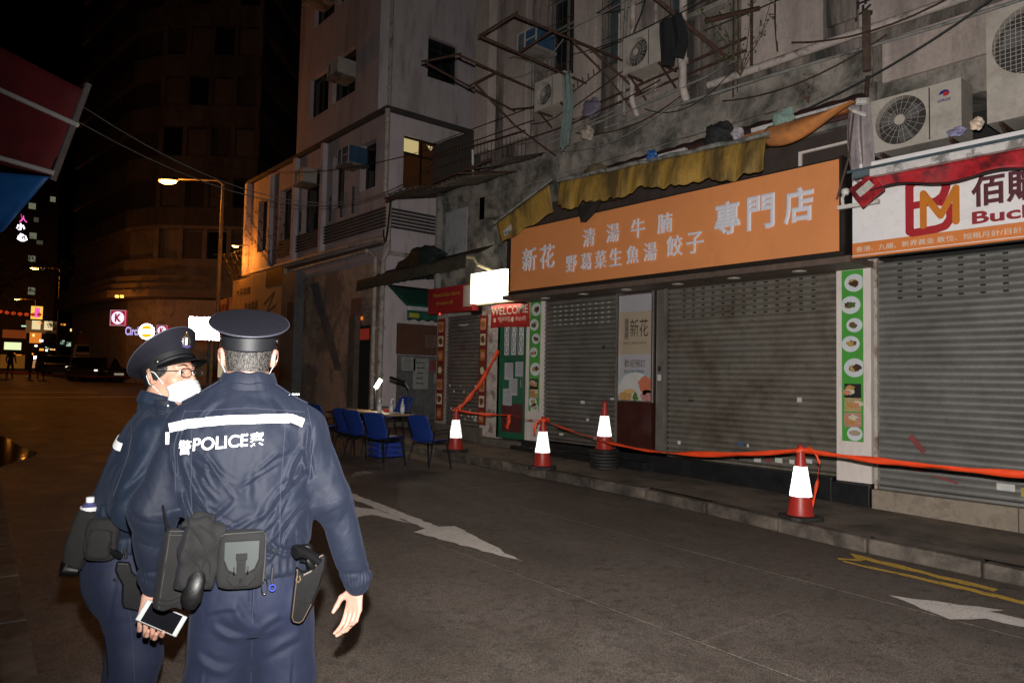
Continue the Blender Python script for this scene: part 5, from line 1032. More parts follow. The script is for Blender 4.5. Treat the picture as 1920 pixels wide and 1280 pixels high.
for i in range(8):
    z = 6.8+2.95*i
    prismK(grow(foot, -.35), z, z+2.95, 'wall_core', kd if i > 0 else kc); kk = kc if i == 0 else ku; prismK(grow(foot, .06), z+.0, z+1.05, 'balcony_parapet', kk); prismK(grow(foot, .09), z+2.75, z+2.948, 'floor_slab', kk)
    A, Bq = Vector((10.4, 44.1)), Vector((14.6, 40.6))
    for k in range(5):
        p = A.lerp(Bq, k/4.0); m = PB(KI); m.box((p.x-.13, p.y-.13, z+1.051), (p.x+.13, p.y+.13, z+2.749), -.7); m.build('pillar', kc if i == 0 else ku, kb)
    for k in range(4):
        if (i*3+k*5) % 4 == 0: continue
        p, q = A.lerp(Bq, (k+.12)/4), A.lerp(Bq, (k+.86)/4); n = Vector((-.64, -.77))*.02
        m = PB(KI); pp = [(p.x+n.x, p.y+n.y), (q.x+n.x, q.y+n.y)]; m.prism([(pp[0][0], pp[0][1], z+1.1), (pp[1][0], pp[1][1], z+1.1), (pp[1][0], pp[1][1], z+2.6), (pp[0][0], pp[0][1], z+2.6)], (.03, .04, 0)); m.build('window', [glass_dark, M('enclosed balcony', (.10, .085, .075), .8)][(i+k) % 2], kb)
KA = math.radians(-39.8)       # shop front faces the camera
RK = Matrix.Rotation(KA, 3, 'Z') @ FACE['S']
def kbox(cx, cy, z0, z1, w, d, name, mat, parent, I=KI, ang=KA):
    m = PB(I); m.box((cx-w/2, cy-d/2, z0), (cx+w/2, cy+d/2, z1), ang); return m.build(name, mat, parent)
kred = EM('sign red lit', (.55, .015, .05), .55); kwh = EM('sign white lit', (.95, .85, 1), .95); kpur = EM('sign lilac lit', (.62, .50, 1), .8)
def ksign(label, cx, cy, z, s_):
    t = thing('convenience_sign', label, 'sign', (cx, cy, z-s_/2)); I = Matrix.Translation(t.location).inverted(); kbox(cx, cy, z-s_/2, z+s_/2, s_, .15, 'panel', kred, t, I)
    f = Vector((-math.sin(KA)*-1, -math.cos(KA), 0)); f = Matrix.Rotation(KA, 3, 'Z')@Vector((0, -1, 0)); r = Matrix.Rotation(KA, 3, 'Z')@Vector((1, 0, 0)); c = Vector((cx, cy, z))+f*.08
    m = PB(I); m.prism([c+r*s_*.41*math.cos(a)+Vector((0, 0, s_*.41*math.sin(a))) for a in np.linspace(0, 2*math.pi, 28)[:-1]], f*.01); m.build('white_disc', kwh, t)
    text('lettering', 'K', s_*.52, c+f*.012-r*s_*.19-Vector((0, 0, s_*.26)), kred, t, R=RK, ext=.003, bold=.05, width=s_*.42, inv=I)
    m = PB(I)
    for a, b, c_, d in ((-.5, .5, .46, .5), (-.5, .5, -.5, -.46), (-.5, -.46, -.46, .46), (.46, .5, -.46, .46)): 
        q = [c+r*s_*a+Vector((0, 0, s_*c_)), c+r*s_*b+Vector((0, 0, s_*c_)), c+r*s_*b+Vector((0, 0, s_*d)), c+r*s_*a+Vector((0, 0, s_*d))]; m.prism(q, f*.006)
    m.build('rim', EM('rim pink', (.8, .5, .6), .5), t)
ksign('square red and white sign with a K, hanging high under the canopy', 8.30, 42.4, 4.22, .82); ksign('small red and white K sign lower on the shop front', 10.1, 40.9, 3.60, .56)
t = thing('shop_sign', 'blurred lilac glowing shop sign left of the round traffic sign', 'sign', (8.95, 41.9, 3.3)); text('lettering', 'Circle K', .46, (8.6, 42.2, 3.32), kpur, t, R=RK, ext=.01, bold=.03, width=1.25, inv=Matrix.Translation(t.location).inverted())
# shop-window glimmer
kbox(10.3, 43.4, 2.2, 2.9, 1.2, .05, 'shop_window', EM('shop window dim', (1, .75, .35), .10), kb); kbox(13.3, 41.0, 1.2, 2.9, 1.0, .05, 'shop_window', EM('shop window lamp', (1, .8, .5), .35), kb)
kbox(12.8, 40.6, 2.6, 5.4, 4.6, .1, 'shop_panel', M('panel beige', (.55, .46, .36), .8), kb)
for x, y in ((8.9, 43.6), (9.1, 43.4)): m = PB(KI); m.lathe([(.09, 5.40), (.09, 5.52)], (x-.5, y, 0), 12); m.build('canopy_lamp', EM('canopy lamp', (1, .45, .06), 4), kb)
lamp_light('canopy_lamp_light', (7.6, 43.4, 5.0), 45, SODIUM, .1)
# ================================================================== traffic signs
retro_y = RETRO('sign amber film', (1, .40, .01), .16, amt=.16); retro_w = RETRO('sign white film', (1, 1, 1), .14)
t = thing('no_entry_sign', 'round amber sign with a white bar on a thin post', 'traffic sign', (7.0, 30.6, G(30.6))); I = Matrix.Translation(t.location).inverted(); f = Matrix.Rotation(KA, 3, 'Z')@Vector((0, -1, 0)); r = Matrix.Rotation(KA, 3, 'Z')@Vector((1, 0, 0)); c = Vector((6.98, 30.55, 3.0))
m = PB(I); m.prism([c+r*.31*math.cos(a)+Vector((0, 0, .31*math.sin(a))) for a in np.linspace(0, 2*math.pi, 33)[:-1]], f*.02); m.build('plate', retro_w, t)
for sg in (1, -1): m = PB(I); m.prism([c+f*.021+r*.245*math.cos(a)+Vector((0, 0, sg*(.245*math.sin(a)))) for a in np.linspace(.33, math.pi-.33, 16)], f*.004); m.build('amber_segment', retro_y, t)
m = PB(I); m.tube([(7.0, 30.62, G(30)), (7.0, 30.62, 3.3)], .035, 8); m.build('post', M('lamp pole', (.2, .17, .14)), t)
t = thing('direction_sign', 'bright white blank-looking plate sign with a thin dark line beside the officer cap', 'traffic sign', (6.2, 20.9, G(21))); I = Matrix.Translation(t.location).inverted(); c = Vector((6.16, 20.86, 2.70))
m = PB(I); q = [c-r*.36+Vector((0, 0, -.33)), c+r*.5+Vector((0, 0, -.33)), c+r*.5+Vector((0, 0, .31)), c-r*.36+Vector((0, 0, .31))]; m.prism(q, f*.02); m.build('plate', retro_w, t)
m = PB(I); q = [c+f*.021-r*.12+Vector((0, 0, .052)), c+f*.021+r*.5+Vector((0, 0, .052)), c+f*.021+r*.5+Vector((0, 0, .068)), c+f*.021-r*.12+Vector((0, 0, .068))]; m.prism(q, f*.003); m.build('dark_line', M('line teal', (.01, .05, .06), .6), t)
m = PB(I); m.tube([c-f*.04+r*.2+Vector((0, 0, -2.3)), c-f*.04+r*.2+Vector((0, 0, .3))], .035, 8); m.build('post', MATS['lamp pole'], t)
# ================================================================== truck, cars, people far off
tyre = M('tyre', (.015, .015, .015), .8)
def vehicle(name, label, cat, loc, rz, body_pts, w, col, glasses, wheels, lights=(), extra=None, z=0):
    t = thing(name, label, cat, loc, rz); bm_ = M(name+' paint', col, .3, .1, var=.05, bump=0)
    m = MB(); m.prism([(-w/2, y, z_) for y, z_ in body_pts], (w, 0, 0)); m.build('body', bm_, t, bevel=.05)
    for nm, q in glasses: m = MB(); m.prism(q[0], q[1]); m.build(nm, glass_dark, t)
    for y in wheels:
        for sx in (-1, 1): wh = MB(); wh.lathe([(.30, -.11), (.33, -.09), (.33, .09), (.30, .11)], (sx*(w/2-.10), y, .33), 20, 'X'); o = wh.build('wheel', tyre, t); rm = MB(); rm.lathe([(.19, -.115), (.19, .115)], (sx*(w/2-.10), y, .33), 14, 'X'); rm.build('rim', alu, o)
    for nm, a, b, mt in lights: m = MB(); m.box(a, b); m.build(nm, mt, t)
    return t
hl = EM('headlight dim', (1, .9, .75), 1.0); plate_r = RETRO('number plate film', (1, .98, .85)); amber = EM('amber glint', (1, .4, .08), .8)
def car(label, loc, rz, col, plate=True, name='parked_car'):
    w = 1.75; pts = [(0, .25), (0, .62), (.12, .78), (.95, .92), (1.55, 1.40), (3.0, 1.45), (3.75, 1.0), (4.3, .92), (4.35, .3)]
    gl = [('windscreen', ([(-.68, .98, .95), (.68, .98, .95), (.6, 1.5, 1.37), (-.6, 1.5, 1.37)], (0, -.01, .012))), ('side_window', ([(-w/2-.005, 1.3, .98), (-w/2-.005, 1.65, 1.33), (-w/2-.005, 2.9, 1.36), (-w/2-.005, 3.5, 1.0)], (w+.01, 0, 0)))]
    L = [('headlight', (-.80, -.02, .58), (-.62, .05, .68), alu), ('headlight', (.62, -.02, .58), (.80, .05, .68), hl), ('grille', (-.42, -.012, .50), (.42, .05, .66), M('grille black', (.02, .02, .02), .4)), ('bumper', (-.84, -.05, .27), (.84, .04, .44), M('bumper grey', (.03, .03, .03), .4))]
    if plate: L.append(('number_plate', (-.26, -.065, .40), (.26, -.052, .52), plate_r))
    return vehicle(name, label, 'car', loc, rz, pts, w, col, gl, (.85, 3.4), L)
car('black parked car with a glowing number plate at the junction', (9.3, 46.6, G(46.6)), math.radians(-30), (.01, .01, .012))
car('grey parked car with headlights on left of the black car', (7.7, 48.4, G(48)), math.radians(-22), (.5, .42, .36), plate=False)
t = vehicle('box_truck', 'white box truck parked behind the cars at the corner', 'truck', (8.9, 53.5, G(53)), math.radians(-25), [(0, .5), (0, 1.55), (.25, 2.2), (1.5, 2.25), (1.5, .5)], 2.0, (.6, .5, .42), [('windscreen', ([(-.85, -.01, 1.45), (.85, -.01, 1.45), (.8, .2, 2.1), (-.8, .2, 2.1)], (0, -.012, .005)))], (.8, 4.6), [('headlight', (-.9, -.02, .8), (-.65, .05, .95), hl)])
MB().box((-1.1, 1.55, .75), (1.1, 6.2, 3.1)).build('cargo_box', M('box_truck cargo', (.75, .6, .5), .6, dirt=(.2, .15, .12)), t, bevel=.03); m = MB(); m.prism([(-.9, .25, 2.26), (.9, .25, 2.26), (1.05, 1.5, 3.0), (-1.05, 1.5, 3.0)], (0, .03, -.03)); m.build('wind_deflector', M('deflector orange', (.35, .16, .08), .5), t)
car('dark car farther down the street beside its neighbour', (7.6, 58, G(58)), math.radians(-15), (.012, .012, .014), plate=False)
car('white-roofed van-like car at the far end of the street', (9.2, 75, G(70)), math.radians(-10), (.35, .33, .30), plate=False)
def far_person(label, x, y, h, seed):
    r = random.Random(seed); t = thing('person', label, 'person', (x, y, G(y)), r.uniform(-1, 1), 'people far down the street'); bmn = bmesh.new()
    J = [(0, 0, .93*h/1.75), (0, 0, 1.15*h/1.75), (0, 0, 1.42*h/1.75), (0, 0, 1.52*h/1.75), (0, 0, 1.66*h/1.75), (.18, 0, 1.40*h/1.75), (.26, .03, 1.12*h/1.75), (.25, .12, .86*h/1.75), (-.18, 0, 1.40*h/1.75), (-.26, -.03, 1.12*h/1.75), (-.24, .05, .86*h/1.75), (.09, 0, .9*h/1.75), (.12, .06, .48*h/1.75), (.12, .02, .06), (-.09, 0, .9*h/1.75), (-.12, -.05, .48*h/1.75), (-.13, -.1, .06), (.13, .14, .03), (-.13, .03, .03)]
    E_ = [(0, 1), (1, 2), (2, 3), (3, 4), (2, 5), (5, 6), (6, 7), (2, 8), (8, 9), (9, 10), (0, 11), (11, 12), (12, 13), (0, 14), (14, 15), (15, 16), (13, 17), (16, 18)]; Rd = [.15, .14, .15, .06, .11, .07, .05, .035, .07, .05, .035, .10, .07, .045, .10, .07, .045, .04, .04]
    me = D.meshes.new('body'); me.from_pydata([Vector(j) for j in J], E_, []); o = D.objects.new('body', me); COL.objects.link(o); o.parent = t; me.materials.append(M('far clothes', (.02, .018, .017), .9))
    md = o.modifiers.new('k', 'SKIN'); 
    for i, v in enumerate(me.skin_vertices[0].data): v.radius = (Rd[i], Rd[i]*.75)
    me.skin_vertices[0].data[0].use_root = True; o.modifiers.new('s', 'SUBSURF').levels = 1
far_person('dark figure standing left of the far pair in the street', 4.5, 51.4, 1.75, 1); far_person('dark figure of the far pair, on the left', 5.4, 50.8, 1.68, 2); far_person('dark figure of the far pair, on the right', 5.9, 50.3, 1.78, 3)
tape('thin red tape across the far road behind the officers', [(1.5, 37.8, 1.42), (5.1, 34.9, 1.18), (9.9, 31.0, 1.22)], .06, 2, 0, sag=.0)
# ================================================================== far street: neon, lanterns, blocks
def glow(name, label, cat, pts_, s_, mat, group=None):
    t = thing(name, label, cat, pts_[0], group=group); o = Vector(pts_[0])
    for p in pts_: m = MB(); p = Vector(p)-o; m.box(p-Vector((s_[0]/2, .05, s_[1]/2)), p+Vector((s_[0]/2, .05, s_[1]/2))); m.build('lit_panel', mat, t)
    return t
npk = EM('neon pink', (1, .12, .5), 1.0); nw = EM('neon white pink', (1, .85, .95), 3); ny = EM('neon yellow', (1, .5, .06), 1.1); ncr = EM('window cream', (1, .78, .42), .75); ngr = EM('window green white', (.6, .9, .65), .5); nor = EM('sign orange lit', (1, .28, .03), .6)
t = thing('neon_sign', 'pink and white neon sign beneath the blue tarpaulin', 'neon sign', (6.5, 72, 12)); I = Matrix.Translation(t.location).inverted()
stroke(I, [(72.3, 14.3), (71.9, 13.8), (72.3, 13.5)], .12, 6.5, npk, t, 'neon_tube'); 
RN = Matrix.Rotation(math.radians(-8), 3, 'Z')@FACE['S']
text('lettering', '人', .55, (6.35, 72, 13.6), npk, t, R=RN, ext=.01, inv=I, bold=.03); text('lettering', '小', .6, (6.15, 72, 12.9), nw, t, R=RN, ext=.01, inv=I, bold=.05); text('lettering', '心', .7, (6.25, 72, 12.0), nw, t, R=RN, ext=.01, inv=I, bold=.1)
t = thing('neon_sign', 'tall yellow-framed neon sign with pink panel far down the street', 'neon sign', (11.5, 107, 7)); I = Matrix.Translation(t.location).inverted()
for a, b, mt, nm in (((11.2, 107, 7.6), (12.4, 107.3, 9.2), ny, 'yellow_frame'), ((11.55, 106.9, 7.8), (12.1, 106.98, 9.0), npk, 'pink_panel'), ((11.2, 107, 4.6), (12.4, 107.3, 5.9), nor, 'orange_panel')): PB(I).box(a, b).build(nm, mt, t)
glow('lit_shopfront', 'cream-lit shop floor under the yellow neon sign', 'shop lights', [(11.9, 108, 6.9), (13.2, 108, 6.9)], (.9, 1.1), ncr); glow('lit_shopfront', 'dim brown-lit shop panel right of the cream lights', 'shop lights', [(12.6, 109, 6.7)], (3.4, 1.6), EM('dim brown', (1, .45, .15), .09))
glow('lit_shopfront', 'pink and white shop lights at street level', 'shop lights', [(12.0, 108, 2.8), (12.7, 108, 2.8), (13.4, 108, 2.8)], (.6, .4), nw); glow('lit_shopfront', 'peach glow below the pink and white lights', 'shop lights', [(12.6, 108.4, 2.0)], (2.2, 1.0), EM('peach', (1, .5, .2), .35))
glow('lit_shopfront', 'green-white awning light beside the far tree', 'shop lights', [(14.0, 103, 4.7), (14.9, 103, 4.5), (15.8, 102.5, 4.9)], (.7, .5), ngr); glow('lit_shopfront', 'pale green lit sign low at the far left', 'shop lights', [(9.4, 106, 4.1)], (1.7, .9), EM('pale green', (.85, .95, .5), .9)); glow('lit_shopfront', 'dim red-orange sign above the pale green one', 'shop lights', [(9.6, 107, 5.6)], (2.4, 1.0), EM('dim red', (1, .2, .04), .12))
sl_ = random.Random(23); cols_ = [EM('spark warm', (1, .55, .18), 1.6), EM('spark white', (1, .92, .8), 2.2), EM('spark amber', (1, .33, .04), 1.2), EM('spark green', (.6, 1, .7), .7)]
names_ = ('low', 'tiny', 'faint', 'square', 'round-looking', 'thin', 'paired', 'narrow', 'upper', 'lower', 'distant', 'dim', 'near', 'small', 'wide', 'bright', 'last', 'middle')
for i, nm_ in enumerate(names_):
    x, y, z = sl_.uniform(8.8, 15.5), sl_.uniform(93, 98), sl_.uniform(2.9, 7.5) if i % 3 else sl_.uniform(2.9, 4.2); k_ = i % 4
    glow('shop_lamp', '%s %s lamp among the distant shopfronts' % (nm_, ('warm', 'white', 'amber', 'greenish')[k_]), 'lamp', [(x, y, z)], (sl_.uniform(.12, .5), sl_.uniform(.12, .3)), cols_[k_], 'small lamps along the far street')
glow('red_signal', 'small red light in the distance', 'signal', [(14.3, 104, 2.9)], (.3, .3), EM('red lamp', (1, .02, .08), 1.2)); glow('brake_lights', 'orange-red glow of a distant taxi', 'car lights', [(8.9, 100, 3.1), (9.5, 100, 2.95)], (.5, .12), nor); glow('lit_shopfront', 'dim orange shop behind the taxi', 'shop lights', [(9.2, 103, 2.2)], (2.4, 1.6), EM('dim orange', (1, .35, .05), .10))
for i in range(10): x = 5.6+.62*i; m = MB(); m.lathe([(.05, .2), (.22, .1), (.22, -.1), (.05, -.2)], (0, 0, 0), 10); o = m.build('red_lantern', EM('lantern glow', (1, .09, .02), .35)); o.location = (x, 99.2, 8.15-.16*i+.012*i*i); tag(o, ['leftmost', 'second', 'third', 'fourth', 'fifth', 'sixth', 'seventh', 'eighth', 'ninth', 'rightmost'][i]+' glowing red lantern from the left on the string across the far street', 'lantern', 'red lanterns strung across the far street')
dk = M('far block', (.03, .024, .02), .95)
def block(label, x0, x1, y0, y1, h, wins_, name='tower_block', par=True):
    t = thing(name, label, 'building', ((x0+x1)/2, y0, 0)); I = Matrix.Translation(t.location).inverted(); PB(I).box((x0, y0, -1), (x1, y1, h)).build('wall', dk, t)
    for x, z, w_, h_, mt in wins_: PB(I).box((x-w_/2, y0-.05, z-h_/2), (x+w_/2, y0-.01, z+h_/2)).build('window', mt, t)
    return t
wcr = EM('far window', (.75, .8, .5), .14); wbr = EM('far window bright', (.85, 1, .9), 1.2); wdim = EM('far window dim', (.6, .6, .4), .06)
block('distant tower with a few pale windows above the far street', 8, 16.5, 130, 140, 46, [(13.0, 26, .9, .9, wcr), (15.6, 27.5, .7, .8, wcr), (13.6, 24, .6, .7, wdim), (13.3, 21.5, .9, .9, wcr), (14.2, 20.6, .8, .6, wdim), (13.3, 18, .9, .9, wcr), (14.8, 16.6, .5, .5, wdim), (13.5, 13.1, .9, 1.1, wcr), (15.0, 8.4, .3, .3, wbr)])
block('dark slab block behind the curved canopy building', 14.6, 24, 84, 100, 44, [(20.4, 19.5, .4, .6, wbr), (20.2, 25, .5, 1.1, wdim), (17.6, 10.2, 3.6, 1.5, EM('dim rust', (1, .25, .04), .02)), (15.6, 7.4, .35, .35, nor), (17.4, 5.6, 4.5, 1.2, EM('dim rust lower', (1, .28, .03), .05))])
block('dark block along the left side of the street', -16, -9, 40, 95, 30, [])
block('tower rising between the corner block and the pink building', 20, 34, 52, 66, 60, [(23.6, 41.6, 1.0, .9, wbr), (24.6, 41.9, .9, 1.2, wbr), (27.4, 42.2, 1.2, .9, wcr), (25.0, 26.2, .3, .3, wbr), (26.6, 25.7, .3, .9, wdim), (24.0, 23, .2, .2, wbr), (24.2, 24.6, 2.6, 2.4, EM('dim grey room', (.6, .7, .65), .010)), (24.9, 15.8, .22, .22, wbr)])
# trees at the far left
def far_tree(label, x, y, h, r_, seed):
    r = random.Random(seed); t = thing('street_tree', label, 'tree', (x, y, G(y))); m = MB(); m.tube([(0, 0, 0), (.1, 0, h*.3), (-.1, .1, h*.6), (0, 0, h*.85)], [.22, .17, .11, .04], 8)
    for k in range(7): a = r.uniform(0, 6.28); z = h*r.uniform(.4, .7); m.tube([(0, 0, z), (r_*.45*math.cos(a), r_*.45*math.sin(a), z+h*.12), (r_*.8*math.cos(a), r_*.8*math.sin(a), z+h*.22)], [.08, .05, .02], 5)
    m.build('trunk', M('bark', (.06, .045, .035), .9), t); lf = MB()
    cl_ = [(r.uniform(-1, 1)*r_*.8, r.uniform(-1, 1)*r_*.8, h*r.uniform(.5, 1.0), r.uniform(.3, .55)*r_*.6) for _ in range(20)]
    for k in range(5200):
        cx, cy, cz, cr = r.choice(cl_); v = Vector((r.gauss(0, 1), r.gauss(0, 1), r.gauss(0, .7))).normalized()*cr*r.uniform(.4, 1.1); c = Vector((cx, cy, cz))+v; L = r.uniform(.08, .17); a = Vector((r.uniform(-1, 1), r.uniform(-1, 1), r.uniform(-1, .4))).normalized(); s_ = a.cross(Vector((r.random(), r.random(), 1))).normalized()*L*.3
        lf.add([c, c+a*L*.5+s_, c+a*L, c+a*L*.5-s_], [(0, 1, 2, 3)])
    lf.build('crown', M('leaf street', (.05, .05, .02), .6, var=.5, vs=20, bump=0), t)
far_tree('dark leafy tree over the left side of the street', 3.2, 52, 9.5, 4.2, 4); far_tree('lit tree in front of the distant shop lights', 12.9, 96, 5.4, 1.7, 8)
# ================================================================== near left: red canopy and tarpaulin of a stall
t = thing('stall_canopy', 'dark red stall canopy with pale folding arms at the upper left edge', 'canopy', (-.2, 9.4, 4.3)); I = Matrix.Translation(t.location).inverted()
mr = M('canopy dark red', (.20, .018, .024), .8, var=.2, vs=3, dirt=(.12, .012, .015), ds=2, bump=.2, bs=12)
TL, TR, BR, BL = Vector((-2.2, 11.9, 6.6)), Vector((1.36, 9.12, 4.62)), Vector((1.10, 9.36, 3.66)), Vector((-2.2, 12.2, 4.35))
def cg(u, v): p = TL.lerp(TR, u).lerp(BL.lerp(BR, u), v); return p+Vector((-.03*math.sin(v*9), -.04*math.sin(v*6+u*4), .02*math.sin(u*11)))
PB(I).grid(cg, 24, 12).build('canopy_cloth', mr, t, thick=.01)
PB(I).tube([TR+Vector((.01, -.02, .05)), BR+Vector((.01, -.02, -.08))], .035, 8).build('end_bar', M('bar grey dark', (.16, .14, .14), .5), t)
pa = M('arm pale', (.75, .72, .72), .5, var=.1)
def arm(v0, pts): m = PB(I); m.tube([cg(u, v)+Vector((.02, -.09, 0)) for u, v in pts], .028, 8); m.build('folding_arm', pa, t); m = PB(I); p = cg(*pts[len(pts)//2])+Vector((.02, -.09, 0)); m.lathe([(.045, -.04), (.045, .04)], p, 10); m.build('arm_joint', pa, t)
arm(0, [(.3, -.02), (.66, .26), (.76, .36), (1.0, .43)]); arm(0, [(.3, .72), (.7, .90), (.78, .95), (1.0, .99)])
t = thing('blue_tarpaulin', 'blue tarpaulin hanging below the dark red stall canopy', 'tarpaulin', (.2, 8.6, 3.0)); I = Matrix.Translation(t.location).inverted()
A_, B_, C_, D_ = Vector((-1.6, 10.2, 3.55)), Vector((.95, 8.22, 3.36)), Vector((.62, 8.5, 2.80)), Vector((-1.6, 10.4, 1.4))
def tg(u, v): p = A_.lerp(B_, u).lerp(D_.lerp(C_, u), v); return p+Vector((.0, -.05*math.sin(u*14+v*6)*v, .02*math.sin(u*9)*v))
PB(I).grid(tg, 40, 16).build('sheet', M('tarp blue', (.02, .13, .42), .45, var=.15), t, thick=.006)
# cables strung across the street
for i, (a, b, s_) in enumerate((((1.3, 9.2, 4.25), (11.0, 15.5, 7.75), 1.3), ((1.3, 9.2, 4.45), (10.5, 15, 7.55), 1.35), ((6, 20.4, 7.2), (8.6, 12.9, 6.5), .4))):
    a, b = Vector(a), Vector(b); pipe('overhead_cable', ('lower thin cable strung from the stall canopy across the street', 'upper thin cable strung from the stall canopy across the street', 'short cable ending at the low annex')[i], [a.lerp(b, u)-Vector((0, 0, s_*4*u*(1-u))) for u in np.linspace(0, 1, 24)], .007, MATS['cable black'] if i > 1 else M('cable grey', (.10, .095, .09), .7), 'cable', n=5)
pipe('overhead_cable', 'black cable drooping from the sheet canopy to the pink corner', [Vector((7.3, 12.7, 5.0)).lerp(Vector((8.4, 14.9, 4.9)), u)-Vector((0, 0, .5*4*u*(1-u))) for u in np.linspace(0, 1, 14)], .02, MATS['cable black'], 'cable', n=6)
# ================================================================== people: signed-distance modelling, meshed with the OpenVDB that ships with Blender
import openvdb as vdb
from mathutils.bvhtree import BVHTree
class SDF:
    def __init__(s, lo, hi, h):
        s.lo = np.array(lo, np.float32); s.h = h; s.n = np.ceil((np.array(hi)-s.lo)/h).astype(int)+1
        s.d = np.full(s.n, .5, np.float32); s.ax = [s.lo[i]+h*np.arange(s.n[i], dtype=np.float32) for i in range(3)]
    def sub(s, lo, hi, m):
        a = np.maximum(0, np.floor((np.array(lo)-m-s.lo)/s.h).astype(int)); b = np.minimum(s.n, np.ceil((np.array(hi)+m-s.lo)/s.h).astype(int)+1)
        if (b <= a).any(): return None, None
        sl = tuple(slice(a[i], b[i]) for i in range(3)); X = np.meshgrid(*[s.ax[i][sl[i]] for i in range(3)], indexing='ij'); return sl, X
    def comb(s, sl, e, k, op='add'):
        d = s.d[sl]
        if op == 'sub': e = -e; r = np.maximum(d, e); q = np.maximum(k-np.abs(d-e), 0)/k; s.d[sl] = r+q*q*k*.25
        else: r = np.minimum(d, e); q = np.maximum(k-np.abs(d-e), 0)/k; s.d[sl] = r-q*q*k*.25
    def cone(s, a, b, ra, rb, k=.02, op='add', flat=None):    # round cone a->b ; flat=(dir, factor) squashes it along a direction
        a, b = np.array(a, float), np.array(b, float); R = max(ra, rb)
        sl, X = s.sub(np.minimum(a, b)-R, np.maximum(a, b)+R, k+.03)
        if sl is None: return s
        ba = b-a; L2 = float(ba@ba)+1e-9; P_ = [X[i]-a[i] for i in range(3)]; t = np.clip((P_[0]*ba[0]+P_[1]*ba[1]+P_[2]*ba[2])/L2, 0, 1)
        V = [P_[i]-t*ba[i] for i in range(3)]; q = V[0]**2+V[1]**2+V[2]**2
        if flat: f = np.array(flat[0], float); f /= np.linalg.norm(f); dt = V[0]*f[0]+V[1]*f[1]+V[2]*f[2]; q = q+dt*dt*(1/flat[1]**2-1)
        e = np.sqrt(q)-(ra+(rb-ra)*t)
        if flat: e = e*flat[1]**.5
        s.comb(sl, e, k, op); return s
    def ell(s, c, r, k=.02, op='add', R=None):
        c = np.array(c, float); m = max(r); sl, X = s.sub(c-m, c+m, k+.03)
        if sl is None: return s
        V = [X[i]-c[i] for i in range(3)]
        if R is not None: R = np.array(R); V = [sum(R[j][i]*V[j] for j in range(3)) for i in range(3)]
        k0 = np.sqrt(sum((V[i]/r[i])**2 for i in range(3))); k1 = np.sqrt(sum((V[i]/r[i]**2)**2 for i in range(3)))+1e-6
        s.comb(sl, k0*(k0-1)/k1, k, op); return s
    def loft(s, keys, k=.03, p=2.4, cap=.03):     # keys (z, cx, cy, a, b), any order of z
        keys = sorted(keys); z = np.array([q[0] for q in keys]); A = np.array(keys); m = A[:, 3:].max()
        sl, X = s.sub((A[:, 1].min()-m, A[:, 2].min()-m, z[0]), (A[:, 1].max()+m, A[:, 2].max()+m, z[-1]), k+.03)
        Z = s.ax[2][sl[2]]; f = [sm_interp(Z, z, A[:, i]).astype(np.float32) for i in range(1, 5)]
        U = np.abs((X[0]-f[0])/f[2]); V = np.abs((X[1]-f[1])/f[3]); n = (U**p+V**p)**(1/p)+1e-5; e = (n-1)*np.minimum(f[2], f[3])*np.sqrt((U*U+V*V))/n
        zz = np.maximum(z[0]-X[2], X[2]-z[-1]); e = np.where(zz > -cap, np.sqrt(np.maximum(e+cap, 0)**2+np.maximum(zz+cap, 0)**2)-cap, e); s.comb(sl, e, k); return s
    def disp(s, fn):
        X = np.meshgrid(*s.ax, indexing='ij', sparse=True); m = np.abs(s.d) < .06
        idx = np.nonzero(m); p = [s.ax[i][idx[i]] for i in range(3)]; s.d[idx] += fn(*p); return s
    def mesh(s, name, adapt=0.):
        g = vdb.FloatGrid(); g.background = .5; g.copyFromArray(np.ascontiguousarray(s.d)); g.transform = vdb.createLinearTransform(voxelSize=s.h)
        pts, tri, quad = g.convertToPolygons(isovalue=0., adaptivity=adapt); pts = pts+s.lo
        me = D.meshes.new(name); f = [tuple(int(v) for v in q[::-1]) for q in quad]+[tuple(int(v) for v in q[::-1]) for q in tri]
        me.from_pydata(pts.tolist(), [], f); me.polygons.foreach_set('use_smooth', [True]*len(f)); me.update(); return me
    def build(s, name, mat, parent, smooth=0, sub=0):
        o = D.objects.new(name, s.mesh(name)); COL.objects.link(o); o.data.materials.append(mat); o.parent = parent
        if smooth: md = o.modifiers.new('sm', 'SMOOTH'); md.iterations = smooth; md.factor = .5
        return o
def sm_interp(x, xp, fp):      # monotone-ish smooth interpolation (Catmull-Rom)
    x = np.clip(x, xp[0], xp[-1]); i = np.clip(np.searchsorted(xp, x)-1, 0, len(xp)-2); t = (x-xp[i])/(xp[i+1]-xp[i]); m = np.gradient(fp, xp); h = xp[i+1]-xp[i]
    return (2*t**3-3*t**2+1)*fp[i]+(t**3-2*t**2+t)*h*m[i]+(-2*t**3+3*t**2)*fp[i+1]+(t**3-t**2)*h*m[i+1]
def wnoise(seed, n=10, f0=6., f1=40., sc_=(1, 1, 1)):      # sum of warped sines
    r = np.random.RandomState(seed); K = [(r.normal(size=3)*np.array(sc_), r.uniform(0, 6.3), f0*(f1/f0)**(i/(n-1))) for i in range(n)]
    def f(x, y, z):
        o = 0; wx = x+.03*np.sin(9*z+seed); wz = z+.03*np.sin(8*x+2*seed)
        for k, ph, fr in K: k = k/np.linalg.norm(k); o = o+np.sin(fr*(k[0]*wx+k[1]*y+k[2]*wz)+ph)*(f0/fr)**.7
        return o/n**.5
    return f
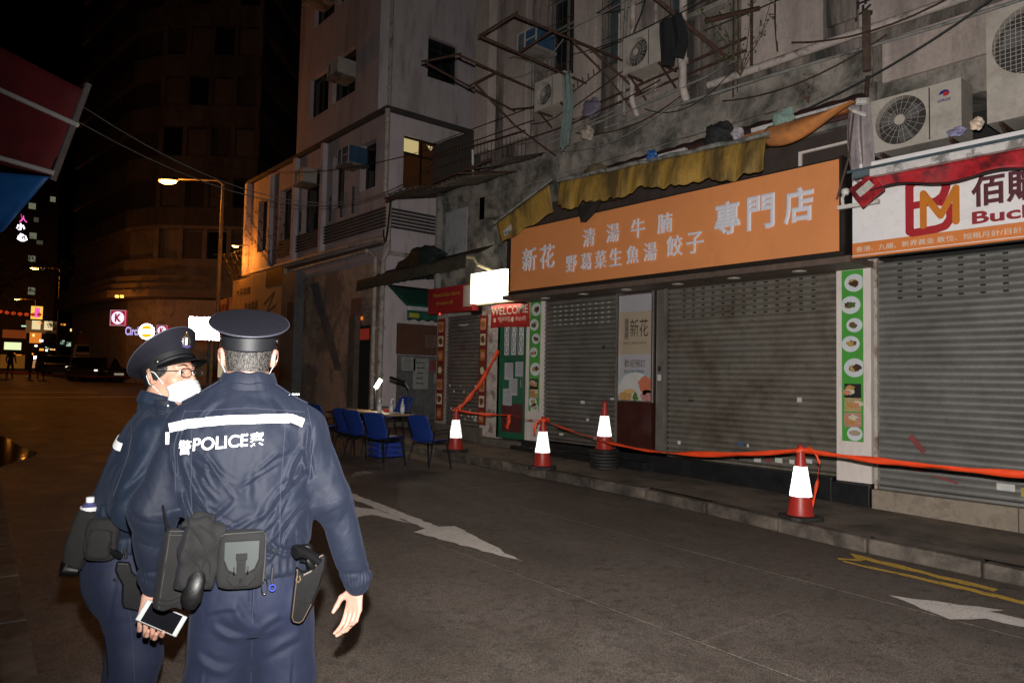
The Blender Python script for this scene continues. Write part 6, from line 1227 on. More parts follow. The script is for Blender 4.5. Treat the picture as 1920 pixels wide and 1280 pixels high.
def fold(x, y, z, a, b, w, amp, bend=0., sharp=1.):     # crease between two points: a ridge flanked by a valley
    a, b = np.array(a), np.array(b); ba = b-a; L2 = ba@ba; P_ = (x-a[0], y-a[1], z-a[2]); t = (P_[0]*ba[0]+P_[1]*ba[1]+P_[2]*ba[2])/L2; tc = np.clip(t, 0, 1)
    n = np.cross(ba, [0, 1, 0]); n = n/(np.linalg.norm(n)+1e-9); v = [P_[i]-tc*ba[i] for i in range(3)]
    s_ = v[0]*n[0]+v[1]*n[1]+v[2]*n[2]+bend*np.sin(tc*3.14); r2 = v[0]**2+v[1]**2+v[2]**2
    env = np.sin(np.clip(t, 0.02, .98)*3.14159)**.6*(t > 0)*(t < 1)*np.exp(-np.maximum(r2-s_*s_, 0)/(.08**2))
    q = s_/w; return -amp*env*(np.exp(-q*q)-.7*np.exp(-((q-1.4)/.9)**2))
# ---------------- materials
def cloth_mat(name, col, rough=.75, sheen=.0, tw=900, bump=.25, var=.12, crumple=0):
    t = NT(name); c = t.mix(t.ramp(t.noise(7, 5, .6, world=False), .3, .7), tuple(v*(1-var) for v in col), tuple(v*(1+var) for v in col))
    w = t.n('ShaderNodeTexWave'); w.inputs['Scale'].default_value = tw/6.3; w.bands_direction = 'DIAGONAL'; t.l(t.co((1, 1, 1), False), w.inputs[0])
    c = t.mix(t.ramp(w.outputs['Fac'], 0, 1, 0, .25), c, tuple(v*1.9 for v in col))
    b = t.bsdf(c, rough, 0, .22); b.inputs['Sheen Weight'].default_value = sheen; b.inputs['Sheen Roughness'].default_value = .5; b.inputs['Sheen Tint'].default_value = (.5, .6, .9, 1)
    a = t.bump(w.outputs['Fac'], bump, .0006); a = t.bump(t.noise(35, 4, .6, world=False), .12, .01, a)
    if crumple:
        for s_, q, st, ds_ in ((11, (1, 1, .55), .7, .030), (26, (1, .7, .8), .5, .010)):
            a = t.bump(t.noise(s_, 1, .4, q, world=False, dist=.35), st*crumple, ds_, a)
    MATS[name] = t.m; return t.m
def skin_mat(name, col, red_=(.30, .09, .06)):
    t = NT(name); c = t.mix(t.ramp(t.noise(22, 4, .6, world=False), .35, .7, 0, .45), col, red_); c = t.mix(t.ramp(t.noise(240, 2, .5, world=False), .5, .7, 0, .2), c, tuple(v*.6 for v in col))
    b = t.bsdf(c, .48, 0, .4); b.inputs['Subsurface Weight'].default_value = .15; b.inputs['Subsurface Radius'].default_value = (.012, .005, .003); b.inputs['Subsurface Scale'].default_value = .5
    t.bump(t.noise(260, 3, world=False), .25, .0012); MATS[name] = t.m; return t.m
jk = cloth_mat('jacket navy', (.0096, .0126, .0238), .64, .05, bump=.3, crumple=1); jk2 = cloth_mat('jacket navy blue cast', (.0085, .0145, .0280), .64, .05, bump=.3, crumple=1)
tr = cloth_mat('trousers navy', (.0104, .0138, .0310), .68, .05, 1400, .3, crumple=.6)
capm = cloth_mat('cap cloth', (.0072, .0068, .0125), .8, .0, 1200, .3); capb = M('cap band black', (.010, .011, .013), .5, spec=.4, var=.4, vs=300, bump=.6, bs=700, bd=.001)
skin = skin_mat('skin', (.47, .275, .195), (.42, .17, .12)); skinh = skin_mat('skin hand', (.43, .25, .19), (.40, .14, .10))
hairm = M('hair black', (.014, .012, .011), .45, var=.4, vs=200, bump=.8, bs=500, bd=.002); hairg = M('hair grey', (.16, .15, .14), .45, var=.3, vs=200, bump=0)
canvas = cloth_mat('pouch canvas black', (.0135, .0132, .0132), .85, .02, 1100, .6, crumple=1); leather = M('holster leather', (.0035, .0035, .004), .45, spec=.25, var=.3, vs=40, dirt=(.014, .012, .011), ds=18, dth=(.6, .75), bump=.35, bs=140, bd=.001)
plast = M('black plastic', (.005, .005, .0055), .38, spec=.25, bump=0); holm = M('worn black leather', (.0045, .0045, .005), .42, spec=.35, var=.3, vs=30, dirt=(.015, .014, .013), ds=25, dth=(.6, .75), bump=.5, bs=120, bd=.0015); chrome = M('silver metal', (.6, .6, .6), .25, 1, bump=0); stitch = M('stitching', (.04, .045, .07), .8, bump=0)
strip = RETRO('jacket reflective tape', (1, 1, 1), .5, amt=.05); maskm = M('mask white', (.62, .66, .68), .8, var=.03, bump=.25, bs=350, bd=.0008)
class LB(MB): pass
def boxr(name, c, s_, mat, parent, R=None, bevel=.008, wrinkle=0, seed=0, k=8, rnd=.10):      # rounded cushion-like box, optionally crumpled
    m = MB(); r = random.Random(seed); ph = [r.uniform(0, 6) for _ in range(6)]
    def face(o, u, v, flip):
        vs = [[None]*(k+1) for _ in range(k+1)]
        def f(a, b):
            p = [0, 0, 0]; p[o] = flip; p[u] = 2*a-1; p[v] = 2*b-1; q = Vector(p); 
            qn = Vector(tuple(c_*(1-rnd*(abs(p[(i+1) % 3])**4+abs(p[(i+2) % 3])**4)) for i, c_ in enumerate(q)))
            w = wrinkle*(math.sin(5*qn.x+ph[0]+3*qn.z)+math.sin(7*qn.z+ph[1]-2*qn.x)+.6*math.sin(13*qn.z+ph[2]+5*qn.x))
            return tuple(qn[i]*s_[i]/2*(1+w*(1 if i == 1 else .4)) for i in range(3))
        m.grid(f, k, k)
    for o, u, v in ((0, 1, 2), (1, 2, 0), (2, 0, 1)):
        face(o, u, v, 1); n0 = len(m.f); face(o, u, v, -1); m.f[n0:] = [tuple(reversed(f)) for f in m.f[n0:]]
    me = m.mesh(name); bm = bmesh.new(); bm.from_mesh(me); bmesh.ops.remove_doubles(bm, verts=bm.verts, dist=1e-5); bm.to_mesh(me); bm.free()
    me.transform(Matrix.Translation(c) @ (R.to_4x4() if R else Matrix.Identity(4))); me.set_sharp_from_angle(angle=math.radians(60))
    me.materials.append(mat); o = D.objects.new(name, me); COL.objects.link(o); o.parent = parent; return o
def rot(*e): return Matrix.Rotation(math.radians(e[2]), 3, 'Z') @ Matrix.Rotation(math.radians(e[1]), 3, 'Y') @ Matrix.Rotation(math.radians(e[0]), 3, 'X')
def hand(S, w, d, n, th, curl, spread=.06, thumb=.5, s=1.):
    """w wrist, d finger direction, n palm normal, th thumb side; curl per finger in radians"""
    w, d, n, th = [np.array(v, float) for v in (w, d, n, th)]; d /= np.linalg.norm(d); n -= d*(n@d); n /= np.linalg.norm(n); t_ = np.cross(d, n); t_ *= np.sign(t_@th)
    S.cone(w-d*.05, w+d*.012, .028*s, .025*s, .02, flat=(n, .78))
    base = w+d*.012*s; offs = (.030, .010, -.011, -.030); L = (.044, .049, .046, .036); R_ = (.0088, .0090, .0086, .0075); Lm = (.083, .086, .080, .072)
    for o, l, r, m_ in zip(offs, L, R_, Lm): S.cone(base+t_*o*.55*s, base+d*(m_-.005)*s+t_*o*s, .0135*s, .0100*s, .014, flat=(n, .85))
    for i, (o, l, r, m_) in enumerate(zip(offs, L, R_, Lm)):
        p = base+d*m_*s+t_*o*s; c = curl[i] if isinstance(curl, (list, tuple)) else curl; ang = c*.5; sp = t_*spread*(1.2-i*.8)
        for j, f in enumerate((1, .62, .5)):
            v = d*math.cos(ang)+n*math.sin(ang)+sp; v /= np.linalg.norm(v); q = p+v*l*f*s*(.95 if j else 1); S.cone(p, q, r*s*(1-.07*j), r*s*(.95-.09*j), .005); p = q; ang += c*(.9 if j == 0 else .6)
    p = base+d*.012*s+t_*.022*s; v = (t_*.75+d*.62+n*thumb); v /= np.linalg.norm(v); q = p+v*.042*s; S.cone(p, q, .0145*s, .0105*s, .016)
    v = t_*.25+d*.9+n*thumb*.8; v /= np.linalg.norm(v); q2 = q+v*.033*s; S.cone(q, q2, .0105*s, .0095*s, .006); v = v+n*.2-t_*.1; v /= np.linalg.norm(v); S.cone(q2, q2+v*.024*s, .0095*s, .0075*s, .005)
def head(S, o, R):        # o eye-level centre, R columns: right, forward, up
    T = lambda p: np.array(o)+np.array(R@Vector(p)); E_ = lambda c, r, k=.02, op='add': S.ell(T(c), r, k, op, R=[[R[i][j] for j in range(3)] for i in range(3)])
    C_ = lambda a, b, ra, rb, k=.01, op='add', flat=None: S.cone(T(a), T(b), ra, rb, k, op, flat=(np.array(R@Vector(flat[0])), flat[1]) if flat else None)
    E_((0, -.012, .026), (.077, .097, .082)); E_((0, .028, -.040), (.062, .068, .082), .03); C_((0, .062, -.098), (0, .070, -.104), .024, .020, .03)
    C_((-.045, .0, -.07), (-.018, .055, -.105), .022, .016, .03); C_((.045, .0, -.07), (.018, .055, -.105), .022, .016, .03)
    for sx in (-1, 1):
        E_((sx*.040, .062, -.030), (.024, .022, .020), .02); C_((sx*.014, .089, .020), (sx*.042, .074, .022), .010, .009, .012)
        E_((sx*.032, .096, .002), (.018, .016, .012), .010, 'sub'); E_((sx*.032, .0795, .001), (.0155, .0125, .0125), .004)
        C_((sx*.020, .0905, .0085), (sx*.044, .082, .0075), .0035, .003, .004); C_((sx*.020, .0885, -.009), (sx*.044, .080, -.007), .0030, .0025, .005)
        Re = R@rot(0, sx*12, sx*-34); c = T((sx*.087, -.012, -.012)); S.ell(c, (.0080, .022, .035), .006, R=[[Re[i][j] for j in range(3)] for i in range(3)])
        S.ell(T((sx*.092, -.006, -.006)), (.006, .010, .018), .006, 'sub'); C_((sx*.088, -.026, .012), (sx*.084, -.012, .021), .005, .0045, .004); C_((sx*.080, .0, -.034), (sx*.078, .004, -.030), .006, .006, .006)
    C_((0, .088, .008), (0, .112, -.026), .0075, .0105, .012); C_((-.010, .100, -.032), (.010, .100, -.032), .008, .008, .008)
    C_((-.018, .084, -.062), (.018, .084, -.062), .007, .007, .008); C_((-.014, .083, -.072), (.014, .083, -.072), .007, .007, .008)
    C_((0, -.020, -.05), (0, -.032, -.19), .055, .054, .03)
def head_parts(t, o, R, grey=False, mask=True, glasses=False):
    o = Vector(o); T = lambda p: o+R@Vector(p); r = random.Random(11)
    def tb(pts, rr, n=8, flat=1.): m = MB(); m.tube([T(p) for p in pts], rr, n, flat=flat); return m
    # hair shell and short strands
    m = MB()
    def hs(u, v):
        a = math.pi*(.5+ .285)+2*math.pi*(1-.285)*u; lo = -.052+.028*math.cos(2*(a-1.5*math.pi))*-1-.012*math.sin(a*3); lo = -.055 if math.sin(a) < -.25 else -.055+.075*(math.sin(a)+.25)/1.1; z = lo+(.098-lo)*v
        k = math.sqrt(max(0, 1-((z-.03)/.094)**2)) if z > .03 else 1-.09*((.03-z)/.09)**1.5*2.2; g = (.0808+.0012*math.sin(a*25))*k
        return T((g*math.cos(a), -.012+(.0995)*k*math.sin(a)-.004*(z < 0)*abs(z)*10, z))
    m.grid(hs, 60, 16); hr = m.build('hair', hairm, t, auto=False)
    for kk, (mt, cnt) in enumerate(((hairm, 7000), (hairg, 4200 if grey else 900))):
        st = MB()
        for _ in range(cnt):
            u, v = r.random(), r.random()**1.3*.62; p = hs(u, v); a = math.pi*.785+2*math.pi*.715*u; n = R@Vector((math.cos(a), math.sin(a), .0)); d_ = (R@Vector((r.uniform(-.3, .3), 0, -1))+n*r.uniform(.15, .6)).normalized(); L = r.uniform(.006, .013); s_ = n.cross(d_)*.0005
            if v < .10: L *= .6
            st.add([p-s_, p+s_, p+d_*L], [(0, 1, 2)])
        tag(st.build('hair_strands', mt, hr, auto=False), kind='stuff')
    for sx in (-1, 1):
        m = MB(); m.lathe([(.0001, -.0128), (.0078, -.0101), (.0122, -.0038), (.0127, 0), (.0122, .0038), (.0078, .0101), (.0001, .0128)], (0, 0, 0), 18, cap=False); m.v = [tuple(T((sx*.032+v[0], .0815+v[1], .0005+v[2]))) for v in m.v]; e = m.build('eye', M('eye white', (.55, .53, .50), .15, bump=0, var=.03), t)
        m = MB(); g = Vector((.20, .97, -.05)).normalized(); c = Vector((sx*.032, .0815, .0005))+g*.0120; q = g.cross(Vector((0, 0, 1))).normalized(); w_ = q.cross(g)
        m.add([T(c+g*.0011)]+[T(c+q*.0055*math.cos(k*.3927)+w_*.0055*math.sin(k*.3927)) for k in range(16)], [(0, k+1, (k+1) % 16+1) for k in range(16)], True); m.build('iris', M('iris dark', (.012, .007, .005), .08, bump=0), e)
        m = tb([(sx*.014, .0985, .024), (sx*.028, .0975, .0305), (sx*.046, .082, .025)], [.0025, .0035, .0015], 6, .9); m.build('eyebrow', hairm, t)
    if mask:
        m = MB()
        def mk(u, v):
            a = (u*2-1)*1.30; q = (a/1.3)**2; zt = -.027-.028*q; zb = -.122+.018*q; z = zt+(zb-zt)*v; W_ = .071-.004*v; yc = .118+.026*math.sin(v*3.1)-.012*v-.006; yb = .022+.012*v
            return T((W_*math.sin(a), yb+(yc-yb)*max(0, math.cos(a*1.12))**(.62)+.0016*math.sin(v*36)*(1-q)+.002*math.sin(a*5+v*4), z))
        m.grid(mk, 34, 26); mo = m.build('face_mask', maskm, t, thick=.002, auto=False)
        for sx in (-1, 1):
            tb([(sx*.0685, .034, -.042), (sx*.083, .006, .004), (sx*.088, -.018, .014), (sx*.0865, -.030, -.008)], .0010, 5, 1.6).build('ear_loop', maskm, mo); tb([(sx*.064, .034, -.100), (sx*.074, .006, -.062), (sx*.085, -.020, -.036), (sx*.0865, -.030, -.008)], .0010, 5, 1.6).build('ear_loop', maskm, mo)
    if glasses:
        gl = tb([(-.0085, .1195, .004), (0, .1215, .0075), (.0085, .1195, .004)], .0016, 6).build('glasses', plast, t)
        for sx in (-1, 1):
            cx = sx*.0325; pts = []
            for k in range(25): a = 2*math.pi*k/24; ca, sa = math.cos(a), math.sin(a); ex = .024*(abs(ca)**.7)*(1 if ca > 0 else -1); ez = .0175*(abs(sa)**.75)*(1 if sa > 0 else -1); pts.append((cx+ex, .1165-.10*abs(cx+ex)**1.35*3.2, -.003+ez))
            tb(pts, .0015, 6).build('rim', plast, gl); m = MB(); m.poly([T(p) for p in pts[:-1]])
            if 'glass lens' not in MATS:
                tt = NT('glass lens'); a1 = tt.n('ShaderNodeBsdfTransparent'); a2 = tt.n('ShaderNodeBsdfGlossy'); a2.inputs['Roughness'].default_value = .02; mx = tt.n('ShaderNodeMixShader'); mx.inputs[0].default_value = .07; tt.l(a1.outputs[0], mx.inputs[1]); tt.l(a2.outputs[0], mx.inputs[2]); tt.l(mx.outputs[0], tt.out.inputs[0]); MATS['glass lens'] = tt.m
            m.build('lens', MATS['glass lens'], gl, thick=.0008)
            tb([(sx*.0565, .099, .006), (sx*.074, .055, .008), (sx*.083, .0, .010), (sx*.085, -.022, -.004)], .0017, 6).build('temple', plast, gl)
def cap(t, o, R, badge=True):
    o = Vector(o); T = lambda p: o+R@Vector(p); c0 = MB()
    def sec(a, rx, ry, z, cy=-.008): return T((rx*math.cos(a), cy+ry*math.sin(a), z))
    KS = .27; rows = [(.0875, .1055, lambda y: .068+.0*y), (.100, .118, lambda y: .080+.10*y), (.120, .134, lambda y: .095+.20*y), (.1310, .1440, lambda y: .1070+KS*y), (.1325, .1455, lambda y: .1115+KS*y), (.129, .142, lambda y: .1150+KS*y), (.095, .105, lambda y: .1180+KS*y), (.05, .055, lambda y: .1190+KS*y), (.001, .001, lambda y: .1190+KS*y)]
    n = 64
    def cr(u, v):
        i = min(int(v*(len(rows)-1)), len(rows)-2); f = v*(len(rows)-1)-i; a = 2*math.pi*u; rx = rows[i][0]*(1-f)+rows[i+1][0]*f; ry = rows[i][1]*(1-f)+rows[i+1][1]*f; y = -.008+ry*math.sin(a); z = rows[i][2](y)*(1-f)+rows[i+1][2](y)*f
        return T((rx*math.cos(a), y, z+.0012*math.sin(a*5+v*7)*(v < .5)))
    c0.grid(cr, n, 48); cp = c0.build('cap', capm, t, auto=False)
    m = MB(); m.tube([T((.1322*math.cos(a), -.008+.1452*math.sin(a), (.1117+KS*(-.008+.1452*math.sin(a))))) for a in np.linspace(0, 2*math.pi, 65)], .0022, 6, cap=False); m.build('piping', M('cap piping', (.05, .052, .07), .5, bump=0), cp)
    m = MB()
    for k in range(4):
        a = math.pi/2*k+.0; m.tube([cr((a/(2*math.pi)) % 1, v) for v in np.linspace(.02, .36, 8)], .0009, 4)
    m.build('seam', M('cap seam', (.003, .003, .006), .8, bump=0), cp)
    m = MB(); m.grid(lambda u, v: T(((.0885+.0012*(v > 0))*math.cos(2*math.pi*u), -.008+.1065*math.sin(2*math.pi*u), .0305+.040*v-.012*max(0, -math.sin(2*math.pi*u))*(1-v))), 64, 4); m.build('band', capb, cp, auto=False)
    m = MB(); m.tube([T((.0893*math.cos(a), -.008+.1073*math.sin(a), .0305-.012*max(0, -math.sin(a)))) for a in np.linspace(0, 2*math.pi, 49)], .0022, 5, cap=False); m.build('band_edge', capm, cp)
    m = MB()      # glossy peak, drooping in front
    def pk_(u, v): a = math.pi*(.10+.80*u); e = math.sin((u)*math.pi)**.75; return T(((.088+.006*v)*math.cos(a)*(1+.03*v), -.008+.1065*math.sin(a)+.058*v*e, .0335-.030*v*e-.010*v))
    m.grid(pk_, 32, 6); m.build('peak', plast, cp, thick=.0035, auto=False); m = MB(); m.tube([pk_(u, 1) for u in np.linspace(0, 1, 30)], .003, 6); m.build('peak_edge', plast, cp)
    m = MB(); m.tube([T((.0925*math.cos(a), -.008+.111*math.sin(a), .040+.006*math.sin(a))) for a in np.linspace(.12*math.pi, .88*math.pi, 30)], .0052, 6, flat=.4); m.build('chin_strap', plast, cp)
    for sx in (-1, 1): m = MB(); c = T((sx*.0925, .034, .045)); nn = (R@Vector((sx, .25, 0))).normalized(); m.tube([c-nn*.003, c+nn*.003, c+nn*.005], [.0065, .0065, .003], 12); m.build('button', chrome, cp)
    if badge:
        bd = MB(); rb_ = random.Random(3); C = Vector((0, .1175, .098)); up = Vector((0, .45, .89)).normalized(); nn = Vector((0, .89, -.45)).normalized()
        def bp(x, z, d_=.0): return T(C+Vector((x, 0, 0))+up*z+nn*d_)
        bd.tube([bp(.0165*math.cos(a), .0165*math.sin(a)-.004, .004) for a in np.linspace(0, 2*math.pi, 26)], .0036, 6, cap=False)
        for k in range(14): a = 2*math.pi*k/14; bd.tube([bp(.018*math.cos(a), .018*math.sin(a)-.004, .004), bp(.0225*math.cos(a), .0225*math.sin(a)-.004, .002)], [.0030, .0012], 5)
        bd.build('badge', M('badge silver', (.55, .52, .48), .22, .9, var=.5, vs=400, bump=0), cp)
        m = MB(); m.tube([bp(0, -.018, .004), bp(0, .008, .006)], [.012, .009], 10, flat=.5); m.build('badge_centre', chrome, cp)
        m = MB(); m.tube([bp(-.009, .017, .004), bp(.009, .017, .004)], .0035, 6); m.tube([bp(-.008, .018, .004), bp(0, .029, .004), bp(.008, .018, .004)], .0026, 6); m.tube([bp(0, .028, .004), bp(0, .034, .004)], .0022, 6); m.build('badge_crown', M('badge gold', (.55, .33, .14), .25, .9, bump=0), cp)
        m = MB(); m.tube([bp(-.019, -.022, .003), bp(0, -.028, .005), bp(.019, -.022, .003)], .0042, 6); m.build('badge_scroll', M('badge enamel', (.10, .07, .22), .3, bump=0), cp)
    return cp
def bvh_of(o):
    dg = bpy.context.evaluated_depsgraph_get(); e = o.evaluated_get(dg); me = e.to_mesh(); b = BVHTree.FromPolygons([v.co[:] for v in me.vertices], [tuple(p.vertices) for p in me.polygons]); e.to_mesh_clear(); return b
def on(b, p, d, off=.003):
    h, n, i, dist = b.ray_cast(Vector(p), Vector(d)); 
    if h is None: return None
    if n.dot(Vector(d)) > 0: n = -n
    return h+n*off
def ribbon(name, b, line, w, mat, parent, d, off=.003, up=(0, 0, 1), n=80, rows=3):
    line = [Vector(p) for p in line]; vs = []; ok = []
    L = [0]
    for a, c in zip(line, line[1:]): L.append(L[-1]+(c-a).length)
    for i in range(n+1):
        s_ = L[-1]*i/n; j = max(k for k in range(len(L)) if L[k] <= s_+1e-9); j = min(j, len(line)-2); f = (s_-L[j])/(L[j+1]-L[j]); c = line[j].lerp(line[j+1], f); tg_ = (line[j+1]-line[j]).normalized(); u = Vector(d).cross(tg_).normalized()
        if u.dot(Vector(up)) < 0: u = -u
        for r in range(rows+1):
            p = c+u*w*(r/rows-.5); h = on(b, p, d, off); vs.append(h if h else (vs[-1] if vs else p))
    m = MB(); m.add(vs, [(i*(rows+1)+r, i*(rows+1)+r+1, (i+1)*(rows+1)+r+1, (i+1)*(rows+1)+r) for i in range(n) for r in range(rows)], True); return m.build(name, mat, parent, auto=False)
def stitchline(b, line, parent, d, r=.0009, off=.001, n=40, mat=None, name='seam'):
    line = [Vector(p) for p in line]; pts = []
    for i in range(n+1):
        s_ = i/n*(len(line)-1); j = min(int(s_), len(line)-2); h = on(b, line[j].lerp(line[j+1], s_-j), d, off)
        if h: pts.append(h)
    if len(pts) > 2: m = MB(); m.tube(pts, r, 4); m.build(name, mat or stitch, parent)
def shift(objs, d):
    for me in {o.data for o in objs}: me.transform(Matrix.Translation(d))
def lerp3(a, b, t): return tuple(a[i]+(b[i]-a[i])*t for i in range(3))
BACK = (0, 1, 0)
# ================================================================== officer seen from behind
PSI = math.radians(19.5)
oR = thing('person', 'police officer seen from behind with POLICE lettering on his jacket, holding a phone', 'person', (.90, 2.51, G(2.5)-.0), -PSI, 'police officers')
RI = Matrix.Identity(3)
def arm_pts(sh, el, wr): return sh, el, wr
# body (continuous, head and hands)
S = SDF((-.46, -.24, 0), (.52, .34, 1.80), .0042)
HO = (0, .035, 1.600); head(S, HO, RI)
S.loft([(.90, .045, 0, .155, .105), (1.0, .04, 0, .145, .10), (1.15, .02, 0, .155, .105), (1.28, .01, 0, .165, .105), (1.36, .01, .005, .12, .08), (1.42, .005, .01, .07, .06)], .03)
S.cone((-.145, 0, 1.325), (-.275, .0, 1.10), .055, .042, .04).cone((-.275, 0, 1.10), (-.275, .09, .86), .038, .027, .02)
S.cone((.16, 0, 1.325), (.30, -.01, 1.09), .055, .042, .04).cone((.30, -.01, 1.09), (.395, .03, .81), .038, .027, .02)
for sx, kx_, fx in ((-1, -.085, -.10), (1, .16, .19)):
    S.cone((.045+sx*.08, 0, .90), (kx_, .01, .50), .085, .055, .04).cone((kx_, .01, .50), (fx, -.01, .09), .052, .036, .02).cone((fx, -.02, .05), (fx+sx*.02, .14, .04), .035, .03, .02)
hand(S, (.402, .035, .768), (-.12, -.10, -1), (-.72, -.62, 0), (-.6, .8, 0), [.50, .62, .70, .80], .05, .35, .98)
hand(S, (-.278, .088, .783), (-.04, -.10, -1), (.25, -.95, -.1), (.9, .3, 0), [1.15, 1.2, 1.25, 1.3], .05, .75, 1.0)
bR = S.build('body', skinh, oR, 2)
head_parts(oR, HO, RI, grey=True, mask=True); cap(oR, Vector(HO)+Vector((0, -.010, .004)), rot(7, 0, 0))
# jacket
S = SDF((-.46, -.25, .74), (.50, .24, 1.56), .0037)
S.loft([(.855, .045, .0, .190, .150), (.92, .045, 0, .188, .147), (1.00, .035, -.004, .200, .158), (1.10, .02, -.006, .205, .155), (1.22, .008, -.004, .212, .148), (1.32, .004, .0, .208, .138), (1.39, .004, .003, .165, .116), (1.45, .004, .012, .112, .088), (1.495, .003, .024, .078, .072)], .03, 2.3)
aL = [(-.166, .0, 1.335), (-.276, -.015, 1.085), (-.272, .07, .845)]; aR = [(.184, .0, 1.335), (.300, -.005, 1.09), (.398, .022, .803)]
S.cone(aL[0], aL[1], .080, .070, .05).cone(aL[1], aL[2], .071, .050, .03); S.cone(aR[0], aR[1], .080, .066, .05).cone(aR[1], aR[2], .067, .051, .03)
S.cone((-.07, .015, 1.462), (-.175, .0, 1.345), .045, .070, .05).cone((.075, .015, 1.462), (.190, .0, 1.345), .045, .070, .05)
S.cone(aR[2], (.403, .024, .778), .046, .042, .01); S.cone(aL[2], (-.273, .078, .815), .046, .042, .01)
wn1 = wnoise(3, 9, 9, 40, (1, .6, .7)); wn2 = wnoise(5, 8, 14, 60, (1, .6, 1))
rc_ = random.Random(17); CR = []
for _ in range(30):
    sx = rc_.choice((-1, 1)); z0 = rc_.uniform(1.0, 1.30); x0 = sx*rc_.uniform(.10, .19); L_ = rc_.uniform(.07, .15); an = rc_.uniform(.5, 1.25); CR.append(((x0, -.145, z0), (x0-sx*L_*math.cos(an), -.155, z0-L_*math.sin(an)), rc_.uniform(.0055, .0085), rc_.uniform(.0035, .0065)))
for _ in range(16): x0 = rc_.uniform(-.15, .22); L_ = rc_.uniform(.03, .08); CR.append(((x0, -.15, rc_.uniform(.97, 1.03)), (x0+rc_.uniform(-.03, .03), -.15, .945-L_*.2), rc_.uniform(.005, .008), .005))
def jf(x, y, z):
    d = .0040*wn1(x, y, z)+.0020*wn2(x, y, z)
    back = (y < .05)
    F = [((-.17, -.14, 1.02), (-.02, -.15, 1.12), .014, .006), ((-.18, -.14, .98), (.03, -.15, 1.06), .012, .006), ((.20, -.12, 1.22), (.05, -.15, 1.06), .016, .007), ((.21, -.12, 1.12), (.10, -.15, .99), .013, .007), ((.19, -.13, 1.30), (.13, -.15, 1.14), .014, .006),
         ((-.19, -.12, 1.26), (-.10, -.14, 1.10), .016, .007), ((-.19, -.12, 1.16), (-.13, -.14, 1.02), .013, .006), ((0, -.15, .99), (.10, -.15, .93), .010, .005), ((.06, -.15, 1.0), (.16, -.14, .93), .010, .005), ((-.08, -.15, 1.03), (.0, -.15, .96), .011, .005),
         ((-.08, -.12, 1.45), (-.16, -.10, 1.36), .015, .004), ((.08, -.12, 1.44), (.17, -.10, 1.35), .014, .004), ((.02, -.15, 1.24), (.03, -.15, 1.08), .02, .003), ((-.20, -.10, 1.36), (-.21, -.10, 1.20), .010, .007), ((.205, -.10, 1.36), (.215, -.10, 1.18), .010, .008)]
    for a, b, w_, am in F: d = d+fold(x, y, z, a, b, w_*.85, am*2.0, .012)
    for a, b, w_, am in CR: d = d+fold(x, y, z, a, b, w_, am, .012*math.sin(a[0]*90))
    # sleeve folds: rings that spiral near elbow and cuff
    for A_, sd in ((aL, 0), (aR, 2)):
        for (p, q), z0_, am, fq in (((A_[0], A_[1]), .35, .0075, 34), ((A_[1], A_[2]), .35, .0080, 40)):
            p, q = np.array(p), np.array(q); v = q-p; L = np.linalg.norm(v); v /= L; s_ = (x-p[0])*v[0]+(y-p[1])*v[1]+(z-p[2])*v[2]; rr = np.sqrt(np.maximum((x-p[0])**2+(y-p[1])**2+(z-p[2])**2-s_*s_, 0)); m = np.exp(-np.maximum(rr-.09, 0)**2/.0004)*(s_ > -.02)*(s_ < L+.02)
            side = (x-p[0])*(1 if sd else -1); ph = s_*fq+22*side+sd+3*np.sin(s_*9+sd)+9*y; e = np.clip((s_/L-z0_+.25)/.4, 0, 1) if A_[0][2] == p[2] else np.clip(1-.3*s_/L, 0, 1); d = d-am*m*e*(np.abs(np.sin(ph*.5))**.6-.5)*.9
    # gathered cuffs and waistband
    for c in (aL[2], aR[2]): q = np.exp(-(((z-c[2])-.0)/.022)**2)*(np.abs(x-c[0]) < .08); d = d+.0028*q*np.sin(np.arctan2(y-c[1], x-c[0])*26)+.004*np.exp(-((z-c[2]-.028)/.008)**2)*(np.abs(x-c[0]) < .075)
    wq = np.exp(-((z-.90)/.035)**2)*(np.abs(x-.045) < .22); d = d+.0022*wq*np.sin(np.arctan2(y, (x-.045)*.8)*44)+.0045*np.exp(-((z-.945)/.010)**2)*(np.abs(x-.045) < .22)
    return d.astype(np.float32)
S.disp(jf); jR = S.build('jacket', jk, oR, 1); B1 = bvh_of(jR)
# collar
m = MB()
def colr(u, v): a = -math.pi/2+(u-.5)*2*math.pi*.86; rx, ry = .082+.016*(1-v), .074+.014*(1-v); return (.003+rx*math.cos(a), .030+ry*math.sin(a), 1.472+.062*v+.012*math.sin(a)*(-.4)*v-.003*math.sin(a*7)*v)
m.grid(colr, 48, 8); m.build('collar', jk, oR, thick=.008, auto=False)
m = MB(); m.grid(lambda u, v: tuple(Vector(colr(u, 1))+Vector(((colr(u, .5)[0]-.003)*.16*v, (colr(u, .5)[1]-.03)*.16*v, -.040*v+.004*math.sin(v*3.1)))), 48, 6); m.build('collar_fold', jk, oR, thick=.005, auto=False)
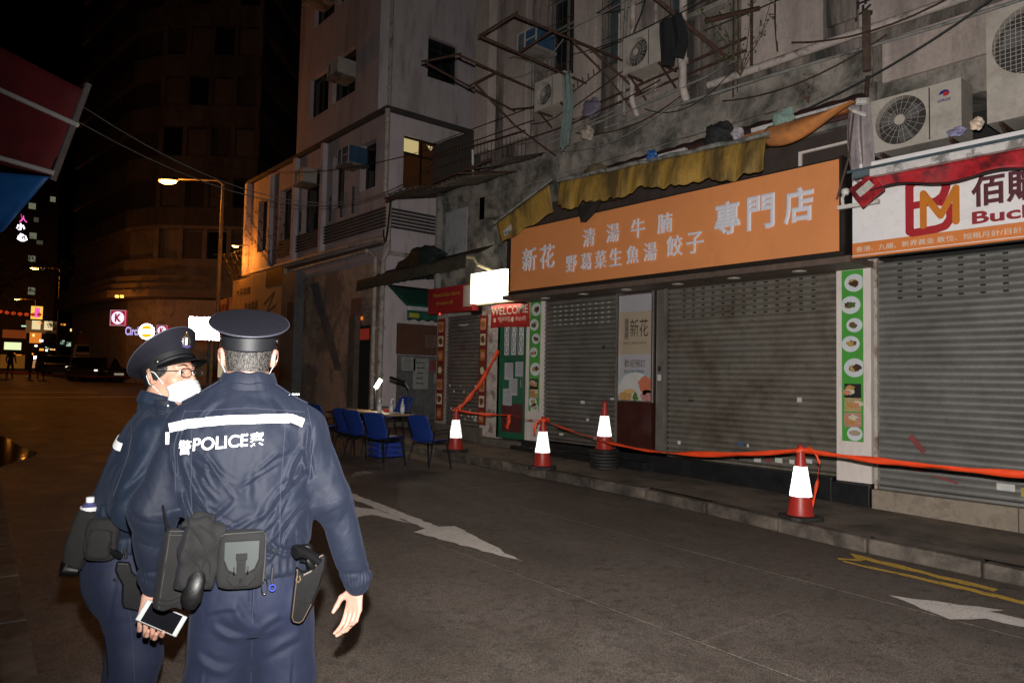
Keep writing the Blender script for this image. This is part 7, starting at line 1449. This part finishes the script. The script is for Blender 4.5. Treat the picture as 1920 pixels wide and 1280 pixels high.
# reflective stripe, lettering, seams
ribbon('reflective_stripe', B1, [(-.232, -1, 1.352), (-.18, -1, 1.366), (-.06, -1, 1.380), (.08, -1, 1.384), (.145, -1, 1.384), (.185, -1, 1.368)], .028, strip, oR, BACK, .0035)
ribbon('reflective_stripe', B1, [(-.2365, -1, 1.338), (-.2345, -1, 1.300)], .012, strip, oR, BACK, .0035, up=(1, 0, 0), n=12)
def back_text(s_, x0, z0, h, wd, slope, bold):
    o = text('police_lettering', s_, h, (0, 0, 0), strip, None, 'S', bold=bold, ext=.0, width=wd, res=4); me = o.data
    me2 = bmesh.new(); me2.from_mesh(me); bmesh.ops.subdivide_edges(me2, edges=[e for e in me2.edges if e.calc_length() > .008], cuts=2, use_grid_fill=False); me2.to_mesh(me); me2.free()
    for v in me.vertices:
        x, z = v.co.x+x0, v.co.z+z0+v.co.x*slope; p = on(B1, (x, -1, z), BACK, .0038); v.co = p if p else (x, -.16, z)
    o.parent = oR
back_text('警', -.200, 1.268, .046, .038, .08, .008); back_text('POLICE', -.157, 1.281, .040, .165, .10, .016); back_text('察', .015, 1.294, .046, .042, .10, .008)
for ln in ([(-.165, -1, 1.36), (-.160, -1, 1.2), (-.150, -1, 1.0)], [(.125, -1, 1.37), (.115, -1, 1.15), (.118, -1, .97)], [(-.19, -1, 1.41), (-.215, -1, 1.30), (-.205, -1, 1.15)], [(.200, -1, 1.42), (.222, -1, 1.30), (.21, -1, 1.16)], [(-.19, -1, 1.405), (.0, -1, 1.42), (.19, -1, 1.405)]):
    stitchline(B1, ln, oR, BACK)
# epaulettes
for sx in (-1, 1):
    m = MB(); n_ = 10
    ep = [on(B1, (sx*(.085+.115*k/n_), -.012+.0*k, 2), (0, 0, -1), .006) for k in range(n_+1)]
    vs = []
    for k, p in enumerate(ep): wd = .024-.004*k/n_; vs += [p+Vector((0, -wd, -.002)), p+Vector((0, wd, -.002))]
    m.add(vs, [(2*k, 2*k+2, 2*k+3, 2*k+1) for k in range(n_)], True); e = m.build('epaulette', jk, oR, thick=.007, auto=False)
    p = ep[6]; m = MB(); m.box((p.x-.018, p.y-.021, p.z+.004), (p.x+.016, p.y-.015, p.z+.0075)); m.build('rank_number', chrome, e)
# trousers
S = SDF((-.20, -.20, .03), (.36, .24, 1.0), .0052)
S.loft([(.66, .045, 0, .165, .118), (.74, .045, -.006, .190, .136), (.82, .045, -.004, .186, .136), (.90, .045, 0, .168, .122), (.965, .045, 0, .160, .112)], .03, 2.2)
for sx, kx_, fx in ((-1, -.062, -.085), (1, .158, .19)):
    S.cone((.045+sx*.082, -.004, .76), (kx_, .01, .48), .114, .106, .012).cone((kx_, .01, .48), (fx, .0, .10), .106, .082, .03)
S.cone((.046, -.17, .67), (.046, -.15, .30), .012, .016, .02, 'sub')
wn3 = wnoise(9, 8, 12, 50, (1, .6, .5))
def tf(x, y, z):
    d = .0034*wn3(x, y, z)
    for a, b, w_, am in [((-.02, -.13, .80), (.045, -.13, .70), .013, .006), ((.13, -.13, .74), (.06, -.13, .69), .012, .007), ((-.08, -.13, .72), (.03, -.12, .66), .014, .007), ((.20, -.10, .66), (.08, -.12, .60), .014, .006), ((-.13, -.10, .62), (-.02, -.10, .56), .014, .006), ((.17, -.11, .82), (.20, -.10, .66), .012, .004), ((.045, -.14, .90), (.043, -.14, .74), .005, -.005), ((-.10, -.11, .60), (-.10, -.08, .20), .006, .004), ((.17, -.11, .60), (.18, -.08, .20), .006, .004), ((.0, -.12, .78), (-.10, -.12, .76), .01, .004)]: d = d+fold(x, y, z, a, b, w_*1.1, am*1.5, .008)
    return d.astype(np.float32)
S.disp(tf); tR = S.build('trousers', tr, oR, 1); B2 = bvh_of(tR)
stitchline(B2, [(.045, -1, .93), (.043, -1, .72)], oR, BACK); stitchline(B2, [(.12, -1, .86), (.20, -1, .855)], oR, BACK, mat=ink)
for sx, fx in ((-1, -.10), (1, .195)):
    boxr('shoe', (fx+sx*.01, .05, .045), (.10, .30, .09), plast, oR, rot(0, 0, -sx*6), k=6)
# belt and what hangs on it
m = MB()
def blt(u, v): a = 2*math.pi*u; return (.045+.180*math.copysign(abs(math.cos(a))**.9, math.cos(a)), .0+.140*math.copysign(abs(math.sin(a))**.9, math.sin(a)), .872+.045*v)
m.grid(blt, 60, 3); m.build('belt', leather, oR, thick=.006, auto=False)
Rp = rot(0, 5, 10)
rp = boxr('radio_pouch', (-.192, -.095, .905), (.105, .055, .250), canvas, oR, rot(-3, 7, 22), wrinkle=.05, seed=1, k=12, rnd=.05)
m = MB(); m.tube([(-.222, -.10, 1.02), (-.240, -.105, 1.11)], [.0045, .0038], 8); m.build('antenna', plast, rp); m = MB(); m.tube([(-.221, -.10, 1.02), (-.225, -.10, 1.04)], .007, 8); m.build('antenna_base', plast, rp)
gp = boxr('gear_pouch', (-.122, -.172, .965), (.118, .070, .230), canvas, oR, rot(4, 9, 12), wrinkle=.12, seed=2, k=16, rnd=.08)
m = MB(); m.tube([(-.170, -.165, 1.055), (-.130, -.175, 1.085), (-.095, -.165, 1.075), (-.083, -.150, 1.0)], [.012, .018, .017, .010], 10); m.build('pouch_roll', canvas, gp)
m = MB(); m.tube([(-.175, -.19, 1.06), (-.12, -.20, 1.065), (-.085, -.19, 1.075)], .005, 6); m.build('pouch_rim', canvas, gp)
m = MB(); m.tube([(-.125, -.185, .93), (-.128, -.21, .895), (-.140, -.22, .84), (-.145, -.21, .812)], [.019, .029, .031, .020], 16, flat=.45); m.build('baton_grip', holm, gp)
rim_m = M('canvas edge grey', (.045, .045, .043), .85, bump=.3, bs=400)
Rr = rot(-3, 7, 22); cr_ = Vector((-.192, -.095, .905))
def loc_(R_, c_, x, y, z): return c_+R_@Vector((x, y, z))
for z_, r_ in ((.120, .0022), (.108, .0012)): m = MB(); m.tube([loc_(Rr, cr_, x, -.0285, z_) for x in np.linspace(-.050, .050, 9)], r_, 5); m.build('edge_binding', rim_m, rp)
for x_ in (-.046, .046): m = MB(); m.tube([loc_(Rr, cr_, x_, -.027, z) for z in np.linspace(-.115, .115, 12)], .0012, 4); m.build('side_seam', rim_m, rp)
for z_ in (-.085, -.10): m = MB(); m.tube([loc_(Rr, cr_, x, -.0285-.002*math.sin(x*90), z_+.006*math.sin(x*60)) for x in np.linspace(-.048, .048, 14)], .0035, 5); m.build('bottom_crease', canvas, rp)
Rg = rot(4, 9, 12); cg_ = Vector((-.122, -.172, .965))
for pts_ in ([(-.05, .09), (-.01, .05), (.03, -.02), (.04, -.09)], [(.05, .07), (.02, .02), (.0, -.06)], [(-.052, .02), (-.02, -.01), (.02, -.05)], [(-.03, .10), (.02, .07), (.05, .02)]):
    m = MB(); m.tube([loc_(Rg, cg_, x, -.036-.004*math.sin(x*70), z) for x, z in pts_], [.002, .006, .005, .002][:len(pts_)] if len(pts_) == 4 else [.002, .006, .002], 8, flat=.7); m.build('cloth_fold', canvas, gp)
sp = boxr('utility_pouch', (-.030, -.185, .900), (.145, .060, .185), canvas, oR, rot(2, 2, 2), wrinkle=.012, seed=3, k=10)
m = MB(); z0 = .875
fl_ = [(-.082, .965), (.022, .965), (.022, .905), (.010, .875), (-.012, .862), (-.048, .862), (-.070, .875), (-.082, .905)]
m.prism([(x, -.214, z) for x, z in fl_], (0, -.007, 0)); m.build('pouch_flap', cloth_mat('flap faded', (.043, .049, .049), .8, .1, 900, .5), sp, bevel=.003)
m = MB(); m.tube([(x, -.222, z) for x, z in fl_], .0026, 5); m.build('flap_binding', canvas, sp); m = MB(); m.tube([(-.092, -.205, .978), (-.085, -.212, .985), (.03, -.212, .988), (.040, -.205, .975), (.040, -.21, .90), (.036, -.21, .83)], .0018, 5); m.build('zip', rim_m, sp)
m = MB(); m.prism([(-.065, -.2155, .865), (-.075, -.2155, .845), (-.05, -.2155, .822), (-.01, -.2155, .822), (.015, -.2155, .845), (.005, -.2155, .865)], (0, -.006, 0)); m.build('lower_pocket', canvas, sp, bevel=.003)
m = MB(); m.box((-.045, -.229, .830), (-.018, -.221, .905)); m.build('strap', canvas, sp, bevel=.002); m = MB(); m.box((-.048, -.2275, .905), (-.014, -.2215, .925)); m.build('strap_patch', canvas, sp, bevel=.001); m = MB(); m.lathe([(.007, -.233), (.007, -.229)], (-.031, 0, .842), 12, 'Y'); m.build('snap_button', plast, sp)
for x in (-.052, -.012): m = MB(); m.tube([(x, -.226, .885), (x, -.232, .873), (x, -.226, .860)], .0025, 6); m.build('buckle_side', plast, sp)
shift([sp]+list(sp.children), (.033, 0, .045))
for x, z0, kk in ((.075, .925, 0), (.100, .905, 1)):
    m = MB(); m.tube([(x, -.165, z0), (x-.002, -.172, z0-.035), (x, -.175, z0-.05)], .0045, 8); m.build('key_clip', chrome, oR)
    m = MB(); c = (x, -.176, z0-.075 if kk == 0 else z0-.062); hh = .026 if kk == 0 else .010; m.tube([(c[0]+.009*math.cos(a), c[1], c[2]+hh*math.sin(a)) for a in np.linspace(0, 2*math.pi, 17)], .0022, 6, cap=False); m.build('key_ring', chrome if kk == 0 else M('ring blue', (.03, .05, .3), .3), oR)
m = MB(); m.lathe([(.0075, -.006), (.0065, -.001), (.001, 0)], (.108, -.150, .955), 12, 'Y'); m.build('jacket_snap', plast, oR)
# revolver in its holster
hp_ = [(.171, .907), (.158, .745), (.163, .730), (.185, .722), (.200, .729), (.228, .782), (.250, .840), (.266, .895), (.268, .930), (.258, .944), (.243, .940), (.234, .915), (.215, .893), (.196, .885)]
m = MB(); m.prism([(x, -.158+.10*(x-.2), z) for x, z in hp_], (0, -.030, 0)); hR = m.build('holster', leather, oR, bevel=.007)
m = MB(); m.tube([(.245, -.175, .915), (.222, -.178, .935), (.195, -.182, .952), (.176, -.186, .958), (.166, -.190, .957), (.163, -.192, .956)], [.015, .017, .019, .0225, .0235, .019], 16); m.build('gun_grip', plast, hR)
m = MB(); m.tube([(.225, -.185, .900), (.215, -.190, .915), (.205, -.190, .930)], [.010, .012, .008], 10); m.build('hammer_spur', plast, hR)
def edge_(pts): return [(x, -.190+.10*(x-.2), z) for x, z in pts]
m = MB(); m.tube(edge_([(.176, .900), (.164, .748), (.169, .734), (.186, .728), (.198, .735), (.223, .784)]), .0011, 4); m.build('holster_stitching', M('edge tan', (.13, .085, .05), .6), hR)
m = MB(); m.tube(edge_([(.196, .881), (.215, .889), (.236, .912), (.245, .936), (.257, .940)]), .0013, 5); m.build('holster_edge', MATS['edge tan'], hR)
m = MB(); m.tube(edge_([(.176, .880), (.172, .868), (.178, .858), (.186, .866), (.182, .880)]), .002, 5); m.build('retaining_loop', MATS['edge tan'], hR)
boxr('belt_keeper', (.205, -.125, .935), (.045, .03, .06), leather, oR, k=4)
# phone in his left hand
ph = thing('smartphone', 'white-framed smartphone with a dark screen in the officer\'s left hand', 'phone', (0, 0, 0)); WR = Matrix.Translation(oR.location)@Matrix.Rotation(-PSI, 4, 'Z')
PF = Matrix.Translation((-.240, .035, .712)) @ (rot(0, 29, 0) @ rot(-12, 0, 0)).to_4x4(); ph.matrix_world = WR@PF
m = MB(); m.box((-.072, -.004, -.035), (.072, .004, .035)); m.build('phone_case', M('phone white', (.34, .36, .36), .3, bump=0, var=0), ph, bevel=.0035); m = MB(); m.box((-.056, -.0048, -.031), (.056, -.0041, .031)); m.build('screen', M('screen black', (.006, .006, .008), .08, bump=0), ph)
m = MB(); m.lathe([(.0045, -.0047), (.0045, -.0042)], (-.064, 0, 0), 14, 'Y'); m.build('home_button', M('button grey', (.4, .42, .42), .3), ph)
# ================================================================== officer turned to the right, masked, with glasses
FY = math.radians(98)
oL = thing('person', 'police officer in glasses and white face mask, turned to the right', 'person', (.683, 3.092, G(3.1)), -FY, 'police officers')
yaw = math.radians(149)-FY      # head turned further towards the camera
RH = (Matrix.Rotation(-yaw, 3, 'Z') @ Matrix.Rotation(math.radians(5), 3, 'X'))
HL = (.0, .112, 1.514)
S = SDF((-.40, -.30, 0), (.42, .42, 1.76), .0040)
head(S, HL, RH)
S.cone((0, .07, 1.29), (0, .082, 1.42), .072, .054, .03)
S.loft([(.88, 0, -.01, .15, .105), (1.0, 0, .0, .14, .10), (1.15, 0, .015, .15, .105), (1.24, 0, .05, .165, .105), (1.33, 0, .065, .12, .08)], .03)
for sx in (-1, 1):
    S.cone((sx*.155, .06, 1.28), (sx*.22, .0, 1.04), .052, .042, .04).cone((sx*.22, .0, 1.04), (sx*.16, .19, .985), .038, .027, .02)
    S.cone((sx*.08, -.01, .88), (sx*.10, .03, .48), .083, .055, .04).cone((sx*.10, .03, .48), (sx*.11, -.02, .09), .050, .036, .02).cone((sx*.11, -.03, .05), (sx*.13, .13, .04), .035, .03, .02)
    hand(S, (sx*.155, .205, .980), (-sx*.35, 1, -.10), (-sx*.5, 0, -1) if 0 else (-sx*.9, -.3, -.3), (0, .2, 1), [.7, .8, .85, .9], .04, .5, .95)
S.build('body', skin, oL, 2)
head_parts(oL, HL, RH, mask=True, glasses=True); cap(oL, Vector(HL)+RH@Vector((0, .016, -.010)), RH@rot(24, 0, 0))
S = SDF((-.40, -.32, .78), (.42, .40, 1.55), .0052)
S.loft([(.84, 0, -.010, .182, .145), (.90, 0, -.006, .178, .138), (.98, 0, .012, .20, .165), (1.08, 0, .040, .21, .166), (1.18, 0, .062, .212, .156), (1.26, 0, .074, .20, .138), (1.32, 0, .078, .160, .112), (1.37, 0, .086, .105, .086), (1.41, 0, .090, .078, .072)], .03, 2.3)
for sx in (-1, 1):
    S.cone((sx*.178, .064, 1.275), (sx*.235, -.005, 1.03), .078, .070, .05).cone((sx*.235, -.005, 1.03), (sx*.17, .185, .98), .068, .050, .03).cone((sx*.08, .078, 1.365), (sx*.178, .066, 1.285), .045, .070, .05)
wn4 = wnoise(21, 9, 9, 45, (.8, 1, .7))
def jl(x, y, z):
    d = .0042*wn4(x, y, z)
    A_ = [((.27, .03, 1.25), (.22, -.06, 1.12), .013, .007), ((.30, .07, 1.19), (.25, -.06, 1.07), .012, .007), ((.30, .08, 1.11), (.27, -.05, 1.00), .012, .007), ((.18, -.05, 1.24), (.20, -.10, 1.02), .012, .008), ((.1, -.12, 1.2), (.18, -.15, 1.02), .014, .006), ((.24, .09, 1.34), (.25, .06, 1.18), .011, .005), ((.16, -.13, 1.12), (.20, -.10, .98), .012, .007), ((.05, .10, 1.42), (.18, .07, 1.38), .010, .004)]
    for a, b, w_, am in A_:
        a, b = np.array(a), np.array(b); ba = b-a; t_ = np.clip(((x-a[0])*ba[0]+(y-a[1])*ba[1]+(z-a[2])*ba[2])/(ba@ba), 0, 1); vy = (y-a[1]-t_*ba[1]); vz = z-a[2]-t_*ba[2]; vx = x-a[0]-t_*ba[0]; n = np.cross(ba, [1, .3, 0]); n = n/np.linalg.norm(n); s_ = vx*n[0]+vy*n[1]+vz*n[2]; r2 = vx*vx+vy*vy+vz*vz; q = s_/w_
        d = d-1.6*am*np.sin(np.clip(t_, .02, .98)*3.1416)**.6*np.exp(-np.maximum(r2-s_*s_, 0)/.006)*(np.exp(-q*q)-.7*np.exp(-((q-1.4)/.9)**2))
    wq = np.exp(-((z-.875)/.035)**2); d = d+.0022*wq*np.sin(np.arctan2(y+.01, x)*44)+.0045*np.exp(-((z-.915)/.010)**2)*(np.abs(x) < .2)
    return d.astype(np.float32)
S.disp(jl); jL = S.build('jacket', jk2, oL, 1); B3 = bvh_of(jL)
m = MB()
def coll(u, v): a = math.pi/2+.10*math.pi+(u)*2*math.pi*.90; rx, ry = .074+.014*(1-v), .074+.014*(1-v); return (rx*math.cos(a), .090+ry*math.sin(a), 1.362+.066*v-.022*math.sin(a)*v)
m.grid(coll, 48, 8); m.build('collar', jk2, oL, thick=.008, auto=False)
m = MB(); m.grid(lambda u, v: tuple(Vector(coll(u, 1))+Vector((coll(u, .5)[0]*.24*v, (coll(u, .5)[1]-.090)*.24*v, -.045*v+.006*math.sin(v*3.1)))), 48, 6); m.build('collar_fold', jk2, oL, thick=.005, auto=False)
# stripe round the shoulder blades: cast radially from outside
def ringstrip(name, z0, z1, a0, a1, w, n=60, c=(.0, .06)):
    vs = []; rows = 3
    for i in range(n+1):
        u = i/n; a = a0+(a1-a0)*u; zz = z0+(z1-z0)*u
        for r in range(rows+1): z = zz+w*(r/rows-.5); p = Vector((c[0]+math.cos(a), c[1]+math.sin(a), z)); h = on(B3, p, (-math.cos(a), -math.sin(a), 0), .0035); vs.append(h if h else p)
    m = MB(); m.add(vs, [(i*(rows+1)+r, i*(rows+1)+r+1, (i+1)*(rows+1)+r+1, (i+1)*(rows+1)+r) for i in range(n) for r in range(rows)], True); return m.build(name, strip, oL, auto=False)
ringstrip('reflective_stripe', 1.262, 1.240, math.radians(200), math.radians(318), .028)
m = MB(); p = on(B3, (1, .055, 1.37), (-1, 0, 0), .003) or Vector((.2, .05, 1.37))
for sx in (-1, 1):
    ep = [on(B3, (sx*(.09+.11*k/8), .075, 2), (0, 0, -1), .006) for k in range(9)]; m = MB(); vs = []
    for k, p in enumerate(ep): p = p or Vector((sx*(.09+.11*k/8), .075, 1.34)); vs += [p+Vector((0, -.024, -.002)), p+Vector((0, .024, -.002))]
    m.add(vs, [(2*k, 2*k+2, 2*k+3, 2*k+1) for k in range(8)], True); e = m.build('epaulette', jk2, oL, thick=.007, auto=False); p = ep[4] or Vector((sx*.15, .075, 1.34)); m = MB(); m.box((p.x-.02, p.y+.012, p.z+.004), (p.x+.02, p.y+.017, p.z+.008)); m.build('rank_number', chrome, e)
SIDE = (-1, 0, 0)
for ln in ([(1, -.02, 1.33), (1, -.035, 1.22), (1, -.08, 1.08)], [(1, .12, 1.31), (1, .11, 1.18), (1, .05, 1.04)]): stitchline(B3, ln, oL, SIDE)
S = SDF((-.30, -.24, .03), (.30, .24, .96), .0052)
S.loft([(.62, 0, -.01, .165, .118), (.72, 0, -.02, .185, .142), (.82, 0, -.02, .182, .140), (.90, 0, -.012, .165, .122), (.93, 0, -.01, .160, .116)], .03, 2.2)
for sx in (-1, 1): S.cone((sx*.085, -.01, .74), (sx*.10, .03, .46), .115, .088, .03).cone((sx*.10, .03, .46), (sx*.11, -.01, .10), .088, .072, .03)
def tl(x, y, z):
    d = .0022*wn3(y, x, z)
    d = d+.004*np.exp(-(((y+.055+.10*(.8-z)))/.007)**2)*(x > .05)*(z < .88)
    return d.astype(np.float32)
S.disp(tl); tL = S.build('trousers', tr, oL, 1); B4 = bvh_of(tL)
stitchline(B4, [(1, -.055, .86), (1, .0, .62), (1, .02, .40)], oL, SIDE); stitchline(B4, [(1, -.13, .80), (1, -.05, .785)], oL, SIDE, mat=ink)
for sx in (-1, 1): boxr('shoe', (sx*.12, .05, .045), (.10, .30, .09), plast, oL, rot(0, 0, -sx*6), k=6)
m = MB(); m.grid(lambda u, v: (.170*math.cos(2*math.pi*u), -.014+.132*math.sin(2*math.pi*u), .865+.045*v), 60, 3); m.build('belt', leather, oL, thick=.006, auto=False)
bp_ = boxr('bottle_pouch', (.10, -.165, .915), (.08, .075, .22), canvas, oL, rot(-14, 0, -20), wrinkle=.04, seed=5, k=10)
up_ = boxr('utility_pouch', (.190, -.105, .925), (.06, .105, .150), canvas, oL, rot(-5, 0, -18), wrinkle=.03, seed=6, k=10)
boxr('pouch_pocket', (.222, -.115, .915), (.03, .075, .10), canvas, up_, rot(-5, 0, -18), wrinkle=.05, seed=7)
m = MB(); m.tube([(.10, -.205, .835), (.11, -.212, .81), (.12, -.17, .805)], [.022, .027, .018], 12); m.build('baton_grip', leather, bp_)
hq_ = [(-.057, .845), (-.015, .838), (-.004, .800), (.030, .768), (.047, .745), (.046, .690), (.038, .668), (.018, .661), (-.030, .680), (-.036, .700), (-.037, .761), (-.062, .815)]
m = MB(); m.prism([(.196, y, z) for y, z in hq_], (.026, 0, 0)); hL = m.build('holster', leather, oL, bevel=.006)
m = MB(); m.tube([(.205, -.045, .86), (.215, -.075, .885), (.22, -.105, .905)], [.014, .018, .019], 12, flat=.8); m.build('gun_grip', plast, hL)
m = MB(); m.tube([(.21, -.035, .89), (.212, -.03, .87), (.214, -.028, .855)], .005, 8); m.build('key_clip', chrome, oL); m = MB(); m.lathe([(.006, .187), (.005, .192)], (0, -.060, .775), 12, 'X'); m.build('pocket_button', plast, oL)
WL = Matrix.Translation(oL.location)@Matrix.Rotation(-FY, 4, 'Z'); wb_ = thing('water_bottle', 'clear water bottle with a blue cap in the turned officer\'s hip pouch', 'bottle'); wb_.matrix_world = WL@Matrix.Translation((.105, -.145, .945))
m = MB(); m.lathe([(.030, 0), (.031, .07), (.022, .095), (.013, .10)], (0, 0, 0), 16); m.build('bottle_body', M('bottle bluish', (.06, .06, .16), .1), wb_); m = MB(); m.lathe([(.0315, .06), (.0315, .085)], (0, 0, 0), 16, cap=False); m.build('label', M('label white', (.6, .6, .62), .4), wb_); m = MB(); m.lathe([(.014, .1), (.014, .118), (.005, .12)], (0, 0, 0), 12); m.build('bottle_cap', M('cap white', (.7, .7, .75), .4), wb_)
